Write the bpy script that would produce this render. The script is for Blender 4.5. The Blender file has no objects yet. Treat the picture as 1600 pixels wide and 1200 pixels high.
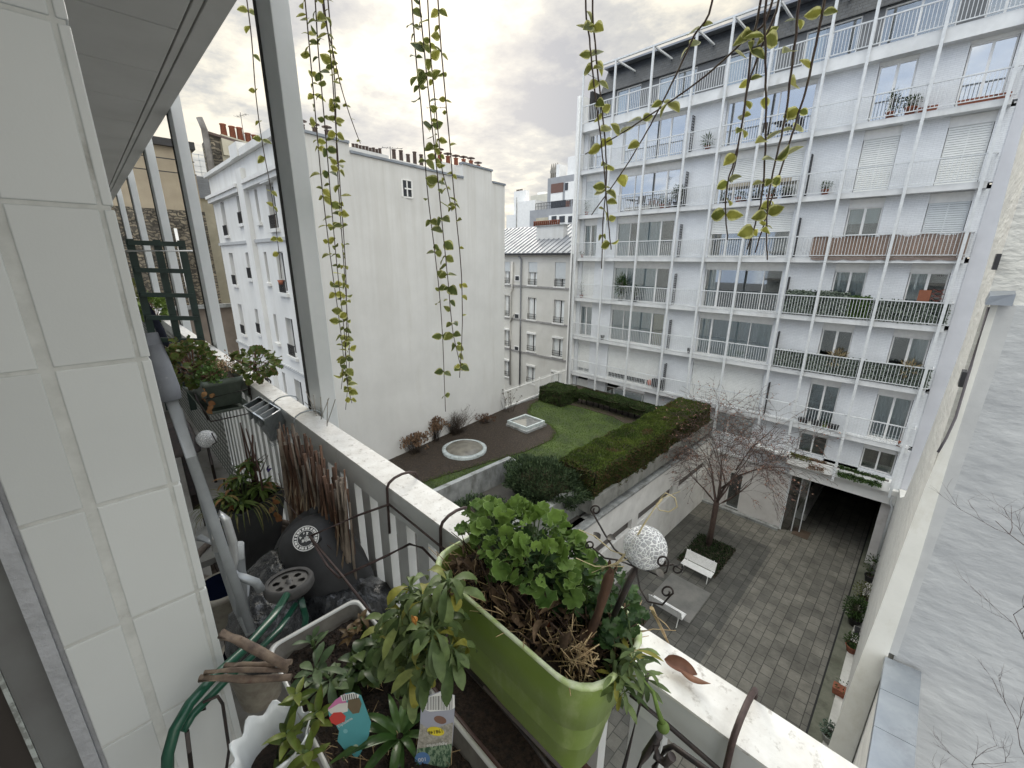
import bpy, math, random
from mathutils import Vector, Matrix, noise as mnoise
random.seed(7)
R = math.radians
scene = bpy.context.scene
# ------------------------------------------------------------ camera
F, PITCH, YAW, ROLL = 654.61, 0.28646, 0.78720, 0.00705
cam_d = bpy.data.cameras.new("camera"); cam = bpy.data.objects.new("camera", cam_d)
scene.collection.objects.link(cam); scene.camera = cam
cam_d.sensor_width = 36; cam_d.lens = F/1600*36; cam_d.clip_start = 0.02; cam_d.clip_end = 2000
fw = Vector((-math.sin(YAW)*math.cos(PITCH), math.cos(YAW)*math.cos(PITCH), -math.sin(PITCH)))
rt = Vector((math.cos(YAW), math.sin(YAW), 0)); up = rt.cross(fw)
c_, s_ = math.cos(ROLL), math.sin(ROLL)
r2_ = rt*c_+up*s_; u2_ = up*c_-rt*s_
cam.matrix_world = Matrix(((r2_.x,u2_.x,-fw.x,0),(r2_.y,u2_.y,-fw.y,0),(r2_.z,u2_.z,-fw.z,0),(0,0,0,1)))
# ------------------------------------------------------------ world
world = bpy.data.worlds.new("World"); scene.world = world; world.use_nodes = True
wn, wl = world.node_tree.nodes, world.node_tree.links
for n in list(wn): wn.remove(n)
SUN_EL, SUN_AZ = R(25), math.atan2(-1.31, 1.0)      # azimuth from +Y towards +X
wo = wn.new('ShaderNodeOutputWorld'); bg = wn.new('ShaderNodeBackground')
sky = wn.new('ShaderNodeTexSky'); sky.sky_type = 'NISHITA'; sky.sun_disc = False
sky.sun_elevation = SUN_EL; sky.sun_rotation = SUN_AZ
tc = wn.new('ShaderNodeTexCoord'); sep = wn.new('ShaderNodeSeparateXYZ')
wl.new(tc.outputs['Generated'], sep.inputs[0])
def wmath(op, a, b=None, c=None, clamp=False):
    n = wn.new('ShaderNodeMath'); n.operation = op; n.use_clamp = clamp
    for i, v in enumerate((a, b, c)):
        if v is None: continue
        if isinstance(v, (int, float)): n.inputs[i].default_value = v
        else: wl.new(v, n.inputs[i])
    return n.outputs[0]
# project direction on a cloud layer
zz = wmath('ADD', wmath('MAXIMUM', sep.outputs[2], 0.0), 0.16)
cx = wmath('DIVIDE', sep.outputs[0], zz); cy = wmath('DIVIDE', sep.outputs[1], zz)
cmb = wn.new('ShaderNodeCombineXYZ'); wl.new(cx, cmb.inputs[0]); wl.new(cy, cmb.inputs[1])
n1 = wn.new('ShaderNodeTexNoise'); n1.inputs['Scale'].default_value = 0.85; n1.inputs['Detail'].default_value = 9; n1.inputs['Roughness'].default_value = .58
n2 = wn.new('ShaderNodeTexNoise'); n2.inputs['Scale'].default_value = 2.6; n2.inputs['Detail'].default_value = 8; n2.inputs['Roughness'].default_value = .6
wl.new(cmb.outputs[0], n1.inputs['Vector']); wl.new(cmb.outputs[0], n2.inputs['Vector'])
nn = wmath('ADD', wmath('MULTIPLY', n1.outputs['Fac'], .62), wmath('MULTIPLY', n2.outputs['Fac'], .38))
ramp = wn.new('ShaderNodeValToRGB'); wl.new(nn, ramp.inputs[0])
e = ramp.color_ramp.elements
e[0].position = .435; e[0].color = (.42, .43, .455, 1)
e[1].position = .565; e[1].color = (1.20, 1.10, .88, 1)
m_ = e.new(.50); m_.color = (.66, .645, .60, 1)
# glow round the veiled sun
sd = Vector((math.sin(SUN_AZ)*math.cos(SUN_EL), math.cos(SUN_AZ)*math.cos(SUN_EL), math.sin(SUN_EL)))
dot = wn.new('ShaderNodeVectorMath'); dot.operation = 'DOT_PRODUCT'; wl.new(tc.outputs['Generated'], dot.inputs[0]); dot.inputs[1].default_value = sd
glow = wmath('POWER', wmath('MAXIMUM', dot.outputs['Value'], 0.0), 9.0)
glow = wmath('MULTIPLY', glow, .38)
zmr = wn.new('ShaderNodeMapRange'); zmr.interpolation_type = 'SMOOTHSTEP'; zmr.inputs[1].default_value = .42; zmr.inputs[2].default_value = .85; wl.new(sep.outputs[2], zmr.inputs[0]); zen = zmr.outputs[0]
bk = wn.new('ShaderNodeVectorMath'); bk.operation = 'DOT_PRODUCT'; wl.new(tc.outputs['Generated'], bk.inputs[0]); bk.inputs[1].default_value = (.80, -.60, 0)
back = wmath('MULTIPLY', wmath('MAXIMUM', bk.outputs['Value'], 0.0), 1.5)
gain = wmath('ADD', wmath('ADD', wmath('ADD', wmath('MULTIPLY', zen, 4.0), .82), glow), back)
# behind the camera (towards -Y, +X) extra sky brightness is added to light the near tiles
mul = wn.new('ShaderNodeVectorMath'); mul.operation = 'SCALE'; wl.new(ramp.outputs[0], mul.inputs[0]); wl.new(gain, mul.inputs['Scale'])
skys = wn.new('ShaderNodeVectorMath'); skys.operation = 'SCALE'; wl.new(sky.outputs[0], skys.inputs[0]); skys.inputs['Scale'].default_value = .10
mixw = wn.new('ShaderNodeMix'); mixw.data_type = 'RGBA'; mixw.inputs[0].default_value = .85
wl.new(skys.outputs[0], mixw.inputs[6]); wl.new(mul.outputs[0], mixw.inputs[7])
tint = wn.new('ShaderNodeMix'); tint.data_type = 'RGBA'; tint.inputs[6].default_value = (1,1,1,1); tint.inputs[7].default_value = (.92,.98,1.07,1); wl.new(zen, tint.inputs[0])
tm = wn.new('ShaderNodeMix'); tm.data_type = 'RGBA'; tm.blend_type = 'MULTIPLY'; tm.inputs[0].default_value = 1; wl.new(mixw.outputs[2], tm.inputs[6]); wl.new(tint.outputs[2], tm.inputs[7])
bl = wn.new('ShaderNodeMapRange'); bl.interpolation_type = 'SMOOTHSTEP'; bl.inputs[1].default_value = -.15; bl.inputs[2].default_value = -.75; bl.inputs[4].default_value = .42; wl.new(sep.outputs[1], bl.inputs[0])
bm = wn.new('ShaderNodeMix'); bm.data_type = 'RGBA'; wl.new(bl.outputs[0], bm.inputs[0]); wl.new(tm.outputs[2], bm.inputs[6]); bm.inputs[7].default_value = (1.12,1.42,1.92,1)
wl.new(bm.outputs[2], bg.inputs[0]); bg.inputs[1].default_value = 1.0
wl.new(bg.outputs[0], wo.inputs[0])
# ------------------------------------------------------------ sun
sl = bpy.data.lights.new("sun", 'SUN'); sl.energy = 1.0; sl.angle = R(14); sl.color = (1, .95, .87)
so = bpy.data.objects.new("sun", sl); scene.collection.objects.link(so)
so.rotation_euler = (-sd).to_track_quat('-Z', 'Y').to_euler()
scene.view_settings.view_transform = 'Standard'; scene.view_settings.look = 'None'
scene.view_settings.exposure = 0.05; scene.view_settings.gamma = 1

# ------------------------------------------------------------ helpers
def ray(px, py):
    return r2_*((px-800)/F) + u2_*(-(py-600)/F) + fw
def onY(px, py, D): d = ray(px, py); return d*(D/d.y)
def onX(px, py, D): d = ray(px, py); return d*(D/d.x)
def onZ(px, py, D): d = ray(px, py); return d*(D/d.z)
col = scene.collection
def setp(o, label=None, cat=None, group=None, kind=None):
    if label: o['label'] = label
    if cat: o['category'] = cat
    if group: o['group'] = group
    if kind: o['kind'] = kind
    return o
def thing(name, label, cat, loc=(0,0,0), group=None, rz=0.0):
    o = bpy.data.objects.new(name, None); col.objects.link(o)
    o.location = loc; o.rotation_euler[2] = rz; o.empty_display_size = .2
    return setp(o, label, cat, group)
def wpos(o):
    p = Vector(o.location)
    while o.parent: o = o.parent; p += Vector(o.location)
    return p
def copy_thing(o, loc, label=None, rz=None, scale=None):
    c = o.copy(); col.objects.link(c); c.location = loc
    if rz is not None: c.rotation_euler[2] = rz
    if scale: c.scale = scale
    if label: c['label'] = label
    def rec(a, b):
        for ch in list(a.children):
            d = ch.copy(); col.objects.link(d); d.parent = b; rec(ch, d)
    rec(o, c); return c
def frame_of(d):
    d = Vector(d).normalized()
    a = Vector((0,0,1)) if abs(d.z) < .93 else Vector((1,0,0))
    u = d.cross(a).normalized(); return d, u, u.cross(d).normalized()
class MB:
    def __init__(s): s.v = []; s.f = []; s.c = []; s.mi = []; s.m = 0; s.smooth = []; s.cc = (0.5, 0, 0)
    def vert(s, p, c=None):
        s.v.append(tuple(p)); s.c.append(c or s.cc); return len(s.v)-1
    def face(s, idx, smooth=False): s.f.append(tuple(idx)); s.mi.append(s.m); s.smooth.append(smooth)
    def poly(s, pts, smooth=False): s.face([s.vert(p) for p in pts], smooth)
    def box(s, x0, x1, y0, y1, z0, z1):
        if x0 > x1: x0, x1 = x1, x0
        if y0 > y1: y0, y1 = y1, y0
        if z0 > z1: z0, z1 = z1, z0
        i = len(s.v)
        for z in (z0, z1):
            for x, y in ((x0,y0),(x1,y0),(x1,y1),(x0,y1)): s.vert((x,y,z))
        for q in ((0,3,2,1),(4,5,6,7),(0,1,5,4),(1,2,6,5),(2,3,7,6),(3,0,4,7)): s.face([i+k for k in q])
        return s
    def hexa(s, lo, hi):
        i = len(s.v)
        for p in list(lo)+list(hi): s.vert(p)
        n = len(lo)
        s.face([i+k for k in range(n-1,-1,-1)]); s.face([i+n+k for k in range(n)])
        for k in range(n): s.face([i+k, i+(k+1)%n, i+n+(k+1)%n, i+n+k])
        return s
    def bar(s, a, b, w, h, upv=None):
        a, b = Vector(a), Vector(b); d = (b-a).normalized()
        if upv is None: _, u, v = frame_of(d)
        else: v = Vector(upv); u = d.cross(v).normalized(); v = u.cross(d).normalized()
        lo = [a+u*sx*w/2+v*sy*h/2 for sx, sy in ((-1,-1),(1,-1),(1,1),(-1,1))]
        return s.hexa(lo, [p+(b-a) for p in lo])
    def tube(s, pts, r, n=6, cap=True, smooth=True):
        pts = [Vector(p) for p in pts]
        if len(pts) < 2: return s
        rs = r if isinstance(r, (list, tuple)) else [r]*len(pts)
        rings = []; u = None
        for k, p in enumerate(pts):
            d = (pts[min(k+1, len(pts)-1)]-pts[max(k-1, 0)])
            if d.length < 1e-9: d = Vector((0,0,1))
            d.normalize()
            if u is None: _, u, v = frame_of(d)
            else:
                u = u-d*u.dot(d)
                if u.length < 1e-6: _, u, v = frame_of(d)
                u.normalize(); v = d.cross(u)
            rings.append([s.vert(p+(u*math.cos(2*math.pi*j/n)+v*math.sin(2*math.pi*j/n))*rs[k]) for j in range(n)])
        for a, b in zip(rings, rings[1:]):
            for j in range(n): s.face([a[j], a[(j+1)%n], b[(j+1)%n], b[j]], smooth)
        if cap: s.face(rings[0][::-1]); s.face(rings[-1])
        return s
    def lathe(s, c, prof, n=24, smooth=True, sx=1, sy=1, axis=None, cap=False):
        c = Vector(c)
        if axis is None: d, u, v = Vector((0,0,1)), Vector((1,0,0)), Vector((0,1,0))
        else: d, u, v = frame_of(axis)
        rings = [[s.vert(c+d*z+u*(math.cos(2*math.pi*j/n)*r*sx)+v*(math.sin(2*math.pi*j/n)*r*sy)) for j in range(n)] for r, z in prof]
        for a, b in zip(rings, rings[1:]):
            for j in range(n): s.face([a[j], a[(j+1)%n], b[(j+1)%n], b[j]], smooth)
        if cap: s.face(rings[0][::-1]); s.face(rings[-1])
        return s
    def sphere(s, c, r, n=16, m=10, sc=(1,1,1)):
        prof = []
        c = Vector(c)
        rings = [[s.vert(c+Vector((math.cos(2*math.pi*j/n)*math.sin(math.pi*k/m)*r*sc[0], math.sin(2*math.pi*j/n)*math.sin(math.pi*k/m)*r*sc[1], -math.cos(math.pi*k/m)*r*sc[2]))) for j in range(n)] for k in range(m+1)]
        for a, b in zip(rings, rings[1:]):
            for j in range(n): s.face([a[j], a[(j+1)%n], b[(j+1)%n], b[j]], True)
        return s
    def leaf(s, p, d, nrm, L, W, curl=.25, fold=.15, kind='ovate', rnd=None, seg=4):
        """one leaf blade from p along d; colour attribute = (random, edge, along)"""
        p = Vector(p); d = Vector(d).normalized(); nrm = Vector(nrm); nrm = (nrm-d*nrm.dot(d))
        if nrm.length < 1e-4: nrm = frame_of(d)[2]
        nrm.normalize(); sd_ = d.cross(nrm)
        rnd = random.random() if rnd is None else rnd
        if kind == 'round':            # scalloped, lobed leaf like a geranium
            k = 26; kin = 13; ctr = p+d*L*.40; c0 = s.vert(ctr-nrm*L*.10, (rnd, 0, 0)); ring = []; inn = []
            ph = rnd*17
            def P_(a, q, amp):
                rr = L*.52*q; w = p+d*L*.40+d*math.cos(a)*rr+sd_*math.sin(a)*rr*W/L
                return w+nrm*(amp*L*(.16*math.sin(a*2+ph)+.10*math.sin(a*5+ph*2))+(q*q-.6)*L*.10*curl*2)
            for j in range(kin):
                a = -math.pi+.22+(2*math.pi-.44)*j/(kin-1); inn.append(s.vert(P_(a,.58,.45*curl*2), (rnd, .35, 0)))
            for j in range(k):
                a = -math.pi+.22+(2*math.pi-.44)*j/(k-1); q = (1+.10*math.cos(a*7)+(.055 if j % 2 else -.055))*(1-.14*max(0,-math.cos(a)))
                ring.append(s.vert(P_(a,q,curl*2), (rnd, 1, 0)))
            for j in range(kin-1):
                s.face([c0, inn[j], inn[j+1]], True)
                o0, o1, o2 = ring[2*j], ring[2*j+1], ring[2*j+2] if 2*j+2 < k else ring[-1]
                s.face([inn[j], o0, o1], True); s.face([inn[j], o1, inn[j+1]], True); s.face([inn[j+1], o1, o2], True)
            return s
        if seg == 1:
            a = s.vert(p, (rnd,0,0)); b = s.vert(p+d*L*.45-sd_*W/2, (rnd,1,.5)); c = s.vert(p+d*L-nrm*L*.1, (rnd,1,1)); e = s.vert(p+d*L*.45+sd_*W/2, (rnd,1,.5))
            s.face([a,b,c,e]); return s
        prof = {'ovate': lambda t: math.sin(math.pi*t**.72)**.85, 'strap': lambda t: (1-t**3)*(.55+.45*math.sin(math.pi*min(1,t*1.3))),
                'spoon': lambda t: .16+.84*math.sin(math.pi*max(0,(t-.18)/.82)**1.15) if t > .18 else .16, 'lance': lambda t: math.sin(math.pi*t**.9)}[kind]
        prev = None; pos = p.copy(); dd = d.copy()
        for k in range(seg+1):
            t = k/seg; w = max(.02, prof(t)) * W/2 if 0 < t < 1 or kind in('strap','spoon') else W*.03
            if t == 1: w = W*.04
            nn_ = sd_.cross(dd).normalized()*1.0
            l = s.vert(pos-sd_*w+nn_*(fold*w), (rnd, 1, t)); m = s.vert(pos, (rnd, 0, t)); r_ = s.vert(pos+sd_*w+nn_*(fold*w), (rnd, 1, t))
            if prev:
                s.face([prev[0], prev[1], m, l], True); s.face([prev[1], prev[2], r_, m], True)
            prev = (l, m, r_)
            pos = pos+dd*(L/seg); dd = (dd-nn_*(curl/seg*2.2)).normalized() if True else dd
        return s
    def build(s, name, mats, parent=None, label=None, cat=None, group=None, kind=None, origin=None, bevel=0):
        if parent is not None: off = wpos(parent)
        elif origin is not None: off = Vector(origin)
        else:
            xs = [p[0] for p in s.v]; ys = [p[1] for p in s.v]; zs = [p[2] for p in s.v]
            off = Vector(((min(xs)+max(xs))/2, (min(ys)+max(ys))/2, min(zs)))
        me = bpy.data.meshes.new(name)
        me.from_pydata([(p[0]-off.x, p[1]-off.y, p[2]-off.z) for p in s.v], [], s.f)
        if not isinstance(mats, (list, tuple)): mats = [mats]
        for m in mats: me.materials.append(m)
        me.polygons.foreach_set('material_index', s.mi)
        me.polygons.foreach_set('use_smooth', s.smooth)
        ca = me.color_attributes.new('Col', 'FLOAT_COLOR', 'POINT')
        flat = []
        for c in s.c: flat += [c[0], c[1], c[2], 1.0]
        ca.data.foreach_set('color', flat)
        me.update()
        o = bpy.data.objects.new(name, me); col.objects.link(o)
        if parent is not None: o.parent = parent
        else: o.location = off
        if bevel:
            b = o.modifiers.new('bevel', 'BEVEL'); b.width = bevel; b.segments = 2; b.limit_method = 'ANGLE'
        return setp(o, label, cat, group, kind)
# ------------------------------------------------------------ materials
def M_(name, c1, c2=None, rough=.75, scale=4., bump=0., bscale=None, metal=0., spec=.5, detail=6, stretch=(1,1,1), contrast=(.35,.65), stain=None, trans=0, coat=0, bdist=.02):
    m = bpy.data.materials.new(name); m.use_nodes = True; N = m.node_tree.nodes; L = m.node_tree.links
    b = N['Principled BSDF']; b.inputs['Roughness'].default_value = rough; b.inputs['Metallic'].default_value = metal
    b.inputs['Specular IOR Level'].default_value = spec
    if coat: b.inputs['Coat Weight'].default_value = coat
    if trans: b.inputs['Transmission Weight'].default_value = trans
    g = N.new('ShaderNodeNewGeometry'); mp = N.new('ShaderNodeMapping'); mp.inputs['Scale'].default_value = stretch
    L.new(g.outputs['Position'], mp.inputs[0])
    c2 = c2 or tuple(x*.85 for x in c1)
    nz = N.new('ShaderNodeTexNoise'); nz.inputs['Scale'].default_value = scale; nz.inputs['Detail'].default_value = detail; nz.inputs['Roughness'].default_value = .62
    L.new(mp.outputs[0], nz.inputs['Vector'])
    rp = N.new('ShaderNodeValToRGB'); rp.color_ramp.elements[0].position = contrast[0]; rp.color_ramp.elements[1].position = contrast[1]
    rp.color_ramp.elements[0].color = (*c2, 1); rp.color_ramp.elements[1].color = (*c1, 1)
    L.new(nz.outputs['Fac'], rp.inputs[0]); out = rp.outputs[0]
    if stain:      # (colour, scale, threshold, amount, stretch)
        sc, ss, th, am, st = stain
        mp2 = N.new('ShaderNodeMapping'); mp2.inputs['Scale'].default_value = st; L.new(g.outputs['Position'], mp2.inputs[0])
        n3 = N.new('ShaderNodeTexNoise'); n3.inputs['Scale'].default_value = ss; n3.inputs['Detail'].default_value = 8; n3.inputs['Roughness'].default_value = .7
        L.new(mp2.outputs[0], n3.inputs['Vector'])
        mr = N.new('ShaderNodeMapRange'); mr.inputs[1].default_value = th; mr.inputs[2].default_value = th+.12; mr.inputs[4].default_value = am
        L.new(n3.outputs['Fac'], mr.inputs[0])
        mx = N.new('ShaderNodeMix'); mx.data_type = 'RGBA'; L.new(mr.outputs[0], mx.inputs[0]); L.new(out, mx.inputs[6]); mx.inputs[7].default_value = (*sc, 1); out = mx.outputs[2]
    L.new(out, b.inputs['Base Color'])
    if bump:
        n4 = N.new('ShaderNodeTexNoise'); n4.inputs['Scale'].default_value = bscale or scale*4; n4.inputs['Detail'].default_value = 6
        L.new(mp.outputs[0], n4.inputs['Vector'])
        bp = N.new('ShaderNodeBump'); bp.inputs['Strength'].default_value = bump; bp.inputs['Distance'].default_value = bdist
        L.new(n4.outputs['Fac'], bp.inputs['Height']); L.new(bp.outputs[0], b.inputs['Normal'])
    return m
def brick_mat(name, c1, c2, mortar, axes, w, h, msize=.01, rough=.8, bump=.4, offset=.5, mscale=1, noise_amt=.0, bdist=.01, bias=0, stain=None, warp=0, msmooth=.1):
    m = bpy.data.materials.new(name); m.use_nodes = True; N = m.node_tree.nodes; L = m.node_tree.links
    b = N['Principled BSDF']; b.inputs['Roughness'].default_value = rough
    g = N.new('ShaderNodeNewGeometry'); sp = N.new('ShaderNodeSeparateXYZ'); L.new(g.outputs['Position'], sp.inputs[0])
    cb = N.new('ShaderNodeCombineXYZ'); L.new(sp.outputs[axes[0]], cb.inputs[0]); L.new(sp.outputs[axes[1]], cb.inputs[1])
    vec = cb.outputs[0]
    if warp:
        nw = N.new('ShaderNodeTexNoise'); nw.inputs['Scale'].default_value = 2.2; L.new(g.outputs['Position'], nw.inputs['Vector'])
        ad = N.new('ShaderNodeMixRGB'); ad.blend_type = 'ADD'; ad.inputs[0].default_value = warp; L.new(cb.outputs[0], ad.inputs[1]); L.new(nw.outputs['Color'], ad.inputs[2]); vec = ad.outputs[0]
    bt = N.new('ShaderNodeTexBrick'); L.new(vec, bt.inputs['Vector'])
    bt.inputs['Color1'].default_value = (*c1, 1); bt.inputs['Color2'].default_value = (*c2, 1); bt.inputs['Mortar'].default_value = (*mortar, 1)
    bt.inputs['Scale'].default_value = 1; bt.inputs['Brick Width'].default_value = w; bt.inputs['Row Height'].default_value = h
    bt.inputs['Mortar Size'].default_value = msize; bt.offset = offset; bt.inputs['Bias'].default_value = bias; bt.inputs['Mortar Smooth'].default_value = msmooth
    nz = N.new('ShaderNodeTexNoise'); nz.inputs['Scale'].default_value = 1.3; nz.inputs['Detail'].default_value = 9; nz.inputs['Roughness'].default_value = .68; L.new(g.outputs['Position'], nz.inputs['Vector'])
    mr = N.new('ShaderNodeMapRange'); mr.inputs[1].default_value = .3; mr.inputs[2].default_value = .7; mr.inputs[3].default_value = 1-noise_amt; mr.inputs[4].default_value = 1+noise_amt*.6; L.new(nz.outputs['Fac'], mr.inputs[0])
    ml = N.new('ShaderNodeMixRGB'); ml.blend_type = 'MULTIPLY'; ml.inputs[0].default_value = 1; L.new(bt.outputs['Color'], ml.inputs[1]); L.new(mr.outputs[0], ml.inputs[2])
    out = ml.outputs[0]
    if stain:
        sc, ss, th, am = stain
        n3 = N.new('ShaderNodeTexNoise'); n3.inputs['Scale'].default_value = ss; n3.inputs['Detail'].default_value = 8; n3.inputs['Roughness'].default_value = .7; L.new(g.outputs['Position'], n3.inputs['Vector'])
        mr2 = N.new('ShaderNodeMapRange'); mr2.inputs[1].default_value = th; mr2.inputs[2].default_value = th+.15; mr2.inputs[4].default_value = am; L.new(n3.outputs['Fac'], mr2.inputs[0])
        mx = N.new('ShaderNodeMix'); mx.data_type = 'RGBA'; L.new(mr2.outputs[0], mx.inputs[0]); L.new(out, mx.inputs[6]); mx.inputs[7].default_value = (*sc, 1); out = mx.outputs[2]
    L.new(out, b.inputs['Base Color'])
    if bump:
        n5 = N.new('ShaderNodeTexNoise'); n5.inputs['Scale'].default_value = 40; L.new(g.outputs['Position'], n5.inputs['Vector'])
        iv = N.new('ShaderNodeMath'); iv.operation = 'MULTIPLY_ADD'; L.new(bt.outputs['Fac'], iv.inputs[0]); iv.inputs[1].default_value = -1; L.new(n5.outputs['Fac'], iv.inputs[2])
        bp = N.new('ShaderNodeBump'); bp.inputs['Strength'].default_value = bump; bp.inputs['Distance'].default_value = bdist
        L.new(iv.outputs[0], bp.inputs['Height']); L.new(bp.outputs[0], b.inputs['Normal'])
    return m
def leafmat(name, ca, cb, edge=None, rough=.5, transl=.25, edge_at=.75, nscale=60, dead=None):
    """colour varies per leaf (attribute r), optional pale margin (attribute g)"""
    m = bpy.data.materials.new(name); m.use_nodes = True; N = m.node_tree.nodes; L = m.node_tree.links
    b = N['Principled BSDF']; b.inputs['Roughness'].default_value = rough; b.inputs['Specular IOR Level'].default_value = .25
    at = N.new('ShaderNodeAttribute'); at.attribute_name = 'Col'; sp = N.new('ShaderNodeSeparateColor'); L.new(at.outputs['Color'], sp.inputs[0])
    rp = N.new('ShaderNodeValToRGB'); rp.color_ramp.elements[0].color = (*ca, 1); rp.color_ramp.elements[1].color = (*cb, 1)
    rp.color_ramp.elements[0].position = .05; rp.color_ramp.elements[1].position = .95
    if dead:
        rp.color_ramp.elements[1].position = .86
        q = rp.color_ramp.elements.new(.90); q.color = (*dead, 1)
    L.new(sp.outputs[0], rp.inputs[0]); out = rp.outputs[0]
    g = N.new('ShaderNodeNewGeometry'); nz = N.new('ShaderNodeTexNoise'); nz.inputs['Scale'].default_value = nscale; L.new(g.outputs['Position'], nz.inputs['Vector'])
    if edge:
        sm = N.new('ShaderNodeMath'); sm.operation = 'MULTIPLY_ADD'; L.new(nz.outputs['Fac'], sm.inputs[0]); sm.inputs[1].default_value = .5; L.new(sp.outputs[1], sm.inputs[2])
        mr = N.new('ShaderNodeMapRange'); mr.inputs[1].default_value = edge_at+.15; mr.inputs[2].default_value = edge_at+.33; L.new(sm.outputs[0], mr.inputs[0])
        mx = N.new('ShaderNodeMix'); mx.data_type = 'RGBA'; L.new(mr.outputs[0], mx.inputs[0]); L.new(out, mx.inputs[6]); mx.inputs[7].default_value = (*edge, 1); out = mx.outputs[2]
    mr3 = N.new('ShaderNodeMapRange'); mr3.inputs[1].default_value = .3; mr3.inputs[2].default_value = .7; mr3.inputs[3].default_value = .75; mr3.inputs[4].default_value = 1.2; L.new(nz.outputs['Fac'], mr3.inputs[0])
    ml = N.new('ShaderNodeMixRGB'); ml.blend_type = 'MULTIPLY'; ml.inputs[0].default_value = 1; L.new(out, ml.inputs[1]); L.new(mr3.outputs[0], ml.inputs[2])
    L.new(ml.outputs[0], b.inputs['Base Color'])
    if transl:
        tr = N.new('ShaderNodeBsdfTranslucent'); L.new(ml.outputs[0], tr.inputs[0]); ms = N.new('ShaderNodeMixShader'); ms.inputs[0].default_value = transl
        L.new(b.outputs[0], ms.inputs[1]); L.new(tr.outputs[0], ms.inputs[2]); L.new(ms.outputs[0], N['Material Output'].inputs[0])
    return m
def glassmat(name, tint, alpha=.25, rough=.02, ior=1.6):
    m = bpy.data.materials.new(name); m.use_nodes = True; N = m.node_tree.nodes; L = m.node_tree.links
    for n in list(N):
        if n.type != 'OUTPUT_MATERIAL': N.remove(n)
    out = [n for n in N if n.type == 'OUTPUT_MATERIAL'][0]
    gl = N.new('ShaderNodeBsdfGlossy'); gl.inputs['Roughness'].default_value = rough
    tr = N.new('ShaderNodeBsdfTransparent'); tr.inputs[0].default_value = (*tint, 1)
    fr = N.new('ShaderNodeFresnel'); fr.inputs[0].default_value = ior
    mr = N.new('ShaderNodeMapRange'); mr.inputs[3].default_value = alpha*.5; mr.inputs[4].default_value = 1; L.new(fr.outputs[0], mr.inputs[0])
    ms = N.new('ShaderNodeMixShader'); L.new(mr.outputs[0], ms.inputs[0]); L.new(tr.outputs[0], ms.inputs[1]); L.new(gl.outputs[0], ms.inputs[2]); L.new(ms.outputs[0], out.inputs[0])
    return m
G = -15.2      # courtyard level
LZ = -9.5      # garden terrace level
WHITE = M_('white_paint', (.80,.80,.79), (.72,.72,.71), rough=.55, scale=2, bump=.05)
FRAME = M_('window_frame_white', (.78,.78,.77), (.7,.7,.7), rough=.4, scale=6)
RAILW = M_('rail_paint', (.64,.66,.68), (.55,.57,.59), rough=.45, scale=8)
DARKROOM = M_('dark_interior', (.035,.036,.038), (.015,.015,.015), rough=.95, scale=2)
GLASS = glassmat('window_glass', (.86,.92,.94), alpha=.42)
GLASS2 = glassmat('sky_reflecting_glass', (.62,.70,.76), alpha=1.1)
CURT = M_('net_curtain', (.86,.88,.88), (.62,.65,.66), rough=.9, scale=7, stretch=(6,6,.4))
CURTY = M_('yellow_curtain', (.75,.60,.35), (.55,.43,.24), rough=.9, scale=7, stretch=(6,6,.4))
SHUT = M_('roller_shutter', (.74,.75,.74), (.68,.69,.68), rough=.5, scale=3)
SHUTG = M_('grey_roller_shutter', (.60,.63,.65), (.55,.58,.60), rough=.5, scale=3)
# ============================================================ GROUND
mb = MB(); mb.box(-400, 400, -300, 500, G-1.0, G-.02)
mb.build('ground', M_('asphalt_ground', (.09,.09,.09), (.06,.06,.06), scale=1), kind='structure')
PAVE = brick_mat('grey_paving', (.175,.165,.142), (.125,.119,.104), (.052,.049,.043), (1,0), .52, .40, msize=.014, offset=.37, noise_amt=.45, bump=.5, bdist=.012, stain=((.09,.087,.076), .5, .52, .4))
mb = MB(); mb.box(-8.4, -.22, 8, 34, G-.02, G); mb.build('paved_courtyard', PAVE, kind='structure')
mb = MB(); mb.box(-.16, .25, 8, 34, G-.02, G+.004); mb.build('concrete_strip', M_('mossy_concrete', (.16,.16,.125), (.10,.105,.075), scale=1.4, bump=.2, stain=((.07,.07,.05), 2, .5, .6, (1,1,1))), kind='structure')
mb = MB(); mb.box(-.22, -.16, 8, 34, G-.02, G-.012); mb.build('drain_channel', M_('black_drain', (.015,.015,.015)), kind='structure')
mb = MB(); mb.box(.25, .52, 8, 25.2, G-.02, G+.14); mb.build('white_kerb', M_('kerb_paint', (.62,.61,.58), (.42,.41,.38), scale=1.5, stain=((.3,.29,.26), 3, .5, .5, (1,1,1))), kind='structure')
mb = MB(); mb.box(-6.8, -4.85, 15.9, 18.35, G-.01, G+.014); mb.build('stone_slab_paving', M_('smooth_slab', (.17,.165,.155), (.11,.11,.105), scale=1.2, detail=9), kind='structure')
SOIL = M_('dark_soil', (.060,.042,.030), (.022,.016,.012), scale=14, bump=1, bscale=30, bdist=.04, rough=.95)
mb = MB(); mb.box(-7.05, -5.1, 19.5, 22.6, G-.01, G+.03); mb.build('tree_bed_soil', SOIL, kind='structure')
mb = MB(); mb.box(-7.6, -6.2, 12.2, 15.0, G-.01, G+.03); mb.build('planting_bed_soil', SOIL, kind='structure')
def scatter_tufts(mb, n, region, zf, L, W, lean=.5, kind='lance', seg=2):
    for i in range(n):
        p = region(); 
        if p is None: continue
        a = random.uniform(0, 6.283); ln = random.uniform(0, lean)
        d = Vector((math.cos(a)*ln, math.sin(a)*ln, 1))
        mb.leaf((p[0], p[1], zf(p)), d, (math.cos(a+1.57), math.sin(a+1.57), .3), L*random.uniform(.6,1.2), W, curl=.5, kind=kind, seg=seg)
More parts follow.
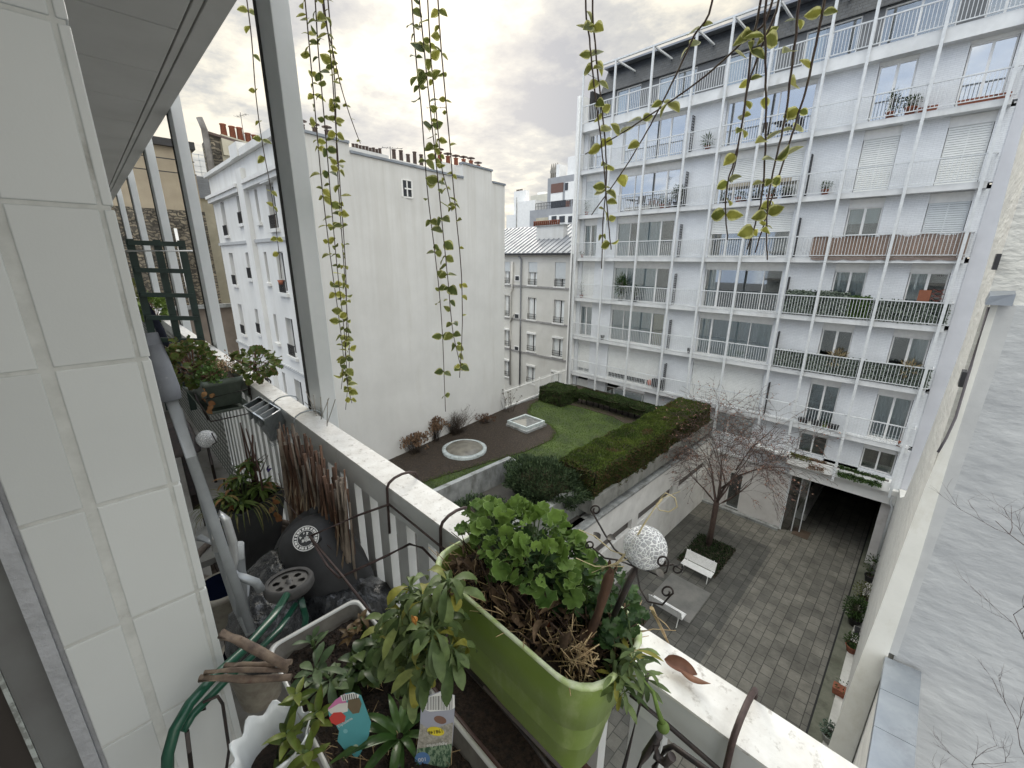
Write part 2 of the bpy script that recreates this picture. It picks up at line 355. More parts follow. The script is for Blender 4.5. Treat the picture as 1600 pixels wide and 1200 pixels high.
DKLEAF = leafmat('dark_ground_cover', (.012,.022,.010), (.035,.060,.022), rough=.6, transl=.1)
mb = MB()
def reg():
    x, y = random.uniform(-7.05,-5.1), random.uniform(19.5,22.6); return (x,y) if random.random() < .9 else None
scatter_tufts(mb, 2600, reg, lambda p: G+.03, .16, .05, 1.6)
def reg(): return (random.uniform(-7.6,-6.2), random.uniform(12.2,15))
scatter_tufts(mb, 1200, reg, lambda p: G+.03, .16, .05, 1.6)
mb.build('ground_cover', DKLEAF, label='dark green ground cover round the bare tree and benches', cat='ground cover', kind='stuff')
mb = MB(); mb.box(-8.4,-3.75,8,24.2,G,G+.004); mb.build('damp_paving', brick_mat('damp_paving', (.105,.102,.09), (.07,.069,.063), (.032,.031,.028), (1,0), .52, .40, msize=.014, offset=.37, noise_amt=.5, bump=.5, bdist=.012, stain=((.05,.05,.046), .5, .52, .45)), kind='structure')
# ---------------- garden terrace (roof garden one storey up)
def inpit(x, y): return x > -13.35 and y < 13.1
TERR = M_('terrace_concrete', (.26,.26,.24), (.17,.17,.16), scale=1.5, bump=.2, stain=((.08,.08,.07), 1.2, .5, .6, (1,1,.5)))
mb = MB(); mb.box(-19.9, -13.4, 2, 26.4, -10.2, LZ-.02); mb.box(-13.4, -8.45, 13.15, 26.4, -10.2, LZ-.02)
mb.build('garden_terrace', TERR, kind='structure')
GRASS = M_('lawn_grass', (.055,.086,.014), (.018,.030,.008), scale=.9, bump=1, bscale=55, bdist=.03, rough=.9, stain=((.060,.085,.020), 3, .52, .6, (1,1,1)))
LITT = M_('bark_mulch', (.045,.031,.021), (.013,.010,.007), scale=16, bump=1, bscale=26, bdist=.05, rough=.95)
mb = MB(); mb.box(-19.0, -13.42, 3, 26.4, LZ-.015, LZ); mb.box(-13.42, -8.6, 13.2, 26.4, LZ-.015, LZ)
mb.build('lawn', GRASS, kind='structure')
def bed(name, pts, z, m):
    mb = MB(); lo = [(x, y, LZ-.01) for x, y in pts]; hi = [(x, y, z) for x, y in pts]; mb.hexa(lo, hi); mb.build(name, m, kind='structure')
bedpts = [(-19.0,2.9),(-15.6,2.9),(-15.3,6),(-14.6,8.5),(-14.35,10.3),(-13.95,12.5),(-13.55,14.5),(-13.55,16.6),(-14.1,17.7),(-15.1,18.25),(-16.4,18.3),(-17.5,18.9),(-18.4,20.3),(-18.7,22.2),(-19.0,22.2)]
bed('mulched_bed', bedpts, LZ+.03, LITT)
bed('hedge_bed_soil', [(-19,22.2),(-18.7,22.2),(-17.6,21.9),(-15.5,22.2),(-13.2,22.2),(-11.4,21.5),(-10.4,21.7),(-10.4,26.3),(-19,26.3)], LZ+.025, SOIL)
# grass blades
def pin(p, poly):
    x, y = p; c = False; n = len(poly)
    for i in range(n):
        x1, y1 = poly[i]; x2, y2 = poly[(i+1)%n]
        if (y1 > y) != (y2 > y) and x < (x2-x1)*(y-y1)/(y2-y1)+x1: c = not c
    return c
mb = MB()
def reg():
    x, y = random.uniform(-18.9,-9.9), random.uniform(5,23)
    if (x > -13.5 and y < 13.3) or pin((x, y), bedpts): return None
    return (x, y)
scatter_tufts(mb, 42000, reg, lambda p: LZ-.005, .075, .018, .9, seg=1)
for i in range(len(bedpts)-1):
    (xa,ya),(xb,yb_) = bedpts[i], bedpts[i+1]
    for k in range(110):
        t_ = random.random(); x = xa+(xb-xa)*t_+random.gauss(0,.09); y = ya+(yb_-ya)*t_+random.gauss(0,.09); a = random.uniform(0,6.28); mb.leaf((x,y,LZ+.02), (math.cos(a)*.6,math.sin(a)*.6,1), (math.cos(a+1.57),math.sin(a+1.57),.3), random.uniform(.06,.13), .02, curl=.5, kind='lance', seg=1)
mb.build('grass', leafmat('grass_blades', (.040,.080,.009), (.120,.180,.028), transl=.25), label='short green lawn grass on the raised garden', cat='grass', kind='stuff')
mb = MB()
def reg():
    x, y = random.uniform(-19,-13.5), random.uniform(5,22)
    return (x, y) if pin((x, y), bedpts) else None
for i in range(9900):
    p = reg() if i < 9000 else (random.uniform(-18.5,-11), random.uniform(6,21))
    if i >= 9000 and p[0] > -13.5 and p[1] < 13.4: continue
    if not p: continue
    a = random.uniform(0,6.28)
    mb.leaf((p[0],p[1],LZ+.03+random.uniform(0,.03)), (math.cos(a),math.sin(a),random.uniform(-.1,.4)), (0,0,1), random.uniform(.03,.08), .035, kind='ovate', seg=2)
mb.build('leaf_litter', leafmat('dead_litter', (.022,.016,.011), (.095,.066,.040), transl=.05), label='brown dead leaves scattered over the mulched flower bed', cat='leaf litter', kind='stuff')
# light well
CONC = M_('old_concrete', (.34,.35,.35), (.20,.21,.21), scale=2.2, bump=.3, stain=((.12,.12,.11), 1.6, .50, .75, (1,1,.35)))
w = thing('light_well', 'grey concrete walled light well sunk beside the lawn', 'light well', (-11,9,-12.4))
mb = MB(); mb.box(-13.6,-13.35,2,13.35,-12.6,LZ+.13); mb.box(-13.35,-11.9,13.1,13.35,-12.6,LZ+.13)
mb.build('parapet', CONC, w, bevel=.01)
mb = MB(); mb.box(-13.35,-8.7,2,13.1,-10.62,-10.5)
mb.build('floor', M_('wet_bitumen', (.070,.065,.058), (.030,.028,.026), scale=.7, detail=9, bump=.3, stain=((.12,.115,.10), .9, .55, .5, (1,1,1))), w)
# retaining wall (white) with slot windows, ledge and upper kerb
w = thing('retaining_wall', 'long white rendered wall with narrow slot openings below the hedge', 'wall', (-8.4,18,G))
REND = M_('white_render_wall', (.72,.71,.69), (.60,.59,.57), scale=1.2, bump=.15, stain=((.45,.44,.41), .8, .55, .5, (1,.6,.5)))
mb = MB()
slots = [(13.0,16.7),(17.3,21.2),(21.9,25.9)]
zt, zs0, zs1 = -10.62, -12.62, -12.02
mb.box(-8.75,-8.4,6,26.4,G,zs0); mb.box(-8.75,-8.4,6,26.4,zs1,zt)
ys = [6]+[v for s in slots for v in s]+[26.4]
for a, b in zip(ys[0::2], ys[1::2]): mb.box(-8.75,-8.4,a,b,zs0,zs1)
mb.build('wall', REND, w)
mb = MB(); mb.box(-8.95,-8.35,6,26.4,zt,zt+.12); mb.build('ledge', CONC, w, bevel=.01)
for a, b in slots:
    mb = MB(); mb.box(-8.66,-8.6,a,b,zs0,zs1); mb.build('slot_pane', M_('brown_slot', (.06,.045,.035), (.03,.022,.018), rough=.3), w)
mb = MB(); mb.box(-9.5,-9.12,3,26.35,-10.6,-9.28); mb.build('upper_kerb', M_('kerb_concrete', (.25,.26,.25), (.15,.16,.15), scale=2, bump=.4, stain=((.08,.08,.07), 2, .5, .6, (1,1,.4))), w, bevel=.02)
# white metal fence at the end of the garden
w = thing('metal_fence', 'white vertical bar metal fence at the far edge of the lawn', 'fence', (-19.4,22,LZ))
A, B = Vector((-19.0,18.2,LZ)), Vector((-19.75,26.0,LZ))
mb = MB()
for z in (.12, 1.22): mb.bar(A+Vector((0,0,z)), B+Vector((0,0,z)), .04, .04)
n = 66
for i in range(n+1):
    p = A.lerp(B, i/n); mb.bar(p+Vector((0,0,.05)), p+Vector((0,0,1.38)), .022, .022)
mb.build('bars', WHITE, w)
for t in (.0, .5, 1.0):
    p = A.lerp(B, t); mb = MB(); mb.bar(p, p+Vector((0,0,1.4)), .07, .07); mb.build('post', WHITE, w)
mb = MB(); mb.hexa([(-19.0,18.2,LZ-1.2),(-18.85,18.2,LZ-1.2),(-19.6,26,LZ-1.2),(-19.75,26,LZ-1.2)], [(-19.0,18.2,LZ+.1),(-18.85,18.2,LZ+.1),(-19.6,26,LZ+.1),(-19.75,26,LZ+.1)])
mb.build('fence_kerb', CONC, w)
# ============================================================ MAIN BUILDING
W = 26.45
BR = brick_mat('white_brick', (.71,.73,.76), (.66,.68,.71), (.58,.60,.635), (0,2), .24, .075, msize=.009, bump=.25, noise_amt=.07, bdist=.006, rough=.6, stain=((.60,.605,.61), .9, .56, .4))
SLABM = M_('painted_slab', (.70,.71,.72), (.56,.57,.58), scale=1.0, stain=((.50,.50,.49), 1.1, .55, .6, (1,1,.3)))
LILAC = M_('side_wall_render', (.58,.59,.63), (.52,.53,.57), scale=.8, bump=.1)
FL = [-8.38, -5.50, -2.62, .26, 3.14, 6.02, 8.90]
CE = [f+2.63 for f in FL]
COLS = {'S':(-19.3,-18.15), 'L':(-16.57,-12.49), 'M':(-10.28,-6.2), 'A':(-3.98,-2.69), 'B':(-1.23,.08)}
bld = thing('apartment_block', 'tall white brick apartment block with railed balconies across the courtyard', 'apartment building', (-9.5,W,G))
mb = MB()
xs = [-19.6]+[v for k in 'SLMAB' for v in COLS[k]]+[.5]
for i in range(6):
    z0, z1 = FL[i], FL[i]+2.64
    for a, b in zip(xs[0::2], xs[1::2]): mb.box(a, b, W, W+.35, z0, z1)
# mezzanine level (below B1)
mz0, mz1 = -11.4, -8.6
segs = [(-19.6,-19.3),(-18.15,-16.57),(-13.35,-8.45),(-6.27,-3.98),(-2.69,-1.23),(.08,.5)]
for a, b in segs: mb.box(a, b, W, W+.35, mz0, mz1)
mb.box(-3.98,.08,W,W+.35,mz0,-10.12); mb.box(-8.45,-6.27,W,W+.35,mz0,-10.3); mb.box(-16.57,-13.35,W,W+.35,mz0,-9.9); mb.box(-19.3,-18.15,W,W+.35,mz0,-10.6)
mb.build('wall', BR, bld)
mb = MB(); mb.box(-8.4,-7.15,W,W+.3,G,mz0); mb.box(-6.3,-4.0,W,W+.3,G,mz0); mb.box(-7.15,-6.3,W,W+.3,-12.6,mz0); mb.box(.0,.5,W,W+.4,G,mz0)
mb.build('ground_floor_wall', M_('ground_render', (.62,.60,.59), (.52,.50,.49), scale=1, stain=((.42,.38,.36), 1.2, .55, .5, (1,1,1))), bld)
mb = MB(); mb.box(.5,6,W,W+.4,G,14); mb.box(.505,.7,W-.02,W,G,12); mb.build('side_wall', LILAC, bld)
mb = MB(); mb.box(-6.3,-4.15,W-.55,W,-10.42,-10.28); mb.box(-8.4,-3.95,W-.12,W-.005,-11.52,-11.40); mb.build('ledge', SLABM, bld)
mb = MB(); mb.box(-8.4,-4.0,W-.3,W-.005,G,G+.14); mb.build('base_kerb', CONC, bld)
# lintel beam over passage
mb = MB(); mb.box(-4.05,.5,W-.25,W-.004,-11.5,-10.72); mb.build('lintel', WHITE, bld, bevel=.01)
# left fin wall
mb = MB(); mb.box(-19.95,-19.62,25.9,W+.4,LZ-3,10.6); mb.build('fin_wall', WHITE, bld)
mb = MB()
for xx in (-19.55,): mb.tube([(xx-.12,25.8,LZ),(xx-.12,25.8,10.5)], .055, 8)
mb.build('rain_pipe', RAILW, bld)
# slabs
for i, f in enumerate(FL):
    mb = MB()
    if i < 6: mb.box(-19.58,.36,26.02,W+.4,f-.25,f)
    else: mb.box(-19.58,.36,26.02,W+.4,f-.52,f)
    mb.build('balcony_slab', SLABM, bld)
# railings
for i, f in enumerate(FL):
    mb = MB(); y = 25.98
    mb.box(-19.6,.42,y-.03,y+.03,f+.97,f+1.02); mb.box(-19.6,.42,y-.02,y+.02,f+.07,f+.105)
    x = -19.55
    while x < .42:
        mb.box(x-.010,x+.010,y-.010,y+.010,f+.105,f+.97); x += .125
    mb.box(.38,.42,y+.03,W,f+.97,f+1.02)
    yy = y+.12
    while yy < W: mb.box(.39,.41,yy-.01,yy+.01,f+.1,f+.97); yy += .12
    mb.build('railing', RAILW, bld)
# posts
for k, x in enumerate([-19.5,-17.1,-14.6,-12.1,-10.25,-8.25,-5.9,-4.36,-2.06,.2]):
    bot = {5:-10.4, 6:-10.3, 7:-10.2, 8:-11.0, 9:-11.0}.get(k, LZ)
    mb = MB(); mb.box(x-.055,x+.055,25.84,25.935,bot,11.85); mb.build('facade_post', RAILW, bld)
# roof frame
mb = MB(); mb.box(-19.56,.26,25.84,25.95,11.855,11.95)
for x in [-19.5,-17.1,-14.6,-12.1,-10.25,-8.25,-5.9,-4.36,-2.06,.2]: mb.box(x-.045,x+.045,25.955,28.2,11.86,11.945)
mb.build('roof_frame', RAILW, bld)
# penthouse and mansard
SLATE = brick_mat('slate', (.040,.045,.053), (.026,.030,.035), (.012,.013,.015), (0,2), .32, .16, msize=.012, bump=.8, noise_amt=.3, rough=.45, bdist=.02)
mb = MB(); mb.hexa([(-19.4,27.7,11.0),(.5,27.7,11.0),(.5,34,11.0),(-19.4,34,11.0)], [(-19.4,28.5,12.55),(.5,28.5,12.55),(.5,34,12.55),(-19.4,34,12.55)])
mb.build('mansard_roof', SLATE, bld)
mb = MB(); mb.box(-19.4,.5,28.0,34,12.55,12.66); mb.build('roof_edge', M_('zinc_edge', (.25,.26,.28), metal=.6, rough=.4), bld)
mb = MB(); x = -19.4
for a, b in ((-19.4,-18.2),(-16.4,-15.2),(-12.8,-11.2),(-8.6,-7.4),(-5.2,-4.4),(-1.9,-1.1),(0,.5)): mb.box(a,b,27.9,28.1,8.9,10.985)
mb.box(-19.4,.5,27.88,28.1,10.985,11.0)
mb.build('penthouse_wall', M_('penthouse_grey', (.16,.165,.175), (.12,.125,.13), scale=2), bld)
# wall body behind everything, roofs the interiors
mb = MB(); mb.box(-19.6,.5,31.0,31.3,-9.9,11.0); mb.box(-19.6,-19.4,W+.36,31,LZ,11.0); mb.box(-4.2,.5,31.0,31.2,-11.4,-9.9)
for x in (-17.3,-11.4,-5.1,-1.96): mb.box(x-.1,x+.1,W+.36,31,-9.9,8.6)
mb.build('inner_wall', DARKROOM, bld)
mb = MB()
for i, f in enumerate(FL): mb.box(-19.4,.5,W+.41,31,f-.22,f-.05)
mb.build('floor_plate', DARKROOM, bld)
# windows ------------------------------------------------
def curtain(mb, x0, x1, y, z0, z1, amp=.03, per=.14):
    n = max(4, int((x1-x0)/per*4)); prev = None
    for k in range(n+1):
        x = x0+(x1-x0)*k/n; yy = y+amp*math.sin(k*math.pi/2+.3*math.sin(k))
        a, b = mb.vert((x,yy,z0)), mb.vert((x,yy,z1))
        if prev: mb.face([prev[0], a, b, prev[1]], True)
        prev = (a, b)
def window(parent, x0, x1, z0, z1, y, mull, curts=(), shutter=0., smat=None, box=0., sill=.0, room=True, cm=CURT, gm=None):
    """frame mesh, with its pane, curtain and shutter as sub-parts; mull = mullion positions 0..1"""
    f = .055; mb = MB()
    mb.box(x0,x0+f,y,y+.08,z0,z1); mb.box(x1-f,x1,y,y+.08,z0,z1); mb.box(x0+f,x1-f,y,y+.08,z1-f,z1); mb.box(x0+f,x1-f,y,y+.08,z0,z0+f+sill)
    for t, wd in mull:
        xm = x0+(x1-x0)*t; mb.box(xm-wd/2,xm+wd/2,y-.01,y+.075,z0+f+sill,z1-f)
    if box: mb.box(x0-.02,x1+.02,y-.05,y+.1,z1,z1+box)
    fr = mb.build('window', FRAME, parent)
    mb = MB(); mb.box(x0+f,x1-f,y+.035,y+.045,z0+f+sill,z1-f); mb.build('pane', gm or GLASS, fr)
    if curts:
        mb = MB()
        for a, b in curts: curtain(mb, x0+f+(x1-x0)*a, x0+(x1-x0)*b-f*(b>.99), y+.16, z0+f, z1-f)
        mb.build('curtain', cm, fr)
    if shutter:
        mb = MB(); zz0 = z1-(z1-z0)*shutter; z = zz0
        while z < z1-.001:
            zt = min(z+.078, z1); mb.hexa([(x0,y-.045,z),(x1,y-.045,z),(x1,y-.015,z),(x0,y-.015,z)], [(x0,y-.035,zt),(x1,y-.035,zt),(x1,y-.015,zt),(x0,y-.015,zt)]); z += .090
        mb.build('shutter', smat or SHUT, fr)
    return fr
WY = W+.14
BIGL = [(.26,.04),(.80,.09)]; BIGM = [(.19,.10),(.72,.04)]
spec = {
 0:{'S':dict(mull=[(.5,.05)],shutter=.86),'L':dict(mull=[(.78,.05)],shutter=.80),'M':dict(mull=[(.3,.06)],shutter=.97),'A':dict(mull=[(.5,.09)],curts=[(0,1)]),'B':dict(mull=[(.5,.09)],curts=[(0,1)])},
 1:{'S':dict(mull=[(.5,.08)],curts=[(0,1)]),'L':dict(mull=[(.25,.04),(.78,.09)],curts=[(0,.78)]),'M':dict(mull=BIGM,curts=[(0,1)]),'A':dict(mull=[(.5,.10)]),'B':dict(mull=[(.5,.10)],curts=[(.5,1)])},
 2:{'S':dict(mull=[(.5,.05)],shutter=.98),'L':dict(mull=[(.24,.04),(.78,.09)],curts=[(0,.5),(.45,.78)]),'M':dict(mull=[(.2,.10),(.78,.04)],curts=[(.03,.16)]),'A':dict(mull=[(.5,.09)],curts=[(0,1)]),'B':dict(mull=[(.5,.10)],curts=[(0,.5)])},
 3:{'S':dict(mull=[(.5,.08)],curts=[(0,.5),(.6,1)]),'L':dict(mull=[(.24,.03),(.78,.09)],curts=[(0,.24),(.35,.78)]),'M':dict(mull=[(.22,.10),(.74,.04)],shutter=.42),'A':dict(mull=[(.5,.10)],shutter=0),'B':dict(mull=[(.5,.05)],shutter=.97,smat=SHUTG)},
 4:{'S':dict(mull=[(.5,.05)],shutter=.97,smat=SHUTG),'L':dict(mull=BIGL),'M':dict(mull=[(.22,.10)],shutter=.62),'A':dict(mull=[(.5,.05)],shutter=.98),'B':dict(mull=[(.5,.05)],shutter=.98)},
 5:{'S':dict(mull=[(.5,.08)]),'L':dict(mull=[(.24,.04),(.6,.04),(.78,.08)]),'M':dict(mull=[(.22,.10),(.62,.04)]),'A':dict(mull=[(.5,.10)]),'B':dict(mull=[(.5,.09)])},
}
for i in range(6):
    for k, (x0, x1) in COLS.items():
        window(bld, x0+.02, x1-.02, FL[i]+.01, CE[i]-.40, WY, **spec[i][k], box=.385, gm=GLASS2 if i >= 4 else None)
# yellow curtain behind one bay of the left window of the second balcony
mb = MB(); curtain(mb, -13.35, -12.6, WY+.16, FL[1]+.1, CE[1]-.5); mb.build('yellow_curtain', CURTY, bld)
# blind in the fourth-row right window
mb = MB(); mb.box(-3.9,-2.8,WY+.12,WY+.13,CE[3]-1.1,CE[3]-.45); mb.build('blind', SHUT, bld)
# mezzanine windows
window(bld,-3.96,-2.71,-10.1,-8.98,WY,[(.5,.07)],curts=[(0,.5)],box=.15)
window(bld,-1.21,.06,-10.1,-8.98,WY,[(.5,.07)],box=.15)
window(bld,-8.43,-6.29,-10.28,-9.0,WY,[(.33,.05)])
window(bld,-16.55,-13.37,-9.88,-9.05,WY,[(.22,.06),(.95,.05)])
window(bld,-19.28,-18.17,-10.58,-9.0,WY,[(.5,.05)],shutter=.98)
# penthouse windows
for a, b in ((-18.2,-16.4),(-15.2,-12.8),(-11.2,-8.6),(-7.4,-5.2),(-4.4,-1.9),(-1.1,0)):
    window(bld, a, b, 8.95, 10.98, 27.95, [(.5,.08)], curts=[(0,.35)] if a < -6 else [])
# garden planter boxes under mezzanine windows
mb = MB(); mb.box(-4.25,.12,25.9,25.99,-10.75,-10.25); mb.box(-4.25,.12,26.3,26.39,-10.75,-10.25); mb.box(-4.25,.12,25.99,26.3,-10.75,-10.6); mb.box(-4.25,-4.17,25.99,26.3,-10.6,-10.25); mb.box(.04,.12,25.99,26.3,-10.6,-10.25)
mb.build('window_box', WHITE, bld)
mb = MB(); mb.box(-4.16,.03,26.0,26.29,-10.59,-10.31); mb.build('window_box_soil', SOIL, bld)
# ground floor door and passage
window(bld,-7.13,-6.32,G+.15,-12.62,W+.08,[(.08,.04)],room=False)
mb = MB(); mb.box(-7.2,-6.2,W+.5,W+.52,G,-12.4); mb.build('door_backing', DARKROOM, bld)
mb = MB()
mb.box(-4.0,-3.9,W+.02,W+.1,G,-11.5); mb.box(-3.45,-3.4,W+.3,W+.38,G,-11.5); mb.box(-3.1,-3.05,W+.5,W+.58,G,-11.5)
d = mb.build('passage_door', RAILW, bld)
mb = MB(); mb.poly([(-3.9,W+.1,G),(-3.42,W+.34,G),(-3.42,W+.34,-11.5),(-3.9,W+.1,-11.5)]); mb.poly([(-3.42,W+.34,G),(-3.07,W+.54,G),(-3.07,W+.54,-11.5),(-3.42,W+.34,-11.5)]); mb.build('pane', GLASS, d)
mb = MB(); mb.box(-4.2,-4.01,W+.31,42,G,-11.45); mb.box(.0,.2,W+.41,42,G,-11.45); mb.box(-4.2,.2,W+.41,42,-11.44,-11.3); mb.box(-4.2,.2,42,42.2,G,-11.4)
mb.build('passage_wall', M_('passage_paint', (.22,.22,.21), (.15,.15,.14), scale=1), bld)
mb = MB(); mb.box(-3.6,-3.1,28.5,35,G+.01,G+.45); mb.build('passage_plinth', M_('plinth_white', (.6,.6,.58)), bld)
mb = MB(); mb.box(-1.8,-.4,36,36.2,-12.8,-12.2); mb.build('passage_panel', WHITE, bld)
mb = MB(); mb.box(-3.35,-2.55,W+.0,W+.9,G+.003,G+.02); mb.build('doormat', M_('brown_mat', (.10,.07,.05)), label='brown doormat at the mouth of the dark passage', cat='doormat')
mb = MB(); mb.tube([(.15,26.2,-10.9),(.3,26.2,-11.0),(.3,26.2,-11.35),(.42,26.2,-11.6),(.42,26.2,G)], .06, 10); mb.build('down_pipe', RAILW, label='pale downpipe beside the passage at the right corner', cat='drainpipe')
# ============================================================ WHITE GABLE BUILDING (left)
STUC = M_('cream_stucco', (.66,.66,.65), (.59,.59,.58), scale=.5, bump=.12, bscale=14, stain=((.52,.51,.48), .55, .55, .55, (1.2,1.2,.16)))
ZINC = M_('zinc_sheet', (.36,.39,.43), (.26,.29,.33), rough=.42, metal=.55, scale=1.2, stain=((.2,.21,.23), 1, .5, .5, (1,1,1)))
DKMET = M_('dark_iron', (.03,.03,.035), (.02,.02,.02), rough=.5)
TERRA = M_('terracotta', (.32,.11,.06), (.20,.07,.045), scale=20, rough=.85)
SOOT = M_('sooty_clay', (.13,.09,.075), (.07,.05,.045), scale=8)
_n, _l = STUC.node_tree.nodes, STUC.node_tree.links
_b = _n['Principled BSDF']; _src = _b.inputs['Base Color'].links[0].from_socket
_g = _n.new('ShaderNodeNewGeometry'); _s = _n.new('ShaderNodeSeparateXYZ'); _l.new(_g.outputs['Position'], _s.inputs[0])
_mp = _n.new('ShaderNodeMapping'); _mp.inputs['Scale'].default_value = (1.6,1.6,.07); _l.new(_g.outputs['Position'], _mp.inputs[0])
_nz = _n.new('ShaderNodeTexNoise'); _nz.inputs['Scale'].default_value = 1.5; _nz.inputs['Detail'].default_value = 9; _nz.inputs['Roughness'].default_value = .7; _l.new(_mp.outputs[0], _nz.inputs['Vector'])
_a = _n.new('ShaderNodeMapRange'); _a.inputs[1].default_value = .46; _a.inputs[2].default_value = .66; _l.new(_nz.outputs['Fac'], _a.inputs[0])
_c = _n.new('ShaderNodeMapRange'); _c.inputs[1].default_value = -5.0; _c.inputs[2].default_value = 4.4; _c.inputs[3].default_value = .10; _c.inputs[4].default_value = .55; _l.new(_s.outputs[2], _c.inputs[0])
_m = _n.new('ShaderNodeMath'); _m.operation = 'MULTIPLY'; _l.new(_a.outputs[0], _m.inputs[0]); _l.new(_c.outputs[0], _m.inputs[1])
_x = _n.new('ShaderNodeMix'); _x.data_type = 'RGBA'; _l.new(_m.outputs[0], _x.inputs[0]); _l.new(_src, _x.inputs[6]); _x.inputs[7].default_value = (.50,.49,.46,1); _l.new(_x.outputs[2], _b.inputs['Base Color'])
wb = thing('white_building', 'white rendered building with a tall blank gable wall and rows of small windows', 'apartment building', (-22,8,G))
gx = lambda y: -17.12-(y-6.1)*.153
mb = MB()
yb, zb = 6.1, G
def slabpoly(y0, y1, zt, x1=-30.5, z0=None):
    z0 = zb if z0 is None else z0
    mb.hexa([(x1,y0,z0),(gx(y0),y0,z0),(gx(y1),y1,z0),(x1,y1,z0)], [(x1,y0,zt),(gx(y0),y0,zt),(gx(y1),y1,zt),(x1,y1,zt)])
# body with facade openings
WC = [(-28.9,-28.05,1.7),(-25.45,-24.7,1.25),(-22.35,-21.95,1.35),(-20.65,-19.72,1.7)]
tops = [2.93,.30,-2.52,-5.38,-8.2,-11.0]
mb.hexa([(-30.5,6.45,zb),(gx(6.45),6.45,zb),(gx(18.2),18.2,zb),(-30.5,18.2,zb)], [(-30.5,6.45,3.45),(gx(6.45),6.45,3.45),(gx(18.2),18.2,3.45),(-30.5,18.2,3.45)])
xsw = [-30.5]+[v for a, b, h in WC for v in (a, b)]+[-17.12]
for a, b in zip(xsw[0::2], xsw[1::2]): mb.box(a, b, 6.1, 6.45, zb, 3.45)
for a, b, h in WC:
    z = zb
    for t in reversed(tops): mb.box(a, b, 6.101, 6.45, z, t-h); z = t
    mb.box(a, b, 6.101, 6.45, z, 3.45)
slabpoly(6.1,8.35,4.32,z0=3.45); slabpoly(8.35,14.75,4.0,-29,3.45); slabpoly(14.75,17.05,4.68,-22,3.45); slabpoly(17.05,18.2,4.12,-29,3.45)
mb.box(-24.1,-23.2,5.9,6.1,zb,3.9)
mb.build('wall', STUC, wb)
mb = MB()
def cap(y0, y1, z):
    mb.hexa([(gx(y0)-.28,y0,z),(gx(y0)+.06,y0,z),(gx(y1)+.06,y1,z),(gx(y1)-.28,y1,z)], [(gx(y0)-.28,y0,z+.09),(gx(y0)+.06,y0,z+.09),(gx(y1)+.06,y1,z+.09),(gx(y1)-.28,y1,z+.09)])
cap(6.0,8.35,4.325); cap(8.36,14.75,4.005); cap(14.7,17.1,4.685); cap(17.1,18.25,4.125)
mb.build('coping', ZINC, wb)
mb = MB(); mb.box(-30.6,-24.15,5.88,6.1,3.0,3.2); mb.box(-30.65,-24.15,5.8,6.1,3.2,3.35); mb.box(-23.15,-17.15,5.88,6.1,3.0,3.2); mb.box(-23.15,-17.12,5.8,6.1,3.2,3.35)
mb.box(-30.6,-24.3,5.9,6.3,4.33,4.5); mb.box(-23.0,-17.2,5.9,6.3,4.33,4.6); mb.box(-24.3,-23.0,5.85,6.4,4.33,4.9)
mb.build('cornice', STUC, wb)
mb = MB()
for z in (.72,-5.0): mb.box(-30.55,-24.12,6.02,6.1,z,z+.14); mb.box(-23.18,-17.13,6.02,6.1,z,z+.14)
mb.build('string_course', M_('grey_band', (.42,.43,.44), scale=3), wb)
for ci, (a, b, h) in enumerate(WC):
    for t in tops[:5]:
        mb = MB(); y = 6.3; f = .05
        mb.box(a,a+f,y,y+.06,t-h,t); mb.box(b-f,b,y,y+.06,t-h,t); mb.box(a+f,b-f,y,y+.06,t-f,t); mb.box(a+f,b-f,y,y+.06,t-h,t-h+f)
        if b-a > .5: mb.box((a+b)/2-.04,(a+b)/2+.04,y,y+.06,t-h+f,t-f)
        fr = mb.build('window', FRAME, wb)
        mb = MB(); mb.box(a+f,b-f,y+.02,y+.03,t-h+f,t-f); mb.build('pane', M_('dark_glass', (.05,.055,.06), (.03,.03,.035), rough=.08) if 'dark_glass' not in bpy.data.materials else bpy.data.materials['dark_glass'], fr)
        mb = MB(); mb.box(a-.12,b+.12,5.98,6.1,t-h-.16,t-h-.02); mb.build('sill', STUC, fr)
        if ci != 2:
            mb = MB(); x = a+.03
            while x < b: mb.bar((x,6.04,t-h),(x,6.04,t-h+.5),.02,.02); x += .09
            mb.bar((a,6.04,t-h+.5),(b,6.04,t-h+.5),.03,.03); mb.build('guard_rail', DKMET, fr)
        if ci == 3 and t > 2.5:
            mb = MB(); mb.box(a-.05,b+.1,5.9,6.12,t+.02,t+.35); mb.build('shutter_box', WHITE, fr)
p = Vector((-20.1,6.0,.30-1.35)); mb = MB(); mb.lathe(p, [(.001,0),(.1,0),(.15,.18),(.12,.18)], 12); o = mb.build('flower_pot', TERRA, label='terracotta flower pot on a window sill of the white building', cat='flower pot')
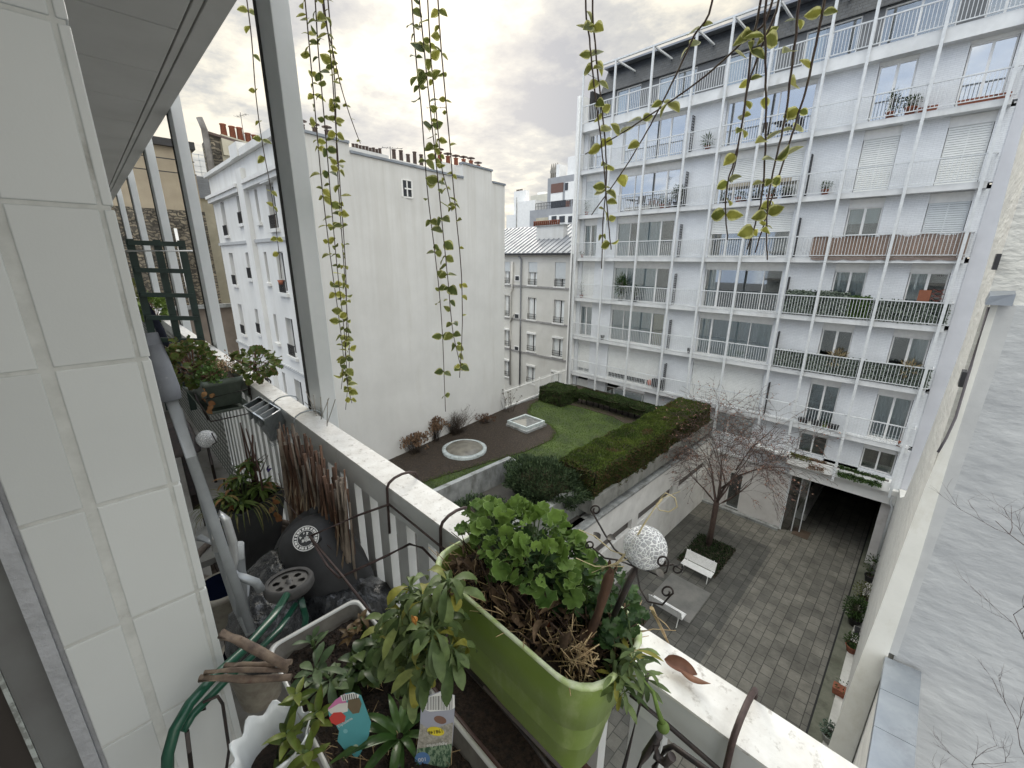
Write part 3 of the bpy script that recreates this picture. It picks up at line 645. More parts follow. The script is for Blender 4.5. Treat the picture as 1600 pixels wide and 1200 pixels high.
# little gable window
q = Vector((-17.93,11.08,3.06)); mb = MB()
for dy, dz in ((-.28,0),(.28,0)): mb.box(gx(q.y+dy)-.02,gx(q.y+dy)+.035,q.y+dy-.04,q.y+dy+.04,q.z-.36,q.z+.36)
mb.box(gx(q.y)-.01,gx(q.y)+.03,q.y-.03,q.y+.03,q.z-.32,q.z+.32)
for dz in (-.36,0,.36): mb.box(gx(q.y)-.0,gx(q.y)+.032,q.y-.24,q.y+.24,q.z+dz-.03,q.z+dz+.03)
fr = mb.build('window', FRAME, wb)
mb = MB(); mb.hexa([(gx(q.y-.26)-.1,q.y-.26,q.z-.33),(gx(q.y-.26)+.012,q.y-.26,q.z-.33),(gx(q.y+.26)+.012,q.y+.26,q.z-.33),(gx(q.y+.26)-.1,q.y+.26,q.z-.33)],[(gx(q.y-.26)-.1,q.y-.26,q.z+.33),(gx(q.y-.26)+.012,q.y-.26,q.z+.33),(gx(q.y+.26)+.012,q.y+.26,q.z+.33),(gx(q.y+.26)-.1,q.y+.26,q.z+.33)]); mb.build('pane', bpy.data.materials['dark_glass'], fr)
mb = MB(); mb.hexa([(-30,6.6,4.0),(gx(6.6)-.4,6.6,4.0),(gx(14.6)-.4,14.6,3.6),(-30,14.6,3.6)], [(-30,6.6,4.25),(gx(6.6)-.4,6.6,4.25),(gx(14.6)-.4,14.6,3.9),(-30,14.6,3.9)]); mb.build('roof', ZINC, wb)
# chimneys -----------------------------------------------
def chimney(label, pts, base, ph, pr, cap_=False, group='chimney stacks on the roofs', stackm=STUC, potm=None, w=.5, capm=SOOT):
    """stack along pts[0]-pts[-1] with a pot at each point"""
    c = (Vector(pts[0])+Vector(pts[-1]))/2
    t = thing('chimney', label, 'chimney', (c.x,c.y,base), group)
    a, b = Vector(pts[0]), Vector(pts[-1]); d = (b-a).normalized() if (b-a).length > .01 else Vector((0,1,0))
    mb = MB(); a2 = a-d*.25; b2 = b+d*.25; s = Vector((-d.y,d.x,0))*w/2
    mb.hexa([(a2-s).xy.to_3d()+Vector((0,0,base)),(a2+s).xy.to_3d()+Vector((0,0,base)),(b2+s).xy.to_3d()+Vector((0,0,base)),(b2-s).xy.to_3d()+Vector((0,0,base))], [(a2-s),(a2+s),(b2+s),(b2-s)])
    mb.build('stack', stackm, t)
    for i, p in enumerate(pts):
        p = Vector(p); h = ph*random.uniform(.75,1.2); mb = MB()
        mb.lathe(p, [(pr*1.05,0),(pr*.9,h*.9),(pr*1.1,h*.92),(pr*1.1,h),(pr*.7,h)], 10, cap=True)
        o = mb.build('chimney_pot', potm or TERRA, t)
        if cap_:
            mb = MB(); mb.tube([p+Vector((0,0,h)), p+Vector((0,0,h+.12))], pr*.3, 5); mb.lathe(p+Vector((0,0,h+.12)), [(0,.07),(pr*1.9,0),(pr*1.9,-.02),(0,-.02)], 12); mb.build('cowl', capm, o)
    return t
def lerp3(a, b, n): return [Vector(a).lerp(Vector(b), i/(n-1)) for i in range(n)]
gy = lambda y, z, off=-.7: (gx(y)+off, y, z)
chimney('long chimney of nine short sooty pots over the blank gable', lerp3(gy(8.9,4.35), gy(10.2,4.35), 9), 3.9, .24, .065, potm=SOOT)
chimney('chimney of five uneven sooty pots in the middle of the gable top', lerp3(gy(11.0,4.3,-.8), gy(12.6,4.3,-.8), 5), 3.9, .5, .09, potm=SOOT)
chimney('chimney with six red capped pots at the right end of the gable', lerp3(gy(13.9,4.72,-.9), gy(16.8,4.72,-.9), 6), 3.9, .42, .12, cap_=True)
chimney('chimney with capped pots behind the hanging vines', lerp3(gy(6.9,4.5,-.9), gy(7.9,4.5,-.9), 3), 3.9, .3, .1, cap_=True, potm=SOOT)
# antennas
def antenna(base, h, label, az=0, n=5, l=.9):
    mb = MB(); b = Vector(base); mb.tube([b, b+Vector((0,0,h))], .022, 5)
    d = Vector((math.cos(az), math.sin(az), .05)); s = Vector((-d.y, d.x, 0))
    a = b+Vector((0,0,h*.93)); mb.tube([a-d*l*.4, a+d*l*.6], .015, 4)
    for i in range(n):
        c = a+d*l*(-.4+i/(n-1)); mb.tube([c-s*(.22-.02*i), c+s*(.22-.02*i)], .009, 4)
    mb.build('tv_antenna', M_('aerial_grey', (.14,.13,.13)) if 'aerial_grey' not in bpy.data.materials else bpy.data.materials['aerial_grey'], label=label, cat='antenna', group='television antennas on the roofs')
antenna(gy(11.2,4.1,-1.4), .9, 'small tilted television antenna above the blank gable wall', 1.2)
antenna(gy(13.9,4.5,-1.2), 2.9, 'tall television antenna behind the red chimney pots', .9)
antenna(onX(384,232,-33)-Vector((0,0,.6)), 2.6, 'thin television antenna on the stone gable at far left', .4)
# ---------------- cream gable with chimney pots (behind white building)
CREAMW = M_('cream_render', (.50,.47,.37), (.40,.37,.29), scale=1, bump=.2, stain=((.33,.30,.24), .7, .55, .5, (1,1,.4)))
STONE = brick_mat('rubble_stone', (.34,.29,.21), (.17,.15,.12), (.09,.08,.065), (1,2), .55, .22, msize=.05, noise_amt=.9, bump=1, bdist=.06, warp=.7, offset=.37)
STONEX = brick_mat('rubble_stone_front', (.36,.31,.23), (.18,.16,.13), (.09,.08,.065), (0,2), .42, .20, msize=.045, noise_amt=.75, bump=1, bdist=.06, warp=.6)
cb = thing('gable_house', 'cream rendered gable end with rubble stone edge and a slate roof beyond the white building', 'house', (-35,9,G))
A = onX(342,214,-33); B = onX(430,240,-33)
mb = MB(); mb.hexa([(-36,A.y,G),(-33,A.y,G),(-33,B.y+1,G),(-36,B.y+1,G)], [(-36,A.y,A.z),(-33,A.y,A.z),(-33,B.y+1,B.z-.3),(-36,B.y+1,B.z-.3)]); mb.build('wall', CREAMW, cb)
mb = MB(); mb.hexa([(-36,A.y-.35,G),(-32.9,A.y-.5,G),(-32.9,A.y-.005,G),(-36,A.y-.005,G)], [(-36,A.y-.35,A.z+.05),(-32.9,A.y-.5,A.z+.05),(-32.9,A.y-.005,A.z+.05),(-36,A.y-.005,A.z+.05)]); mb.build('stone_quoin', STONEX, cb)
mb = MB(); mb.bar((-33,A.y-.6,A.z+.1),(-33,B.y+1,B.z-.2),.5,.14); mb.build('coping', SOOT, cb)
mb = MB(); p = Vector((-32.7,A.y-.75,A.z-6)); mb.tube([p, p+Vector((0,0,6.2)), p+Vector((0,-.15,6.8))], .17, 10); mb.build('flue_pipe', M_('grey_flue', (.22,.21,.2), (.12,.11,.10), scale=2), cb)
ch = chimney('row of red clay chimney pots along the cream gable', [Vector((-33,A.y+t*(B.y-A.y),A.z+.15+t*(B.z-A.z))) for t in (.1,.25,.38,.52,.64,.76)], A.z-1, .62, .17, stackm=CREAMW)
mb = MB(); p = onX(365,250,-33)
# ---------------- beige building with stone lower wall (far left)
bb = thing('beige_building', 'tall beige blank building with rubble stone lower wall seen between the posts', 'building', (-40,0,G))
X = -38
T = onX(272,228,X); S1 = onX(300,330,X)
mb = MB(); mb.box(-48,X,-14,T.y+.9,S1.z,T.z-.1); mb.build('upper_wall', M_('beige_render', (.40,.34,.25), (.32,.27,.20), scale=.6, stain=((.25,.22,.17), .5, .55, .5, (1,1,.3))), bb)
mb = MB(); mb.box(-48,X+.1,-14,T.y+1.0,S1.z-9.5,S1.z); mb.build('stone_wall', STONE, bb)
mb = MB(); mb.box(-48.2,X+.3,-14.2,T.y+1.1,T.z-.1,T.z+.35); mb.build('roof_edge', DKMET, bb)
S2 = onX(330,470,X)
mb = MB(); mb.box(-48,X+1.2,-14,7.5,G,S2.z-.4); mb.build('lower_wall', M_('brown_render', (.22,.18,.15), (.13,.11,.095), scale=.6), bb)
mb = MB(); mb.box(X+1.1,X+1.5,-14,7.5,S2.z-.4,S2.z-.15); mb.build('ledge', CONC, bb)
mb = MB()
for py in (252,262): pass
a = onX(255,247,X+.3); mb.bar((X+.3,-6,a.z),(X+.3,T.y+.9,a.z),.06,.06); mb.bar((X+.3,-6,a.z-.8),(X+.3,T.y+.9,a.z-.8),.06,.06)
mb.build('terrace_rail', DKMET, bb)
for dy in (0,.5,1.1):
    mb = MB(); mb.tube([(X+.35,T.y-1.6+dy*1.4,S1.z-9),(X+.35,T.y-1.6+dy*1.4,S1.z-1.2)], .09, 8); mb.build('drain_pipe', WHITE, bb)
# darker block between stone wall and white building, with roof plant
lb = thing('grey_house', 'low grey roofed house with rooftop ladder between the stone wall and the white building', 'house', (-44,6,G))
mb = MB(); P1 = onX(322,285,-42); mb.box(-50,-42,P1.y-2.2,P1.y+1.8,G,P1.z-1.2); mb.build('wall', CREAMW, lb)
mb = MB(); mb.hexa([(-50,P1.y-2.4,P1.z-1.2),(-41.8,P1.y-2.4,P1.z-1.2),(-41.8,P1.y+2,P1.z-1.2),(-50,P1.y+2,P1.z-1.2)], [(-48,P1.y-1.2,P1.z+.6),(-43.5,P1.y-1.2,P1.z+.6),(-43.5,P1.y+1.2,P1.z+.6),(-48,P1.y+1.2,P1.z+.6)]); mb.build('roof', SLATE, lb)
mb = MB()
for k in range(5): mb.bar((-43.4,P1.y-1.4+k*.5,P1.z+.6),(-43.4,P1.y-1.4+k*.5,P1.z+2.2),.06,.06)
for k in range(4): mb.bar((-43.4,P1.y-1.4,P1.z+.9+k*.42),(-43.4,P1.y+.6,P1.z+.9+k*.42),.06,.06)
mb.build('roof_cage', RAILW, lb)
# ============================================================ ZINC ROOF BUILDING
zbg = thing('zinc_roof_building', 'cream building with a ribbed zinc roof and tall French windows beyond the lawn', 'apartment building', (-28,31,G))
ZW = M_('pale_cream_render', (.64,.63,.60), (.56,.55,.52), scale=.6, stain=((.48,.45,.40), .8, .58, .5, (1,1,.3)))
ZC = [(-38,-37.1),(-32.35,-31.55),(-28.95,-27.8),(-25.6,-24.35)]
rows = [(-.12,2.15),(-3.48,2.15),(-7.08,1.78),(-10.45,1.78)]
mb = MB(); xz = [-44]+[v for c in ZC for v in c]+[-19.0]
for a, b in zip(xz[0::2], xz[1::2]): mb.box(a, b, 31, 31.4, -16, .50)
for a, b in ZC:
    z = -16
    for t, h in reversed(rows): mb.box(a, b, 31.001, 31.4, z, t-h); z = t
    mb.box(a, b, 31.001, 31.4, z, .50)
mb.box(-44,-19,31.7,31.9,-16,.45)
mb.build('wall', ZW, zbg)
mb = MB()
for z in (-2.5,-5.85,-9.2): mb.box(-44,-19,30.9,31,z,z+.16)
mb.build('string_course', M_('weathered_band', (.34,.33,.33), (.24,.24,.24), scale=3), zbg)
for a, b in ZC:
    for k, (t, h) in enumerate(rows):
        mb = MB(); y = 31.18; f = .07
        mb.box(a,a+f,y,y+.06,t-h,t); mb.box(b-f,b,y,y+.06,t-h,t); mb.box(a+f,b-f,y,y+.06,t-f,t); mb.box((a+b)/2-.06,(a+b)/2+.06,y,y+.06,t-h,t-f)
        fr = mb.build('window', FRAME, zbg)
        mb = MB(); mb.box(a+f,b-f,y+.02,y+.03,t-h,t-f); mb.build('pane', bpy.data.materials['dark_glass'], fr)
        mb = MB(); curtain(mb, a+.1, (a+b)/2-.08, y+.015, t-h, t-f, .005); curtain(mb, (a+b)/2+.2, b-.1, y+.015, t-h, t-f, .005); mb.build('curtain', CURT, fr)
        mb = MB(); x = a
        while x < b: mb.bar((x,30.97,t-h+.02),(x,30.97,t-h+.55),.02,.02); x += .14
        for zz in (.1,.3,.55): mb.bar((a,30.97,t-h+zz),(b,30.97,t-h+zz),.03,.03)
        mb.build('guard_rail', DKMET, fr)
        mb = MB(); mb.box(a-.1,b+.1,30.88,31.0,t-h-.12,t-h); mb.build('sill', WHITE, fr)
        if k in (0,) :
            mb = MB(); hh = {0:.95,1:1.45}.get(int(a > -27), .95); mb.box(a+.03,b-.03,31.05,31.1,t-hh,t); mb.build('shutter', SHUTG, fr)
        if k in (2,3):
            mb = MB(); mb.box(a-.05,b+.05,30.9,31.1,t-.02,t+.16); mb.build('shutter_box', WHITE, fr)
for zz in (-1.4,-5.2,-8.6):
    mb = MB(); mb.box(-30.8,-30.1,30.97,31.0,zz-.6,zz); fr = mb.build('vent_window', FRAME, zbg)
    mb = MB(); mb.box(-30.7,-30.2,30.95,30.97,zz-.5,zz-.1); mb.build('pane', bpy.data.materials['dark_glass'], fr)
mb = MB(); mb.tube([(-29.8,30.85,-13),(-29.8,30.85,.1),(-30.1,30.8,.4)], .09, 8); mb.build('rain_pipe', M_('grey_pipe', (.25,.26,.28)), zbg)
mb = MB(); mb.tube([(-31.25,30.85,-13),(-31.25,30.85,-3.2),(-31.05,30.85,-2.8),(-31.05,30.85,-.1)], .09, 8); mb.tube([(-31.25,30.85,-6.2),(-30.7,30.85,-5.2)], .08, 8); mb.build('waste_pipe', ZW, zbg)
mb = MB(); mb.hexa([(-44,30.6,.52),(-19.4,30.6,.52),(-19.4,31.2,.52),(-44,31.2,.52)], [(-44,30.6,.66),(-19.4,30.6,.66),(-19.4,31.2,.7),(-44,31.2,.7)]); mb.build('gutter', DKMET, zbg)
rz = lambda y: .72+(y-30.7)*(3.55-.72)/(36-30.7)
mb = MB(); mb.hexa([(-44,30.7,.55),(-19.4,30.7,.55),(-19.4,36,.55),(-44,36,.55)], [(-44,30.7,rz(30.7)),(-19.4,30.7,rz(30.7)),(-19.4,36,rz(36)),(-44,36,rz(36))])
x = -43.8
while x < -19.4: mb.bar((x,30.7,rz(30.7)+.03),(x,36,rz(36)+.03),.07,.09); x += .62
mb.build('zinc_roof', M_('weathered_zinc', (.33,.34,.36), (.20,.21,.23), rough=.42, metal=.4, scale=.8, detail=9), zbg)
c0, c1 = onY(841,372,33.5), onY(884,352,33.5)
c = thing('chimney', 'broad cream chimney block lined with red clay pots on the zinc roof', 'chimney', ((c0.x+c1.x)/2,33.5,rz(33)), 'chimney stacks on the roofs')
mb = MB(); mb.box(c0.x,c1.x,33.2,33.8,1.8,c1.z); mb.build('stack', STUC, c)
mb = MB(); mb.box(c0.x-.1,c1.x+.1,33.1,33.9,c1.z,c1.z+.1); mb.build('cap', CONC, c)
n = 13; x0 = onY(835,350,33.5).x; x1 = onY(873,350,33.5).x
for i in range(n):
    mb = MB(); mb.lathe((x0+(x1-x0)*i/(n-1),33.5,c1.z+.1), [(.10,0),(.09,.4),(.11,.42),(.11,.46),(.06,.46)], 8, cap=True); mb.build('chimney_pot', TERRA, c)
c0, c1 = onY(790,372,33), onY(812,352,33)
# ---------------- far blocks, y = 60
fw_ = thing('white_block', 'narrow white block with a pipe and chimney pots beyond the zinc roof', 'building', (-57,60,G))
a, b = onY(806,316,60), onY(836,316,60)
mb = MB(); mb.box(a.x,b.x,60,66,G,a.z); mb.box(onY(789,1,60).x,a.x,60.5,66,G,onY(789,336,60).z); mb.build('wall', WHITE, fw_)
a2, b2 = onY(806,300,62), onY(824,313,62)
mb = MB(); mb.box(a2.x,b2.x,61.5,62.5,G,a2.z); mb.build('chimney', WHITE, fw_)
for i in range(4):
    mb = MB(); mb.lathe((a2.x+.35+i*.42,62,a2.z), [(.15,0),(.13,.35),(.15,.36),(.1,.36)], 8, cap=True); mb.build('chimney_pot', SOOT, fw_)
mb = MB(); mb.tube([(a.x+.3,59.9,0),(a.x+.3,59.9,a.z+.8)], .1, 6); mb.build('pipe', CONC, fw_)
fc = thing('cream_roof_block', 'low cream block on the skyline between the white and the grey buildings', 'building', (-66,75,G))
a, b = onY(829,306,75), onY(858,306,75); mb = MB(); mb.box(a.x,b.x,75,80,G,a.z); mb.build('wall', M_('cream_far', (.62,.60,.52), scale=1), fc)
a, b = onY(835,305,75), onY(846,303,75); mb = MB(); mb.box(a.x,b.x,76,77,0,b.z+.6); mb.build('chimney', WHITE, fc)
gb = thing('grey_block', 'stepped grey and white modern block with red-brown blinds on the skyline', 'apartment building', (-50,60,G))
GREYP = M_('grey_panel', (.33,.34,.36), (.28,.29,.31), scale=1)
u0, u1 = onY(856,279,60), onY(912,272,60); l0 = onY(834,330,58)
mb = MB(); mb.box(u0.x,-40,60,66,G,u0.z); mb.box(l0.x,-40,57,60,G,l0.z); mb.build('wall', GREYP, gb)
def panel(px0,py0,px1,py1,y,m,name,dy=.1):
    a, b = onY(px0,py0,y), onY(px1,py1,y); mb = MB(); mb.box(a.x,b.x,y-dy,y-.004,b.z,a.z); return mb.build(name, m, gb)
panel(861,302,879,313,60,WHITE,'white_panel'); panel(884,285,900,312,60,WHITE,'white_panel')
panel(862,288,880,300,60,M_('brown_blind', (.16,.09,.075)),'window',.15); panel(884,286,888,297,60,bpy.data.materials['dark_glass'],'window',.18)
panel(862,315,884,326,60,bpy.data.materials['dark_glass'],'window',.18); panel(885,314,890,325,60,bpy.data.materials['brown_blind'],'window',.2)
panel(838,341,856,352,57,CREAMW,'white_panel'); panel(858,337,900,349,57,WHITE,'white_panel')
for a_, b_ in ((863,870),(875,883),(889,897)): panel(a_,338,b_,347,57,bpy.data.materials['dark_glass'],'window',.2)
a, b = onY(837,322,57), onY(897,318,57); mb = MB()
for k in range(25): mb.bar((a.x+(b.x-a.x)*k/24,57,l0.z),(a.x+(b.x-a.x)*k/24,57,l0.z+1.0),.06,.06)
mb.bar((a.x,57,l0.z+1.0),(b.x,57,l0.z+1.0),.07,.07); mb.bar((a.x,57,l0.z+.5),(b.x,57,l0.z+.5),.04,.04)
mb.build('terrace_rail', DKMET, gb)
mb = MB(); a, b = onY(875,262,62), onY(880,262,62); mb.box(a.x,b.x,61,63,10,onY(878,258,62).z); mb.box(onY(893,248,62).x,onY(905,248,62).x,61,64,10,onY(898,246,62).z); mb.build('chimney', WHITE, gb)
tw = thing('church_tower', 'grey crenellated church tower just showing over the grey block', 'tower', (-70,90,G))
a, b = onY(859,283,90), onY(871,283,90); zt_ = onY(865,270,90).z
m_tw = M_('tower_stone', (.30,.28,.25), (.2,.19,.17), scale=1)
mb = MB(); mb.box(a.x,b.x,90,92,G,a.z)
for k in range(4):
    x = a.x+(b.x-a.x)*(k+.5)/4; mb.box(x-.16,x+.16,90,90.4,a.z,zt_)
mb.box(a.x,b.x,90,92,zt_,zt_+.6); mb.build('shaft', m_tw, tw)
for k in range(4):
    x = a.x+(b.x-a.x)*(k+.5)/4; mb = MB(); mb.hexa([(x-.22,90,zt_+.6),(x+.22,90,zt_+.6),(x+.22,90.5,zt_+.6),(x-.22,90.5,zt_+.6)], [(x-.06,90.2,zt_+2.2),(x+.06,90.2,zt_+2.2),(x+.06,90.3,zt_+2.2),(x-.06,90.3,zt_+2.2)]); mb.build('pinnacle', m_tw, tw)
# ============================================================ RIGHT BOUNDARY WALLS
def wavewall(name, c1, c2, stretch=(.55,1,1.15), bd=.05, st=None):
    return M_(name, c1, c2, rough=.85, scale=1.6, stretch=stretch, bump=.5, bscale=5.5, bdist=bd, detail=5, stain=st)
CREAMR = wavewall('rough_cream_plaster', (.66,.655,.62), (.56,.555,.53), stretch=(1,.5,1.8), bd=.08)
GREYR = wavewall('rough_grey_plaster', (.53,.54,.55), (.42,.43,.445), bd=.055, st=((.47,.49,.50), .8, .56, .5, (.5,1,1.2)))
rw = thing('party_wall', 'tall rough plastered party wall closing the courtyard on the right', 'wall', (1.5,14,G))
prof = [(9.42,G),(26.4,G),(26.4,-10.6),(21.5,-9.0),(17.6,-7.3),(15,-5.1),(13.6,-3.6),(12.6,-2.3),(11.8,-1.35),(12.1,-.4),(12.6,.6),(15.6,3.5),(18.5,7.5),(9.42,7.5)]
mb = MB(); n = len(prof); lo = [(.48,y,z) for y, z in prof]; hi = [(.98,y,z) for y, z in prof]; mb.hexa(lo, hi); mb.box(.99,9,9.45,10,-.55,7.5)
mb.build('far_wall', CREAMR, rw)
mb = MB(); mb.box(.75,9,9.32,9.9,G,-.56); mb.build('grey_wall', GREYR, rw)
edge = [(.52,-.56),(.555,-2.4),(.50,-2.9),(.455,-3.6),(.43,-4.4),(.375,-6.2),(.32,-7.6),(.275,-9.2),(.16,G)]
mb = MB(); redge = [(.60,-.56),(.62,-3),(.66,-5),(.67,-7),(.66,-10.2),(.7,G)]
pts = edge+redge[::-1]
mb.hexa([(x,9.27,z) for x, z in pts], [(max(x,.47),9.44,z) for x, z in pts]); mb.build('cream_strip', M_('smooth_cream_plaster', (.80,.79,.74), (.72,.71,.66), scale=1.2, bump=.25, bscale=6, stain=((.60,.57,.48), 1.2, .55, .5, (1,1,.5))), rw)
mb = MB(); mb.box(.56,.78,9.288,9.33,-6.95,-.565); mb.build('smooth_band', M_('grey_smooth_plaster', (.56,.565,.565), (.48,.485,.49), scale=1.5, bump=.2, bscale=8), rw)
mb = MB(); mb.hexa([(.46,9.1,-.56),(.72,9.1,-.56),(.72,9.35,-.5),(.46,9.35,-.5)], [(.48,9.1,-.44),(.72,9.12,-.40),(.72,9.35,-.36),(.48,9.35,-.38)]); mb.build('rain_hopper', ZINC, rw)
mb = MB(); mb.tube([(.51,9.22,-.6),(.525,9.22,-1.5),(.54,9.22,-2.3),(.51,9.2,-2.65),(.47,9.18,-2.9)], .019, 6); mb.build('cable_conduit', M_('old_cable', (.14,.13,.14)), label='dark cable conduit running down the edge of the party wall', cat='conduit')
for (px, py) in ((1558,408),(1505,590)):
    q = onX(px, py, .46); mb = MB(); mb.box(q.x-.03,.48,q.y-.12,q.y+.12,q.z-.12,q.z+.1); mb.build('wall_lamp', DKMET, label='small dark box lamp high on the party wall' if py < 500 else 'small dark bracket lower on the party wall', cat='lamp')
lw = thing('boundary_wall', 'lower boundary wall with zinc coping ending against the grey plaster wall', 'wall', (.87,6,G))
mb = MB(); mb.box(.68,1.08,1.5,9.24,G,-7.1); mb.build('wall', CREAMR, lw)
mb = MB()
y = 9.24
while y > 1.5:
    y2 = y-.86; mb.hexa([(.63,y2+.004,-7.1),(1.13,y2+.004,-7.1),(1.13,y-.004,-7.1),(.63,y-.004,-7.1)], [(.64,y2+.004,-7.03),(1.12,y2+.004,-6.98),(1.12,y-.004,-6.98),(.64,y-.004,-7.03)]); y = y2
mb.build('zinc_coping', ZINC, lw)
# ============================================================ OWN BUILDING
ob = thing('tiled_building', 'white tiled balcony front of the viewpoint building at the left edge', 'apartment building', (-3,-.7,G))
TILE = M_('white_tile', (.595,.615,.615), (.55,.57,.57), rough=.35, scale=1.2, bump=.06, bscale=300, bdist=.002, stain=((.46,.47,.47), 1.5, .55, .18, (1,1,1)))
GROUT = M_('tile_grout', (.60,.61,.595), (.50,.51,.495), rough=.9, scale=30, stain=((.26,.25,.23), 9, .58, .6, (1,1,1)))
_n, _l = TILE.node_tree.nodes, TILE.node_tree.links; _b = _n['Principled BSDF']; _src = _b.inputs['Base Color'].links[0].from_socket
_at = _n.new('ShaderNodeAttribute'); _at.attribute_name = 'Col'; _sp = _n.new('ShaderNodeSeparateColor'); _l.new(_at.outputs['Color'], _sp.inputs[0])
_mr = _n.new('ShaderNodeMapRange'); _mr.inputs[3].default_value = .92; _mr.inputs[4].default_value = 1.05; _l.new(_sp.outputs[0], _mr.inputs[0])
_ml = _n.new('ShaderNodeMixRGB'); _ml.blend_type = 'MULTIPLY'; _ml.inputs[0].default_value = 1; _l.new(_src, _ml.inputs[1]); _l.new(_mr.outputs[0], _ml.inputs[2]); _l.new(_ml.outputs[0], _b.inputs['Base Color'])
mb = MB(); px_ = -.862; mb.box(-1.0,px_+.0095,-.134,.047,-1.65,.94); mb.build('pier_core', GROUT, ob)
zs = [.285+.2175*k for k in range(3,-9,-1)]
mb = MB()
for z1, z0 in zip(zs, zs[1:]):
    z1 = min(z1, .94); 
    if z1-z0 < .03: continue
    a, b = z0+.0028, z1-.0028
    mb.cc = (random.random(),0,0); mb.box(px_,px_+.012,-.134,-.068,a,b); mb.cc = (random.random(),0,0); mb.box(px_,px_+.012,-.054,.0335,a,b); mb.box(px_,px_+.012,.0385,.0505,a,b)
    mb.box(-.999,px_-.001,.047,.0505,a,b)
o = mb.build('pier_tiles', TILE, ob, bevel=.0022)
mb = MB(); mb.box(-1.0,px_+.006,-.155,-.1345,-1.65,.94); mb.box(-.855,-.848,-.158,-.14,-1.65,.94); mb.build('pier_edge_render', M_('lilac_render', (.40,.41,.44), (.32,.33,.35), scale=20, bump=.3), ob)
mb = MB(); mb.box(-1.0,-.87,-.20,-.156,-1.65,.94); mb.build('door_reveal', M_('grey_reveal', (.16,.165,.165), (.13,.13,.13), scale=8), ob)
mb = MB(); mb.box(-1.0,-.868,-.206,-.2005,-1.65,.94); mb.build('reveal_trim', M_('chipped_trim', (.40,.43,.42), (.22,.23,.22), scale=60, contrast=(.45,.55)), ob)
mb = MB(); mb.box(-1.0,-.875,-.238,-.207,-1.65,.94); mb.build('door_gasket', M_('brown_gasket', (.035,.028,.024)), ob)
mb = MB(); mb.box(-1.0,-.88,-.40,-.239,-1.65,.94); mb.build('door_frame', M_('greygreen_frame', (.17,.20,.20), (.15,.18,.18), rough=.4), ob)
mb = MB(); mb.box(-14,1.2,-1.3,-.75,-16,12); mb.box(-14,-1.01,-.749,-.5,-16,12); mb.build('wall', TILE, ob)
SOFM = M_('soffit_boards', (.64,.63,.61), (.57,.56,.54), rough=.6, scale=2, bump=.1, bscale=200, bdist=.002)
mb = MB()
x = .5
while x > -14: mb.box(x-.61+.004,x-.004,-.7,.495,.94,1.0); x -= .61
mb.box(-14,.5,.505,.535,.945,1.0); mb.box(-14,.5,.54,.62,.94,1.0); mb.box(-14,.5,-.7,.62,1.0,1.16)
mb.build('soffit', SOFM, ob, bevel=.003)
mb = MB(); mb.box(-14,4,-.75,.60,-1.85,-1.65); mb.build('balcony_floor', M_('balcony_concrete', (.34,.33,.31), (.22,.21,.20), scale=3, bump=.2, stain=((.12,.12,.10), 5, .52, .6, (1,1,1))), ob)
# posts
POSTM = M_('aluminium_post', (.72,.74,.75), (.62,.65,.66), rough=.42, scale=3, metal=.0, stain=((.66,.67,.67), 8, .6, .5, (1,1,.2)))
POSTD = M_('post_edge_shade', (.06,.06,.06))
first = None
names = ['aluminium balcony post nearest the camera, in front of the blank gable', 'second aluminium post from the camera, left of the white windowed facade', 'third aluminium post along the balcony', 'fourth aluminium post along the balcony beside the soffit edge', 'farthest visible aluminium post along the balcony']
for k, x in enumerate([-1.87,-3.92,-5.45,-7.4,-9.5]):
    if first is None:
        first = t = thing('steel_post', names[0], 'post', (x,.655,-2.2), 'aluminium posts outside the balcony rail')
        mb = MB(); mb.box(x-.07,x+.07,.628,.692,-2.2,1.16); mb.box(x-.07,x+.07,.628,.692,1.166,4.2); mb.build('tube', POSTM, t, bevel=.003)
        mb = MB(); mb.box(x-.078,x-.0705,.620,.66,-2.2,4.2); mb.build('edge_shade_strip', POSTD, t)  # near-black strip put in for the shade along the post's left edge
    else: copy_thing(first, (x,.655,-2.2), names[k])
# railing
rl = thing('balcony_railing', 'white metal balcony railing with a lichen spotted flat handrail', 'railing', (-2,.57,-1.65))
HR = M_('speckled_handrail', (.80,.79,.76), (.66,.64,.60), rough=.6, scale=22, detail=10, bump=.25, bscale=120, bdist=.003, stain=((.34,.31,.27), 48, .555, .8, (1,1,1)))
RP = M_('grey_white_rail', (.66,.67,.66), (.58,.59,.58), rough=.5, scale=8, stain=((.30,.29,.27), 45, .66, .55, (1,1,.35)))
mb = MB(); mb.box(-14,3,.524,.611,-.655,-.65); mb.build('handrail', HR, rl)
mb = MB()
cuts = [-14,-9.5,-5.5,-1.42,-.0,3]
for a, b in zip(cuts, cuts[1:]): mb.box(a+.0015,b-.0015,.525,.610,-.74,-.6555)
mb.build('top_beam', RP, rl, bevel=.002)
mb = MB(); mb.box(-14,3,.545,.59,-1.60,-1.56); mb.build('bottom_rail', RP, rl)
mb = MB(); x = -13.9
while x < 2.9: mb.box(x-.03,x+.03,.552,.58,-1.56,-.74); x += .118
mb.build('balusters', RP, rl)
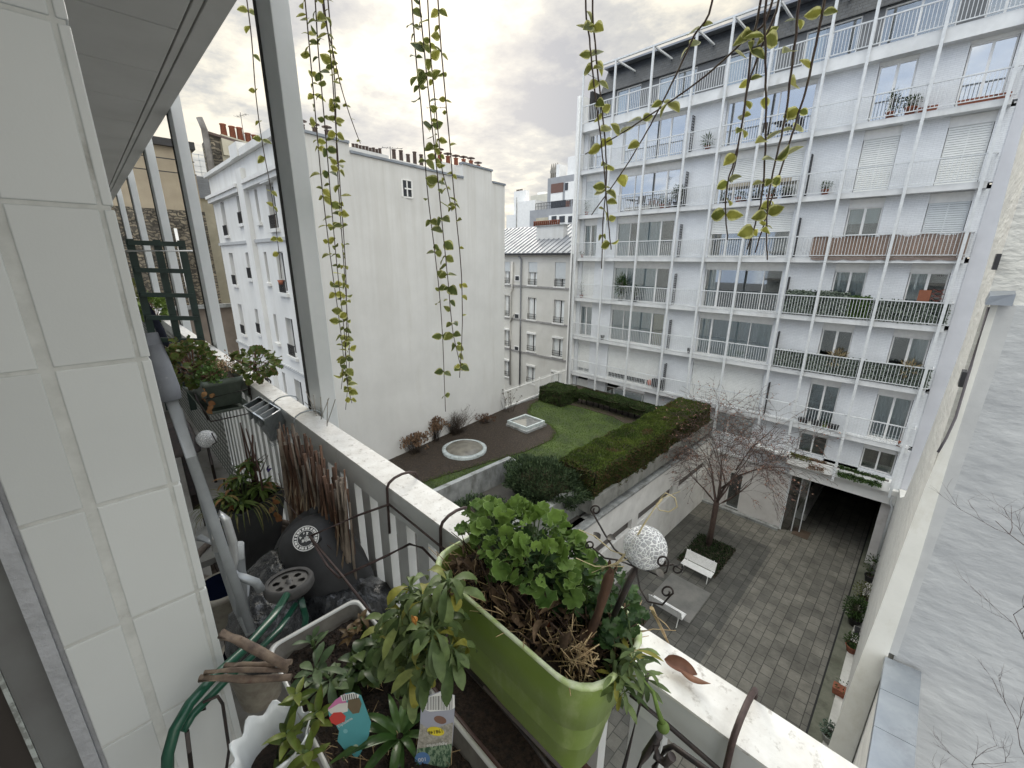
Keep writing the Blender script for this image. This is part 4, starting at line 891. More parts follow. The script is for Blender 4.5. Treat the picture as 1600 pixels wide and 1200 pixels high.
# ============================================================ GARDEN PLANTS
HEDGEL = leafmat('hedge_needles', (.030,.053,.009), (.090,.120,.018), rough=.7, transl=.15, nscale=1.2, dead=(.085,.052,.024))
HEDGED = leafmat('dark_hedge_needles', (.018,.036,.010), (.055,.085,.022), rough=.7, transl=.15, nscale=2)
HCORE = M_('hedge_core', (.045,.040,.016), (.015,.014,.006), scale=9, bump=1, bscale=12, bdist=.1, rough=1)
def hedge(name, label, x0, x1, y0, y1, z0, z1, n, leafm, L=.075, rnd=.10, skew=None):
    """clipped hedge: lumpy core plus sprigs all over its faces"""
    t = thing(name, label, 'hedge', ((x0+x1)/2,(y0+y1)/2,z0))
    def P(u, v, face):
        if face == 't': p = Vector((x0+(x1-x0)*u, y0+(y1-y0)*v, z1)); nr = Vector((0,0,1))
        elif face == 'l': p = Vector((x0, y0+(y1-y0)*u, z0+(z1-z0)*v)); nr = Vector((-1,0,0))
        elif face == 'r': p = Vector((x1, y0+(y1-y0)*u, z0+(z1-z0)*v)); nr = Vector((1,0,0))
        elif face == 'f': p = Vector((x0+(x1-x0)*u, y0, z0+(z1-z0)*v)); nr = Vector((0,-1,0))
        else: p = Vector((x0+(x1-x0)*u, y1, z0+(z1-z0)*v)); nr = Vector((0,1,0))
        # round the top edges, lumps
        r_ = .13
        dx = min(p.x-x0, x1-p.x); dy = min(p.y-y0, y1-p.y)
        if face == 't':
            if dx < r_: p.z -= (r_-dx)*.45
            if dy < r_: p.z -= (r_-dy)*.45
        elif z1-p.z < r_: p -= nr*(r_-(z1-p.z))*.45
        s = mnoise.noise(p*1.1)*rnd*1.2+mnoise.noise(p*3.1)*rnd*.6
        if face != 't': s -= .05*(1-v)
        p += nr*s
        if skew: p.y += skew*(p.x-x0)
        return p, nr
    mb = MB()
    for face, lu, lv in (('t',x1-x0,y1-y0),('l',y1-y0,z1-z0),('r',y1-y0,z1-z0),('f',x1-x0,z1-z0),('b',x1-x0,z1-z0)):
        nu, nv = max(2,int(lu/.25)), max(2,int(lv/.25)); g = [[mb.vert(P(i/nu,j/nv,face)[0]-P(i/nu,j/nv,face)[1]*.03) for j in range(nv+1)] for i in range(nu+1)]
        for i in range(nu):
            for j in range(nv): mb.face([g[i][j],g[i+1][j],g[i+1][j+1],g[i][j+1]])
    mb.build('branches', HCORE, t)
    mb = MB(); A = [('t',(x1-x0)*(y1-y0)),('l',(y1-y0)*(z1-z0)*.5),('r',(y1-y0)*(z1-z0)),('f',(x1-x0)*(z1-z0)),('b',(x1-x0)*(z1-z0)*.3)]
    tot = sum(a for _, a in A)
    for face, a in A:
        for i in range(int(n*a/tot)):
            p, nr = P(random.random(), random.random(), face)
            d = nr*random.uniform(.3,1)+Vector((random.uniform(-1,1),random.uniform(-1,1),random.uniform(-.6,1)))*.8
            rr = min(1, max(0, .4+.45*mnoise.noise(p*.9)+random.uniform(-.25,.25)))
            if mnoise.noise(p*.7+Vector((9,3,1))) > .33 and random.random() < .6: rr = .9
            if face in 'rfb' and n > 30000: rr = .95 if random.random() < .40 else rr*.3
            mb.leaf(p-nr*.03, d, (random.uniform(-1,1),random.uniform(-1,1),random.uniform(-1,1)), L*random.uniform(.6,1.5), L*.5, kind='lance', seg=1, rnd=rr)
    mb.build('foliage', leafm, t); return t
hedge('clipped_hedge', 'long flat topped clipped hedge with brown sides above the white slotted wall', -10.40, -8.50, 13.3, 25.6, -9.7, -8.3, 56000, HEDGEL, L=.085, rnd=.15)
hedge('clipped_hedge', 'small square clipped hedge at the far left corner of the lawn by the fence', -18.6, -16.6, 21.2, 23.2, LZ, -8.45, 9000, HEDGED, L=.08, rnd=.16)
hedge('clipped_hedge', 'thin clipped hedge with bare stems between the square hedge and the long hedge', -16.4, -10.3, 22.4, 23.6, -9.02, -8.5, 12000, HEDGED, L=.08, rnd=.14)
st = MB()
for i in range(13):
    x = -16.1+i*.45; st.tube([(x,22.9,LZ),(x+random.uniform(-.08,.08),22.9,-9.2),(x+random.uniform(-.2,.2),22.95,-8.85)], [.05,.04,.03], 6)
st.build('hedge_stems', M_('dark_bark', (.035,.028,.022), (.02,.016,.012), scale=20), [o for o in bpy.data.objects if o.name.startswith('clipped_hedge')][-1])
def clump(name, label, cat, c, rx, ry, rz, n, leafm, L, Wd, kind='lance', up_=.6, stems=0, core=True, seg=2):
    """loose bush: sprigs spread through a lumpy ellipsoid"""
    t = thing(name, label, cat, c); c = Vector(c)
    if core:
        mb = MB(); mb.sphere(c+Vector((0,0,rz*.85)), 1, 18, 10, (rx*.72,ry*.72,rz*.72))
        mb.v = [tuple(Vector(v)+(Vector(v)-c-Vector((0,0,rz)))*.35*mnoise.noise(Vector(v)*2.2)) for v in mb.v]; mb.build('branches', HCORE, t)
    mb = MB()
    for i in range(n):
        d = Vector((random.gauss(0,1),random.gauss(0,1),random.gauss(0,1))).normalized(); r = random.uniform(.6,1)**.5
        r *= 1+.35*mnoise.noise(d*2.3+c)
        p = c+Vector((0,0,rz))+Vector((d.x*rx*r,d.y*ry*r,d.z*rz*r))
        if p.z < c.z: continue
        dd = d*.7+Vector((0,0,up_))+Vector((random.uniform(-1,1),random.uniform(-1,1),random.uniform(-1,1)))*.6
        mb.leaf(p, dd, Vector((random.uniform(-1,1),random.uniform(-1,1),.5)), L*random.uniform(.6,1.3), Wd, kind=kind, seg=seg)
    mb.build('foliage', leafm, t); return t
CONI = leafmat('conifer_foliage', (.016,.032,.014), (.052,.078,.034), rough=.7, transl=.1, nscale=2)
clump('juniper_bush', 'spreading blue green conifer bush at the corner of the light well', 'bush', (-10.6,12.6,-10.0), 1.9,1.5,.75, 16000, CONI, .15, .05)
clump('juniper_bush', 'lower dark conifer bush in front of the light well behind the geranium', 'bush', (-10.9,9.3,-10.45), 1.7,1.4,.55, 7000, CONI, .15, .05)
DRYB = M_('dry_stems', (.10,.075,.055), (.05,.038,.03), scale=20)
def stembush(name, label, cat, c, n, h, spread, head=None, headm=None, hr=.06, r=.011, twigs=0):
    t = thing(name, label, cat, c); c = Vector(c); mb = MB(); hb = MB()
    for i in range(n):
        a = random.uniform(0,6.28); s = random.uniform(0,spread); b = c+Vector((random.uniform(-.3,.3)*spread,random.uniform(-.3,.3)*spread,0)); hh = h*random.uniform(.55,1.05)
        tip = b+Vector((math.cos(a)*s,math.sin(a)*s,hh)); mid = b.lerp(tip,.5)+Vector((0,0,.12*hh))
        mb.tube([b,mid,tip], [r,r*.8,r*.4], 3)
        for k in range(twigs):
            q = mid.lerp(tip, random.random()); mb.tube([q, q+Vector((random.uniform(-.25,.25),random.uniform(-.25,.25),random.uniform(.05,.3)))], [r*.5,r*.25], 3)
        if head:
            for k in range(14):
                d = Vector((random.gauss(0,1),random.gauss(0,1),random.gauss(0,1))).normalized()
                hb.leaf(tip+d*hr*.4, d, frame_of(d)[1], hr*.9, hr*.8, kind='ovate', seg=1)
    mb.build('stems', DRYB, t)
    if head: hb.build('flower_heads', headm, t)
    return t
HEADM = leafmat('dried_flower_heads', (.09,.055,.035), (.26,.17,.11), rough=.9, transl=.1)
stembush('dried_hydrangea', 'clump of dried brown hydrangea heads at the left end of the flower bed', 'shrub', (-17.4,10.3,LZ), 60, 1.0, .8, True, HEADM, .12)
stembush('dried_hydrangea', 'taller clump of dried brown hydrangea heads beside the wispy bare shrub', 'shrub', (-17.9,12.0,LZ), 50, 1.25, .7, True, HEADM, .12)
stembush('bare_shrub', 'wide wispy leafless shrub against the foot of the gable wall', 'shrub', (-18.0,13.4,LZ), 190, 1.25, 1.2, twigs=3, r=.009)
stembush('rose_bush', 'thorny bare rose bush beside the white fence end', 'shrub', (-18.4,18.0,LZ), 14, 1.5, .8, True, leafmat('rose_leaves', (.05,.045,.025), (.12,.09,.05)), .05, twigs=4, r=.012)
stembush('low_shrub', 'low reddish shrub behind the round skylight near the gable wall', 'shrub', (-18.0,15.6,LZ), 60, .5, .6, True, leafmat('red_shrub_leaves', (.08,.04,.025), (.17,.09,.05)), .05)
stembush('grass_tuft', 'brown ornamental grass tuft on the lawn beside the long hedge', 'grass tuft', (-11.2,17.8,LZ), 130, .55, .6, r=.010)
# round skylight
t = thing('round_skylight', 'round dirty domed skylight with a pale metal rim set in the bed', 'skylight', (-15.8,12.3,LZ+.03))
mb = MB(); mb.lathe((-15.8,12.3,LZ-.1), [(1.12,0),(1.16,.26),(1.08,.30),(.95,.29),(.94,.2)], 48); mb.build('rim', M_('pale_metal_rim', (.42,.46,.46), (.26,.29,.29), scale=4, rough=.5, stain=((.1,.1,.09), 5, .55, .7, (1,1,1))), t)
mb = MB(); mb.lathe((-15.8,12.3,LZ+.19), [(.945,0),(.85,.06),(.6,.13),(.3,.17),(0.001,.18)], 48); mb.build('dome', M_('dirty_dome', (.16,.15,.125), (.085,.078,.064), scale=2.5, rough=.3, detail=9), t)
t = thing('square_skylight', 'square glazed skylight with a white frame on a concrete kerb', 'skylight', (-15.9,17.1,LZ+.03))
mb = MB(); mb.box(-16.75,-15.05,16.2,17.95,LZ,LZ+.17); mb.build('kerb', CONC, t, bevel=.02)
mb = MB(); cx_, cy_ = -15.95, 17.1
for a, b, c, d in ((-.8,.8,-.8,-.7),(-.8,.8,.7,.8),(-.8,-.7,-.7,.7),(.7,.8,-.7,.7)): mb.box(cx_+a,cx_+b,cy_+c,cy_+d,LZ+.172,LZ+.36)
mb.build('frame', M_('skylight_frame', (.52,.57,.57), (.36,.40,.40), scale=5), t, bevel=.015)
mb = MB(); k = .7; zq = LZ+.3; ap = mb.vert((cx_,cy_,zq+.16)); q = [mb.vert((cx_+a*k,cy_+b*k,zq)) for a, b in ((-1,-1),(1,-1),(1,1),(-1,1))]
for i in range(4): mb.face([q[i],q[(i+1)%4],ap])
mb.build('glazing', M_('skylight_glass', (.12,.125,.12), (.06,.062,.06), rough=.12, scale=3), t)
mb = MB(); mb.sphere((-11.6,20.9,LZ+.09), .07, 12, 8); mb.build('garden_lamp', WHITE, label='tiny white round garden lamp in the soil by the hedges', cat='lamp')
# ============================================================ BARE TREE
BARK = M_('tree_bark', (.085,.055,.045), (.045,.030,.026), scale=14, bump=.6, bscale=20, bdist=.02, stretch=(1,1,.4))
tr = thing('bare_tree', 'bare multi stemmed tree with a few reddish leaves in the paved courtyard', 'tree', (-6.3,21.8,G))
trunk = MB(); br = MB(); lv = MB()
rs = random.Random(11)
def rv(s): return Vector((rs.uniform(-s,s), rs.uniform(-s,s), rs.uniform(-s,s)))
base = Vector((-6.3,21.8,G)); fork = base+Vector((.05,0,2.7))
trunk.tube([base+Vector((0,0,-.05)), base+Vector((0,0,.25)), base+Vector((.03,.02,1.3)), fork, fork+Vector((0,0,.3))], [.24,.17,.145,.15,.09], 12)
trunk.build('trunk', BARK, tr)
def grow(p, d, L, r, depth):
    n = 4; pts = [p]; rr = [r]; q = p.copy(); dd = d.normalized()
    for k in range(n):
        dd = (dd+rv(.17)+Vector((0,0,.05 if depth < 2 else -.055))).normalized(); q = q+dd*L/n; pts.append(q.copy()); rr.append(r*(1-.16*(k+1)))
    br.tube(pts, [max(v, .0065) for v in rr], 7 if depth < 2 else (5 if depth < 3 else 3))
    if depth >= 3 and rs.random() < .32:
        for k in range(rs.choice((1,1,2,3))):
            t_ = pts[rs.randint(1,n)]; lv.leaf(t_, rv(1)+Vector((0,0,-.5)), rv(1), rs.uniform(.06,.12), .05, kind='ovate', seg=1, rnd=rs.random())
    if depth == 5: return
    kids = {0:5, 1:4, 2:3, 3:3, 4:2}[depth]
    for k in range(kids):
        i = rs.choice((2,3,4,4) if k else (4,)); s = pts[i]; base_d = (pts[i]-pts[i-1]).normalized()
        ax = rv(1); ax = (ax-base_d*ax.dot(base_d)).normalized()
        ang = rs.uniform(.35,.95) if k else rs.uniform(.05,.3)
        nd = base_d*math.cos(ang)+ax*math.sin(ang)
        if depth >= 2: nd.z *= .75
        grow(s, nd, L*rs.uniform(.55,.8), rr[i]*rs.uniform(.5,.72), depth+1)
for d, L, r in ((Vector((-.45,.15,1)),1.75,.075),(Vector((.35,.3,1)),1.8,.08),(Vector((.05,-.3,1)),1.6,.07),(Vector((.75,-.05,.85)),1.7,.065),(Vector((-.75,-.25,.8)),1.5,.06),(Vector((-.05,.1,1)),1.9,.07),(Vector((.2,.6,.8)),1.4,.06)):
    grow(fork+Vector((0,0,rs.uniform(-.2,.25))), d, L*1.34, r, 0)
# long pale branch reaching right
br.tube([fork+Vector((.1,0,1.0)), fork+Vector((.7,.1,1.9)), fork+Vector((1.4,.2,2.5)), fork+Vector((2.1,.3,2.9)), fork+Vector((2.9,.4,3.1))], [.06,.05,.04,.03,.015], 6)
for k in range(16):
    a = fork+Vector((.7+.17*k,.1+.02*k,2.4+.1*k)); br.tube([a, a+Vector((rs.uniform(-.3,.5),rs.uniform(-.5,.5),rs.uniform(.1,.8)))], [.015,.004], 3)
br.tube([fork+Vector((.6,.2,2.2)), fork+Vector((1.1,.3,3.6)), fork+Vector((1.6,.4,4.4)), fork+Vector((1.9,.5,4.9))], [.045,.035,.02,.008], 5)
br.build('crown', BARK, tr)
lv.build('leaves', leafmat('withered_leaves', (.16,.06,.045), (.42,.27,.20), transl=.15, nscale=5), tr)
# ============================================================ BENCHES
BW = M_('bench_white', (.76,.76,.76), (.66,.66,.66), rough=.45, scale=6)
def bench(label, loc, rz):
    t = thing('bench', label, 'bench', (0,0,0), 'white slatted benches in the courtyard')
    L = 1.5
    for i in range(6):
        y = -.20+i*.078; mb = MB(); mb.box(-L/2,L/2,y-.028,y+.028,.42+.002*i,.445+.002*i); mb.build('seat_slat', BW, t)
    for i in range(7):
        z = .50+i*.068; y = .26+i*.022; mb = MB(); mb.hexa([(-L/2,y-.01,z-.026),(L/2,y-.01,z-.026),(L/2,y+.012,z-.026),(-L/2,y+.012,z-.026)], [(-L/2,y+.006,z+.026),(L/2,y+.006,z+.026),(L/2,y+.028,z+.026),(-L/2,y+.028,z+.026)]); mb.build('back_slat', BW, t)
    for x in (-.6,.6):
        mb = MB(); mb.bar((x,-.18,.41),(x,-.24,0),.045,.03); mb.bar((x,.22,.41),(x,.34,0),.045,.03); mb.bar((x,-.24,.40),(x,.25,.40),.045,.03); mb.bar((x,.24,.40),(x,.43,.98),.045,.03); mb.build('leg_frame', BW, t)
    t.location = loc; t.rotation_euler[2] = rz; return t
bench('white slatted bench beside the bare tree, facing the viewer', (-5.85,19.05,G+.012), 0)
bench('white slatted bench seen from behind, nearer the balcony than the tree', (-5.75,15.6,G+.012), math.pi)
# ============================================================ POTS ALONG THE KERB
POTB = M_('black_plastic', (.02,.02,.022), (.012,.012,.013), rough=.5)
POTG = M_('grey_pot', (.36,.36,.34), (.28,.28,.26), scale=10)
GL1 = leafmat('pot_leaves', (.018,.040,.012), (.065,.11,.03), transl=.2, nscale=30)
def potplant(name, label, loc, r, h, potm, ph, n, L=.09, sq=False, leafm=None, spread=1.0, wd=.04, trunk_h=0):
    t = thing(name, label, 'potted plant', loc); c = Vector(loc); mb = MB()
    if sq: mb.hexa([(c.x-r*1.5,c.y-r*.8,c.z),(c.x+r*1.5,c.y-r*.8,c.z),(c.x+r*1.5,c.y+r*.8,c.z),(c.x-r*1.5,c.y+r*.8,c.z)], [(c.x-r*1.7,c.y-r,c.z+h),(c.x+r*1.7,c.y-r,c.z+h),(c.x+r*1.7,c.y+r,c.z+h),(c.x-r*1.7,c.y+r,c.z+h)])
    else: mb.lathe(c, [(0.001,0),(r*.72,0),(r*.95,h*.85),(r*1.08,h*.86),(r*1.08,h),(r*.92,h),(r*.9,h*.85)], 20)
    mb.build('pot', potm, t)
    mb = MB(); mb.lathe(c+Vector((0,0,h*.87)), [(r*.9,0),(.001,.01)], 16); mb.build('soil', SOIL, t)
    mb = MB(); sm = MB()
    for i in range(n):
        d = Vector((random.gauss(0,1),random.gauss(0,1),random.gauss(0,1))).normalized(); rr = random.uniform(.3,1)
        p = c+Vector((d.x*r*1.6*spread*rr,d.y*r*1.6*spread*rr,h+trunk_h+ph*.5+d.z*ph*.5*rr))
        if p.z < c.z+h*.9: continue
        mb.leaf(p, d+Vector((0,0,.3)), Vector((random.uniform(-1,1),random.uniform(-1,1),1)), L*random.uniform(.6,1.3), wd, kind='ovate', seg=2)
        if i % 14 == 0: sm.tube([c+Vector((0,0,h*.9)), c.lerp(p,.5)+Vector((0,0,h*.6)), p], .006, 3)
    mb.build('foliage', leafm or GL1, t)
    if sm.v: sm.build('stems', DRYB, t)
    return t
K = G+.145
potplant('potted_shrub', 'airy thin leaved shrub in a black pot nearest the passage', (.33,24.6,K), .20, .34, POTB, 1.2, 260, spread=1.1, wd=.05)
potplant('potted_shrub', 'yellow green trailing plant in a dark pot behind the round bushy plant', (.35,22.6,K), .2, .3, POTB, .75, 420, spread=1.5, leafm=leafmat('yellowish_leaves', (.05,.06,.012), (.13,.14,.04)))
potplant('potted_shrub', 'large bushy green plant in the middle of the kerb pots', (.22,21.0,G+.01), .24, .36, POTB, 1.0, 1500, spread=1.35, L=.10)
potplant('potted_shrub', 'small leafy plant in a round terracotta pot on the kerb', (.36,19.1,K), .22, .30, TERRA, .5, 420, spread=.9)
potplant('potted_shrub', 'almost bare reddish square terracotta pot alone on the kerb', (.40,16.6,K), .17, .28, TERRA, .35, 40, sq=True, spread=.9)
potplant('potted_shrub', 'blue green succulent in a grey pot lowest along the kerb', (.36,14.4,K), .2, .30, POTG, .4, 420, spread=.9, leafm=leafmat('bluish_leaves', (.05,.09,.06), (.16,.21,.16)), L=.07)
mb = MB(); mb.box(.30,.46,20.2,20.36,K,K+.25); mb.box(.28,.47,20.16,20.4,K+.25,K+.28); mb.build('dark_lantern', DKMET, label='small dark lantern standing among the kerb pots', cat='lantern')
# plants in the window box over the passage
def trail(name, label, x0, x1, y, z, n, m, drop=.3, L=.09):
    mb = MB()
    for i in range(n):
        x = x0+(x1-x0)*random.random(); t_ = random.random()
        p = Vector((x, y-.2*t_, z+.1*random.random()-(drop*t_ if t_ > .5 else 0)))
        mb.leaf(p, (random.uniform(-1,1),-.6,random.uniform(-.7,.8)), (0,-.4,1), L*random.uniform(.6,1.3), L*.6, kind='ovate', seg=2)
    mb.build(name, m, label=label, cat='trailing plant')
trail('trailing_plant', 'green moss like plant at the left end of the passage window box', -4.1,-3.1,26.1,-10.2, 500, leafmat('mossy_leaves', (.07,.075,.02), (.15,.15,.05)), .15)
trail('trailing_plant', 'brown withered plant hanging in the middle of the passage window box', -3.2,-2.5,26.05,-10.2, 420, leafmat('brown_hanging', (.10,.055,.03), (.22,.14,.08)), .5)
trail('trailing_plant', 'dark green ivy spilling from the right half of the passage window box', -1.9,-.15,26.05,-10.2, 800, GL1, .42, .13)
# ============================================================ ON THE FACADE BALCONIES
# ivy screens, wind-break, trellis dividers
IVY = leafmat('artificial_ivy', (.03,.05,.032), (.20,.235,.195), rough=.45, transl=.05, nscale=8)
def ivy(label, x0, x1, f, n, zt=1.0, m=IVY, y=26.05, vis=.14):
    t = thing('ivy_screen', label, 'ivy screen', ((x0+x1)/2,y,f), 'leafy privacy screens on the balconies'); mb = MB(); mb.box(x0,x1,y+.02,y+.035,f+.05,f+zt-.03); mb.build('backing', M_('ivy_net', (.012,.014,.012)) if 'ivy_net' not in bpy.data.materials else bpy.data.materials['ivy_net'], t); mb = MB()
    for i in range(n):
        p = Vector((random.uniform(x0,x1), y+random.uniform(-.04,.03), f+.05+(zt-.05)*random.random()+random.uniform(0,.06)))
        mb.leaf(p, (random.uniform(-1,1),random.uniform(-.9,-.1),random.uniform(-1,.5)), (random.uniform(-.3,.3),-1,random.uniform(-.2,.6)), random.uniform(.06,.11), .07, kind='ovate', seg=1)
    mb.build('leaves', m, t)
ivy('dark ivy screen rising above the rail on the second balcony row under the brown screen', -5.75,-3.1,FL[2],2600,1.25)
ivy('brighter green ivy bush pushing through the rail beside the dark ivy screen', -3.1,-2.25,FL[2],900,1.1,leafmat('bright_ivy', (.02,.05,.01), (.09,.15,.04)))
ivy('dark ivy screen behind the rail at the right end of the third balcony', -2.2,.36,FL[2],2000,.98)
ivy('dark ivy screen filling the whole right part of the lower balcony', -5.75,.36,FL[1],4200,.98)
t = thing('wind_screen', 'ragged brown reed wind screen tied behind the rail at eye level', 'screen', (-2.2,26.04,FL[3]))
mb = MB(); x = -5.1
while x < .34:
    h = .95+.05*math.sin(x*5)+random.uniform(-.03,.02); mb.box(x,x+.035,26.03+random.uniform(0,.02),26.06,FL[3]+.02,FL[3]+h-.0); x += .04
mb.build('reeds', M_('reed_brown', (.32,.22,.17), (.20,.135,.10), scale=9, stretch=(3,1,.3)), t)
mb = MB(); n = 60; pr = None
for k in range(n+1):
    x = -5.0+5.3*k/n; z = FL[3]-.09-.05*abs(math.sin(k*.42)); a, b = mb.vert((x,25.99,FL[3]+.0)), mb.vert((x,25.985,z))
    if pr: mb.face([pr[0],a,b,pr[1]])
    pr = (a, b)
mb.build('valance', M_('brown_cloth', (.22,.17,.15), (.15,.115,.10), scale=5), t)
def lattice(x, f, label, h=1.9, y0=26.12, y1=26.42):
    mb = MB(); z = 0
    for y in (y0, (y0+y1)/2, y1): mb.box(x-.012,x+.012,y-.015,y+.015,f+.002,f+h)
    while z < h: mb.box(x-.016,x+.016,y0,y1,f+.05+z,f+.085+z); z += .14
    mb.build('divider_trellis', POTB, label=label, cat='trellis', group='dark lattice dividers between balconies')
rows_ = ['lowest', 'second', 'third', 'fourth', 'fifth', 'sixth']
for i in range(6):
    lattice(-11.95, FL[i], 'dark lattice divider right of the wide left windows on the %s balcony row' % rows_[i])
    if i < 5: lattice(-5.82, FL[i], 'dark lattice divider right of the big middle window on the %s balcony row' % rows_[i])
def chair(label, loc, rz=0, m=DKMET):
    t = thing('balcony_chair', label, 'chair', (0,0,0)); mb = MB(); mb.box(-.2,.2,-.2,.2,.43,.45); mb.build('seat', m, t)
    mb = MB(); mb.box(-.2,.2,.19,.21,.5,.88); mb.build('backrest', m, t)
    for sx in (-.18,.18):
        for sy in (-.18,.18): mb = MB(); mb.tube([(sx,sy,0),(sx*.95,sy*.95,.43)], .012, 5); mb.build('leg', m, t)
    t.location = loc; t.rotation_euler[2] = rz; return t
def table(label, loc, m=DKMET, r=.3):
    t = thing('balcony_table', label, 'table', loc); c = Vector(loc); mb = MB(); mb.lathe(c+Vector((0,0,.70)), [(0.001,0),(r,0),(r,.02),(.001,.02)], 20); mb.build('top', m, t)
    mb = MB(); mb.tube([c,c+Vector((0,0,.7))], .02, 6); mb.build('leg', m, t)
chair('dark balcony chair left of the table behind the big middle window on the sixth row', (-8.1,26.3,FL[5]), .4); chair('dark balcony chair right of the table on the sixth row', (-6.9,26.3,FL[5]), -1.2); table('small dark round table between two chairs on the sixth row', (-7.5,26.32,FL[5]))
chair('dark chair behind the rail on the fifth row left balcony', (-14.9,26.3,FL[4]), .2); table('dark round table on the fifth row left balcony', (-15.6,26.32,FL[4]))
t = potplant('potted_plant', 'spiky agave like plant behind the rail right of the trellis, sixth row', (-10.95,26.25,FL[5]), .16,.22,TERRA,.5,90, L=.3, wd=.05)
potplant('potted_plant', 'large dark potted bush behind the rail on the fifth row beside the lattice', (-12.35,26.2,FL[4]), .25,.3,POTB,.95,900,leafm=HEDGED)
potplant('potted_plant', 'reddish potted plant behind the rail on the fifth row', (-13.3,26.2,FL[4]), .16,.25,TERRA,.5,160)
potplant('potted_plant', 'tall palm like plant in a pale pot on the third row left balcony', (-15.7,26.22,FL[2]), .2,.3,POTG,1.4,420, L=.28, wd=.05)
potplant('potted_plant', 'leafy green plant beside the palm on the third row left balcony', (-14.6,26.22,FL[2]), .2,.3,POTB,.8,420)
potplant('potted_plant', 'wispy pale plant in a pot on the third row small left balcony', (-19.0,26.2,FL[2]), .14,.2,TERRA,1.0,70)
potplant('potted_plant', 'tiny red pot on the fourth row small left balcony', (-19.1,26.15,FL[3]), .1,.2,TERRA,.2,40)
potplant('potted_plant', 'cactus like white figure plant on the fifth row small balcony', (-18.9,26.15,FL[4]), .14,.2,TERRA,.8,70)
potplant('potted_plant', 'round headed plant in terracotta on the sixth row right balcony', (-2.55,26.2,FL[5]), .2,.3,TERRA,.45,260,leafm=HEDGED)
potplant('potted_plant', 'dark topiary like plant before the sixth row right window', (-3.2,26.2,FL[5]), .16,.25,TERRA,.9,200,leafm=HEDGED)
potplant('potted_plant', 'small plant left behind the rail on the fifth row right balcony', (-5.0,26.2,FL[4]), .16,.25,TERRA,.35,160)
for i, (x, w_, lab) in enumerate(((-2.0,.3,'red flower trough left of the last window on the sixth row'),(-.6,.55,'long red flower trough under the last window on the sixth row'),(.05,.25,'short red flower trough at the right end of the sixth row'))):
    mb = MB(); mb.hexa([(x-w_*.9,26.1,FL[5]+.01),(x+w_*.9,26.1,FL[5]+.01),(x+w_*.9,26.25,FL[5]+.01),(x-w_*.9,26.25,FL[5]+.01)], [(x-w_,26.07,FL[5]+.2),(x+w_,26.07,FL[5]+.2),(x+w_,26.28,FL[5]+.2),(x-w_,26.28,FL[5]+.2)]); mb.build('flower_trough', TERRA, label=lab, cat='flower trough', group='red flower troughs on the sixth balcony row')
for i, (x, w_) in enumerate(((-9.6,.25),(-8.9,.3),(-8.1,.25),(-7.4,.35),(-6.7,.2))):
    potplant('potted_plant', ['dark potted plant at the left end of the fifth row middle balcony','dark potted plant second from left on the fifth row middle balcony','dark potted plant in the centre of the fifth row middle balcony','red potted plant on the fifth row middle balcony','last potted plant on the fifth row middle balcony'][i], (x,26.2,FL[4]), .16,.25,TERRA if i % 2 else POTB,.35,120,leafm=HEDGED)
mb = MB(); mb.box(-9.9,-6.5,26.12,26.16,FL[4]+.78,FL[4]+.95); mb.build('balcony_awning_bar', M_('cream_cloth', (.45,.40,.32)), label='cream cloth strip behind the rail on the fifth row middle balcony', cat='cloth')
# covered barbecue etc on lowest row, black crates
t = thing('grill', 'black covered barbecue behind the rail on the lowest row left balcony', 'barbecue', (-12.5,26.2,FL[0])); mb = MB(); mb.box(-12.75,-11.98,26.08,26.4,FL[0]+.2,FL[0]+.75); mb.build('cover', POTB, t, bevel=.05)
for sx in (-12.65,-12.1): mb = MB(); mb.tube([(sx,26.25,FL[0]),(sx,26.25,FL[0]+.22)], .02, 6); mb.build('leg', DKMET, t)
mb = MB(); mb.sphere((-12.9,26.15,FL[0]+.42), .16, 14, 10, (1,.8,1.3)); mb.build('orange_bag', M_('red_white_bag', (.55,.30,.24), (.5,.1,.05), scale=9), label='red and white bag beside the black barbecue', cat='bag')
for x, lab in ((-3.9,'black crate leftmost on the lowest row right balcony'),(-3.3,'black crate in the middle of the lowest row right balcony'),(-2.6,'black crate rightmost beside a green pot on the lowest row')):
    mb = MB(); mb.hexa([(x-.2,26.1,FL[0]+.01),(x+.2,26.1,FL[0]+.01),(x+.2,26.35,FL[0]+.01),(x-.2,26.35,FL[0]+.01)], [(x-.24,26.08,FL[0]+.3),(x+.24,26.08,FL[0]+.3),(x+.24,26.38,FL[0]+.3),(x-.24,26.38,FL[0]+.3)]); mb.build('crate', POTB, label=lab, cat='crate', group='black crates on the lowest balcony')
potplant('potted_plant', 'yellow green plant between the black crates on the lowest row', (-2.95,26.2,FL[0]), .1,.18,M_('lime_pot', (.3,.4,.06)),.2,60)
mb = MB(); mb.tube([(.0,26.1,FL[0]+.0),(.0,26.1,FL[0]+.25)], .08, 10); mb.build('red_pot', TERRA, label='small red pot at the right end of the lowest row', cat='flower pot')
t = thing('folding_gate', 'orange red folding lattice gate at the right end of the ivy balcony', 'lattice', (-.2,26.2,FL[2])); mb = MB()
mb.box(-.75,-.35,26.18,26.2,FL[2]+.9,FL[2]+1.5); mb.build('panel', M_('orange_panel', (.24,.085,.045)), t); mb = MB()
for k in range(3): mb.bar((-.33,26.2,FL[2]+.95+.2*k),(.05,26.2,FL[2]+1.15+.2*k),.02,.02); mb.bar((-.33,26.2,FL[2]+1.15+.2*k),(.05,26.2,FL[2]+.95+.2*k),.02,.02)
mb.bar((.2,26.2,FL[2]+.9),(.2,26.2,FL[2]+1.5),.05,.05); mb.build('lattice', M_('red_lattice', (.20,.05,.035)), t)
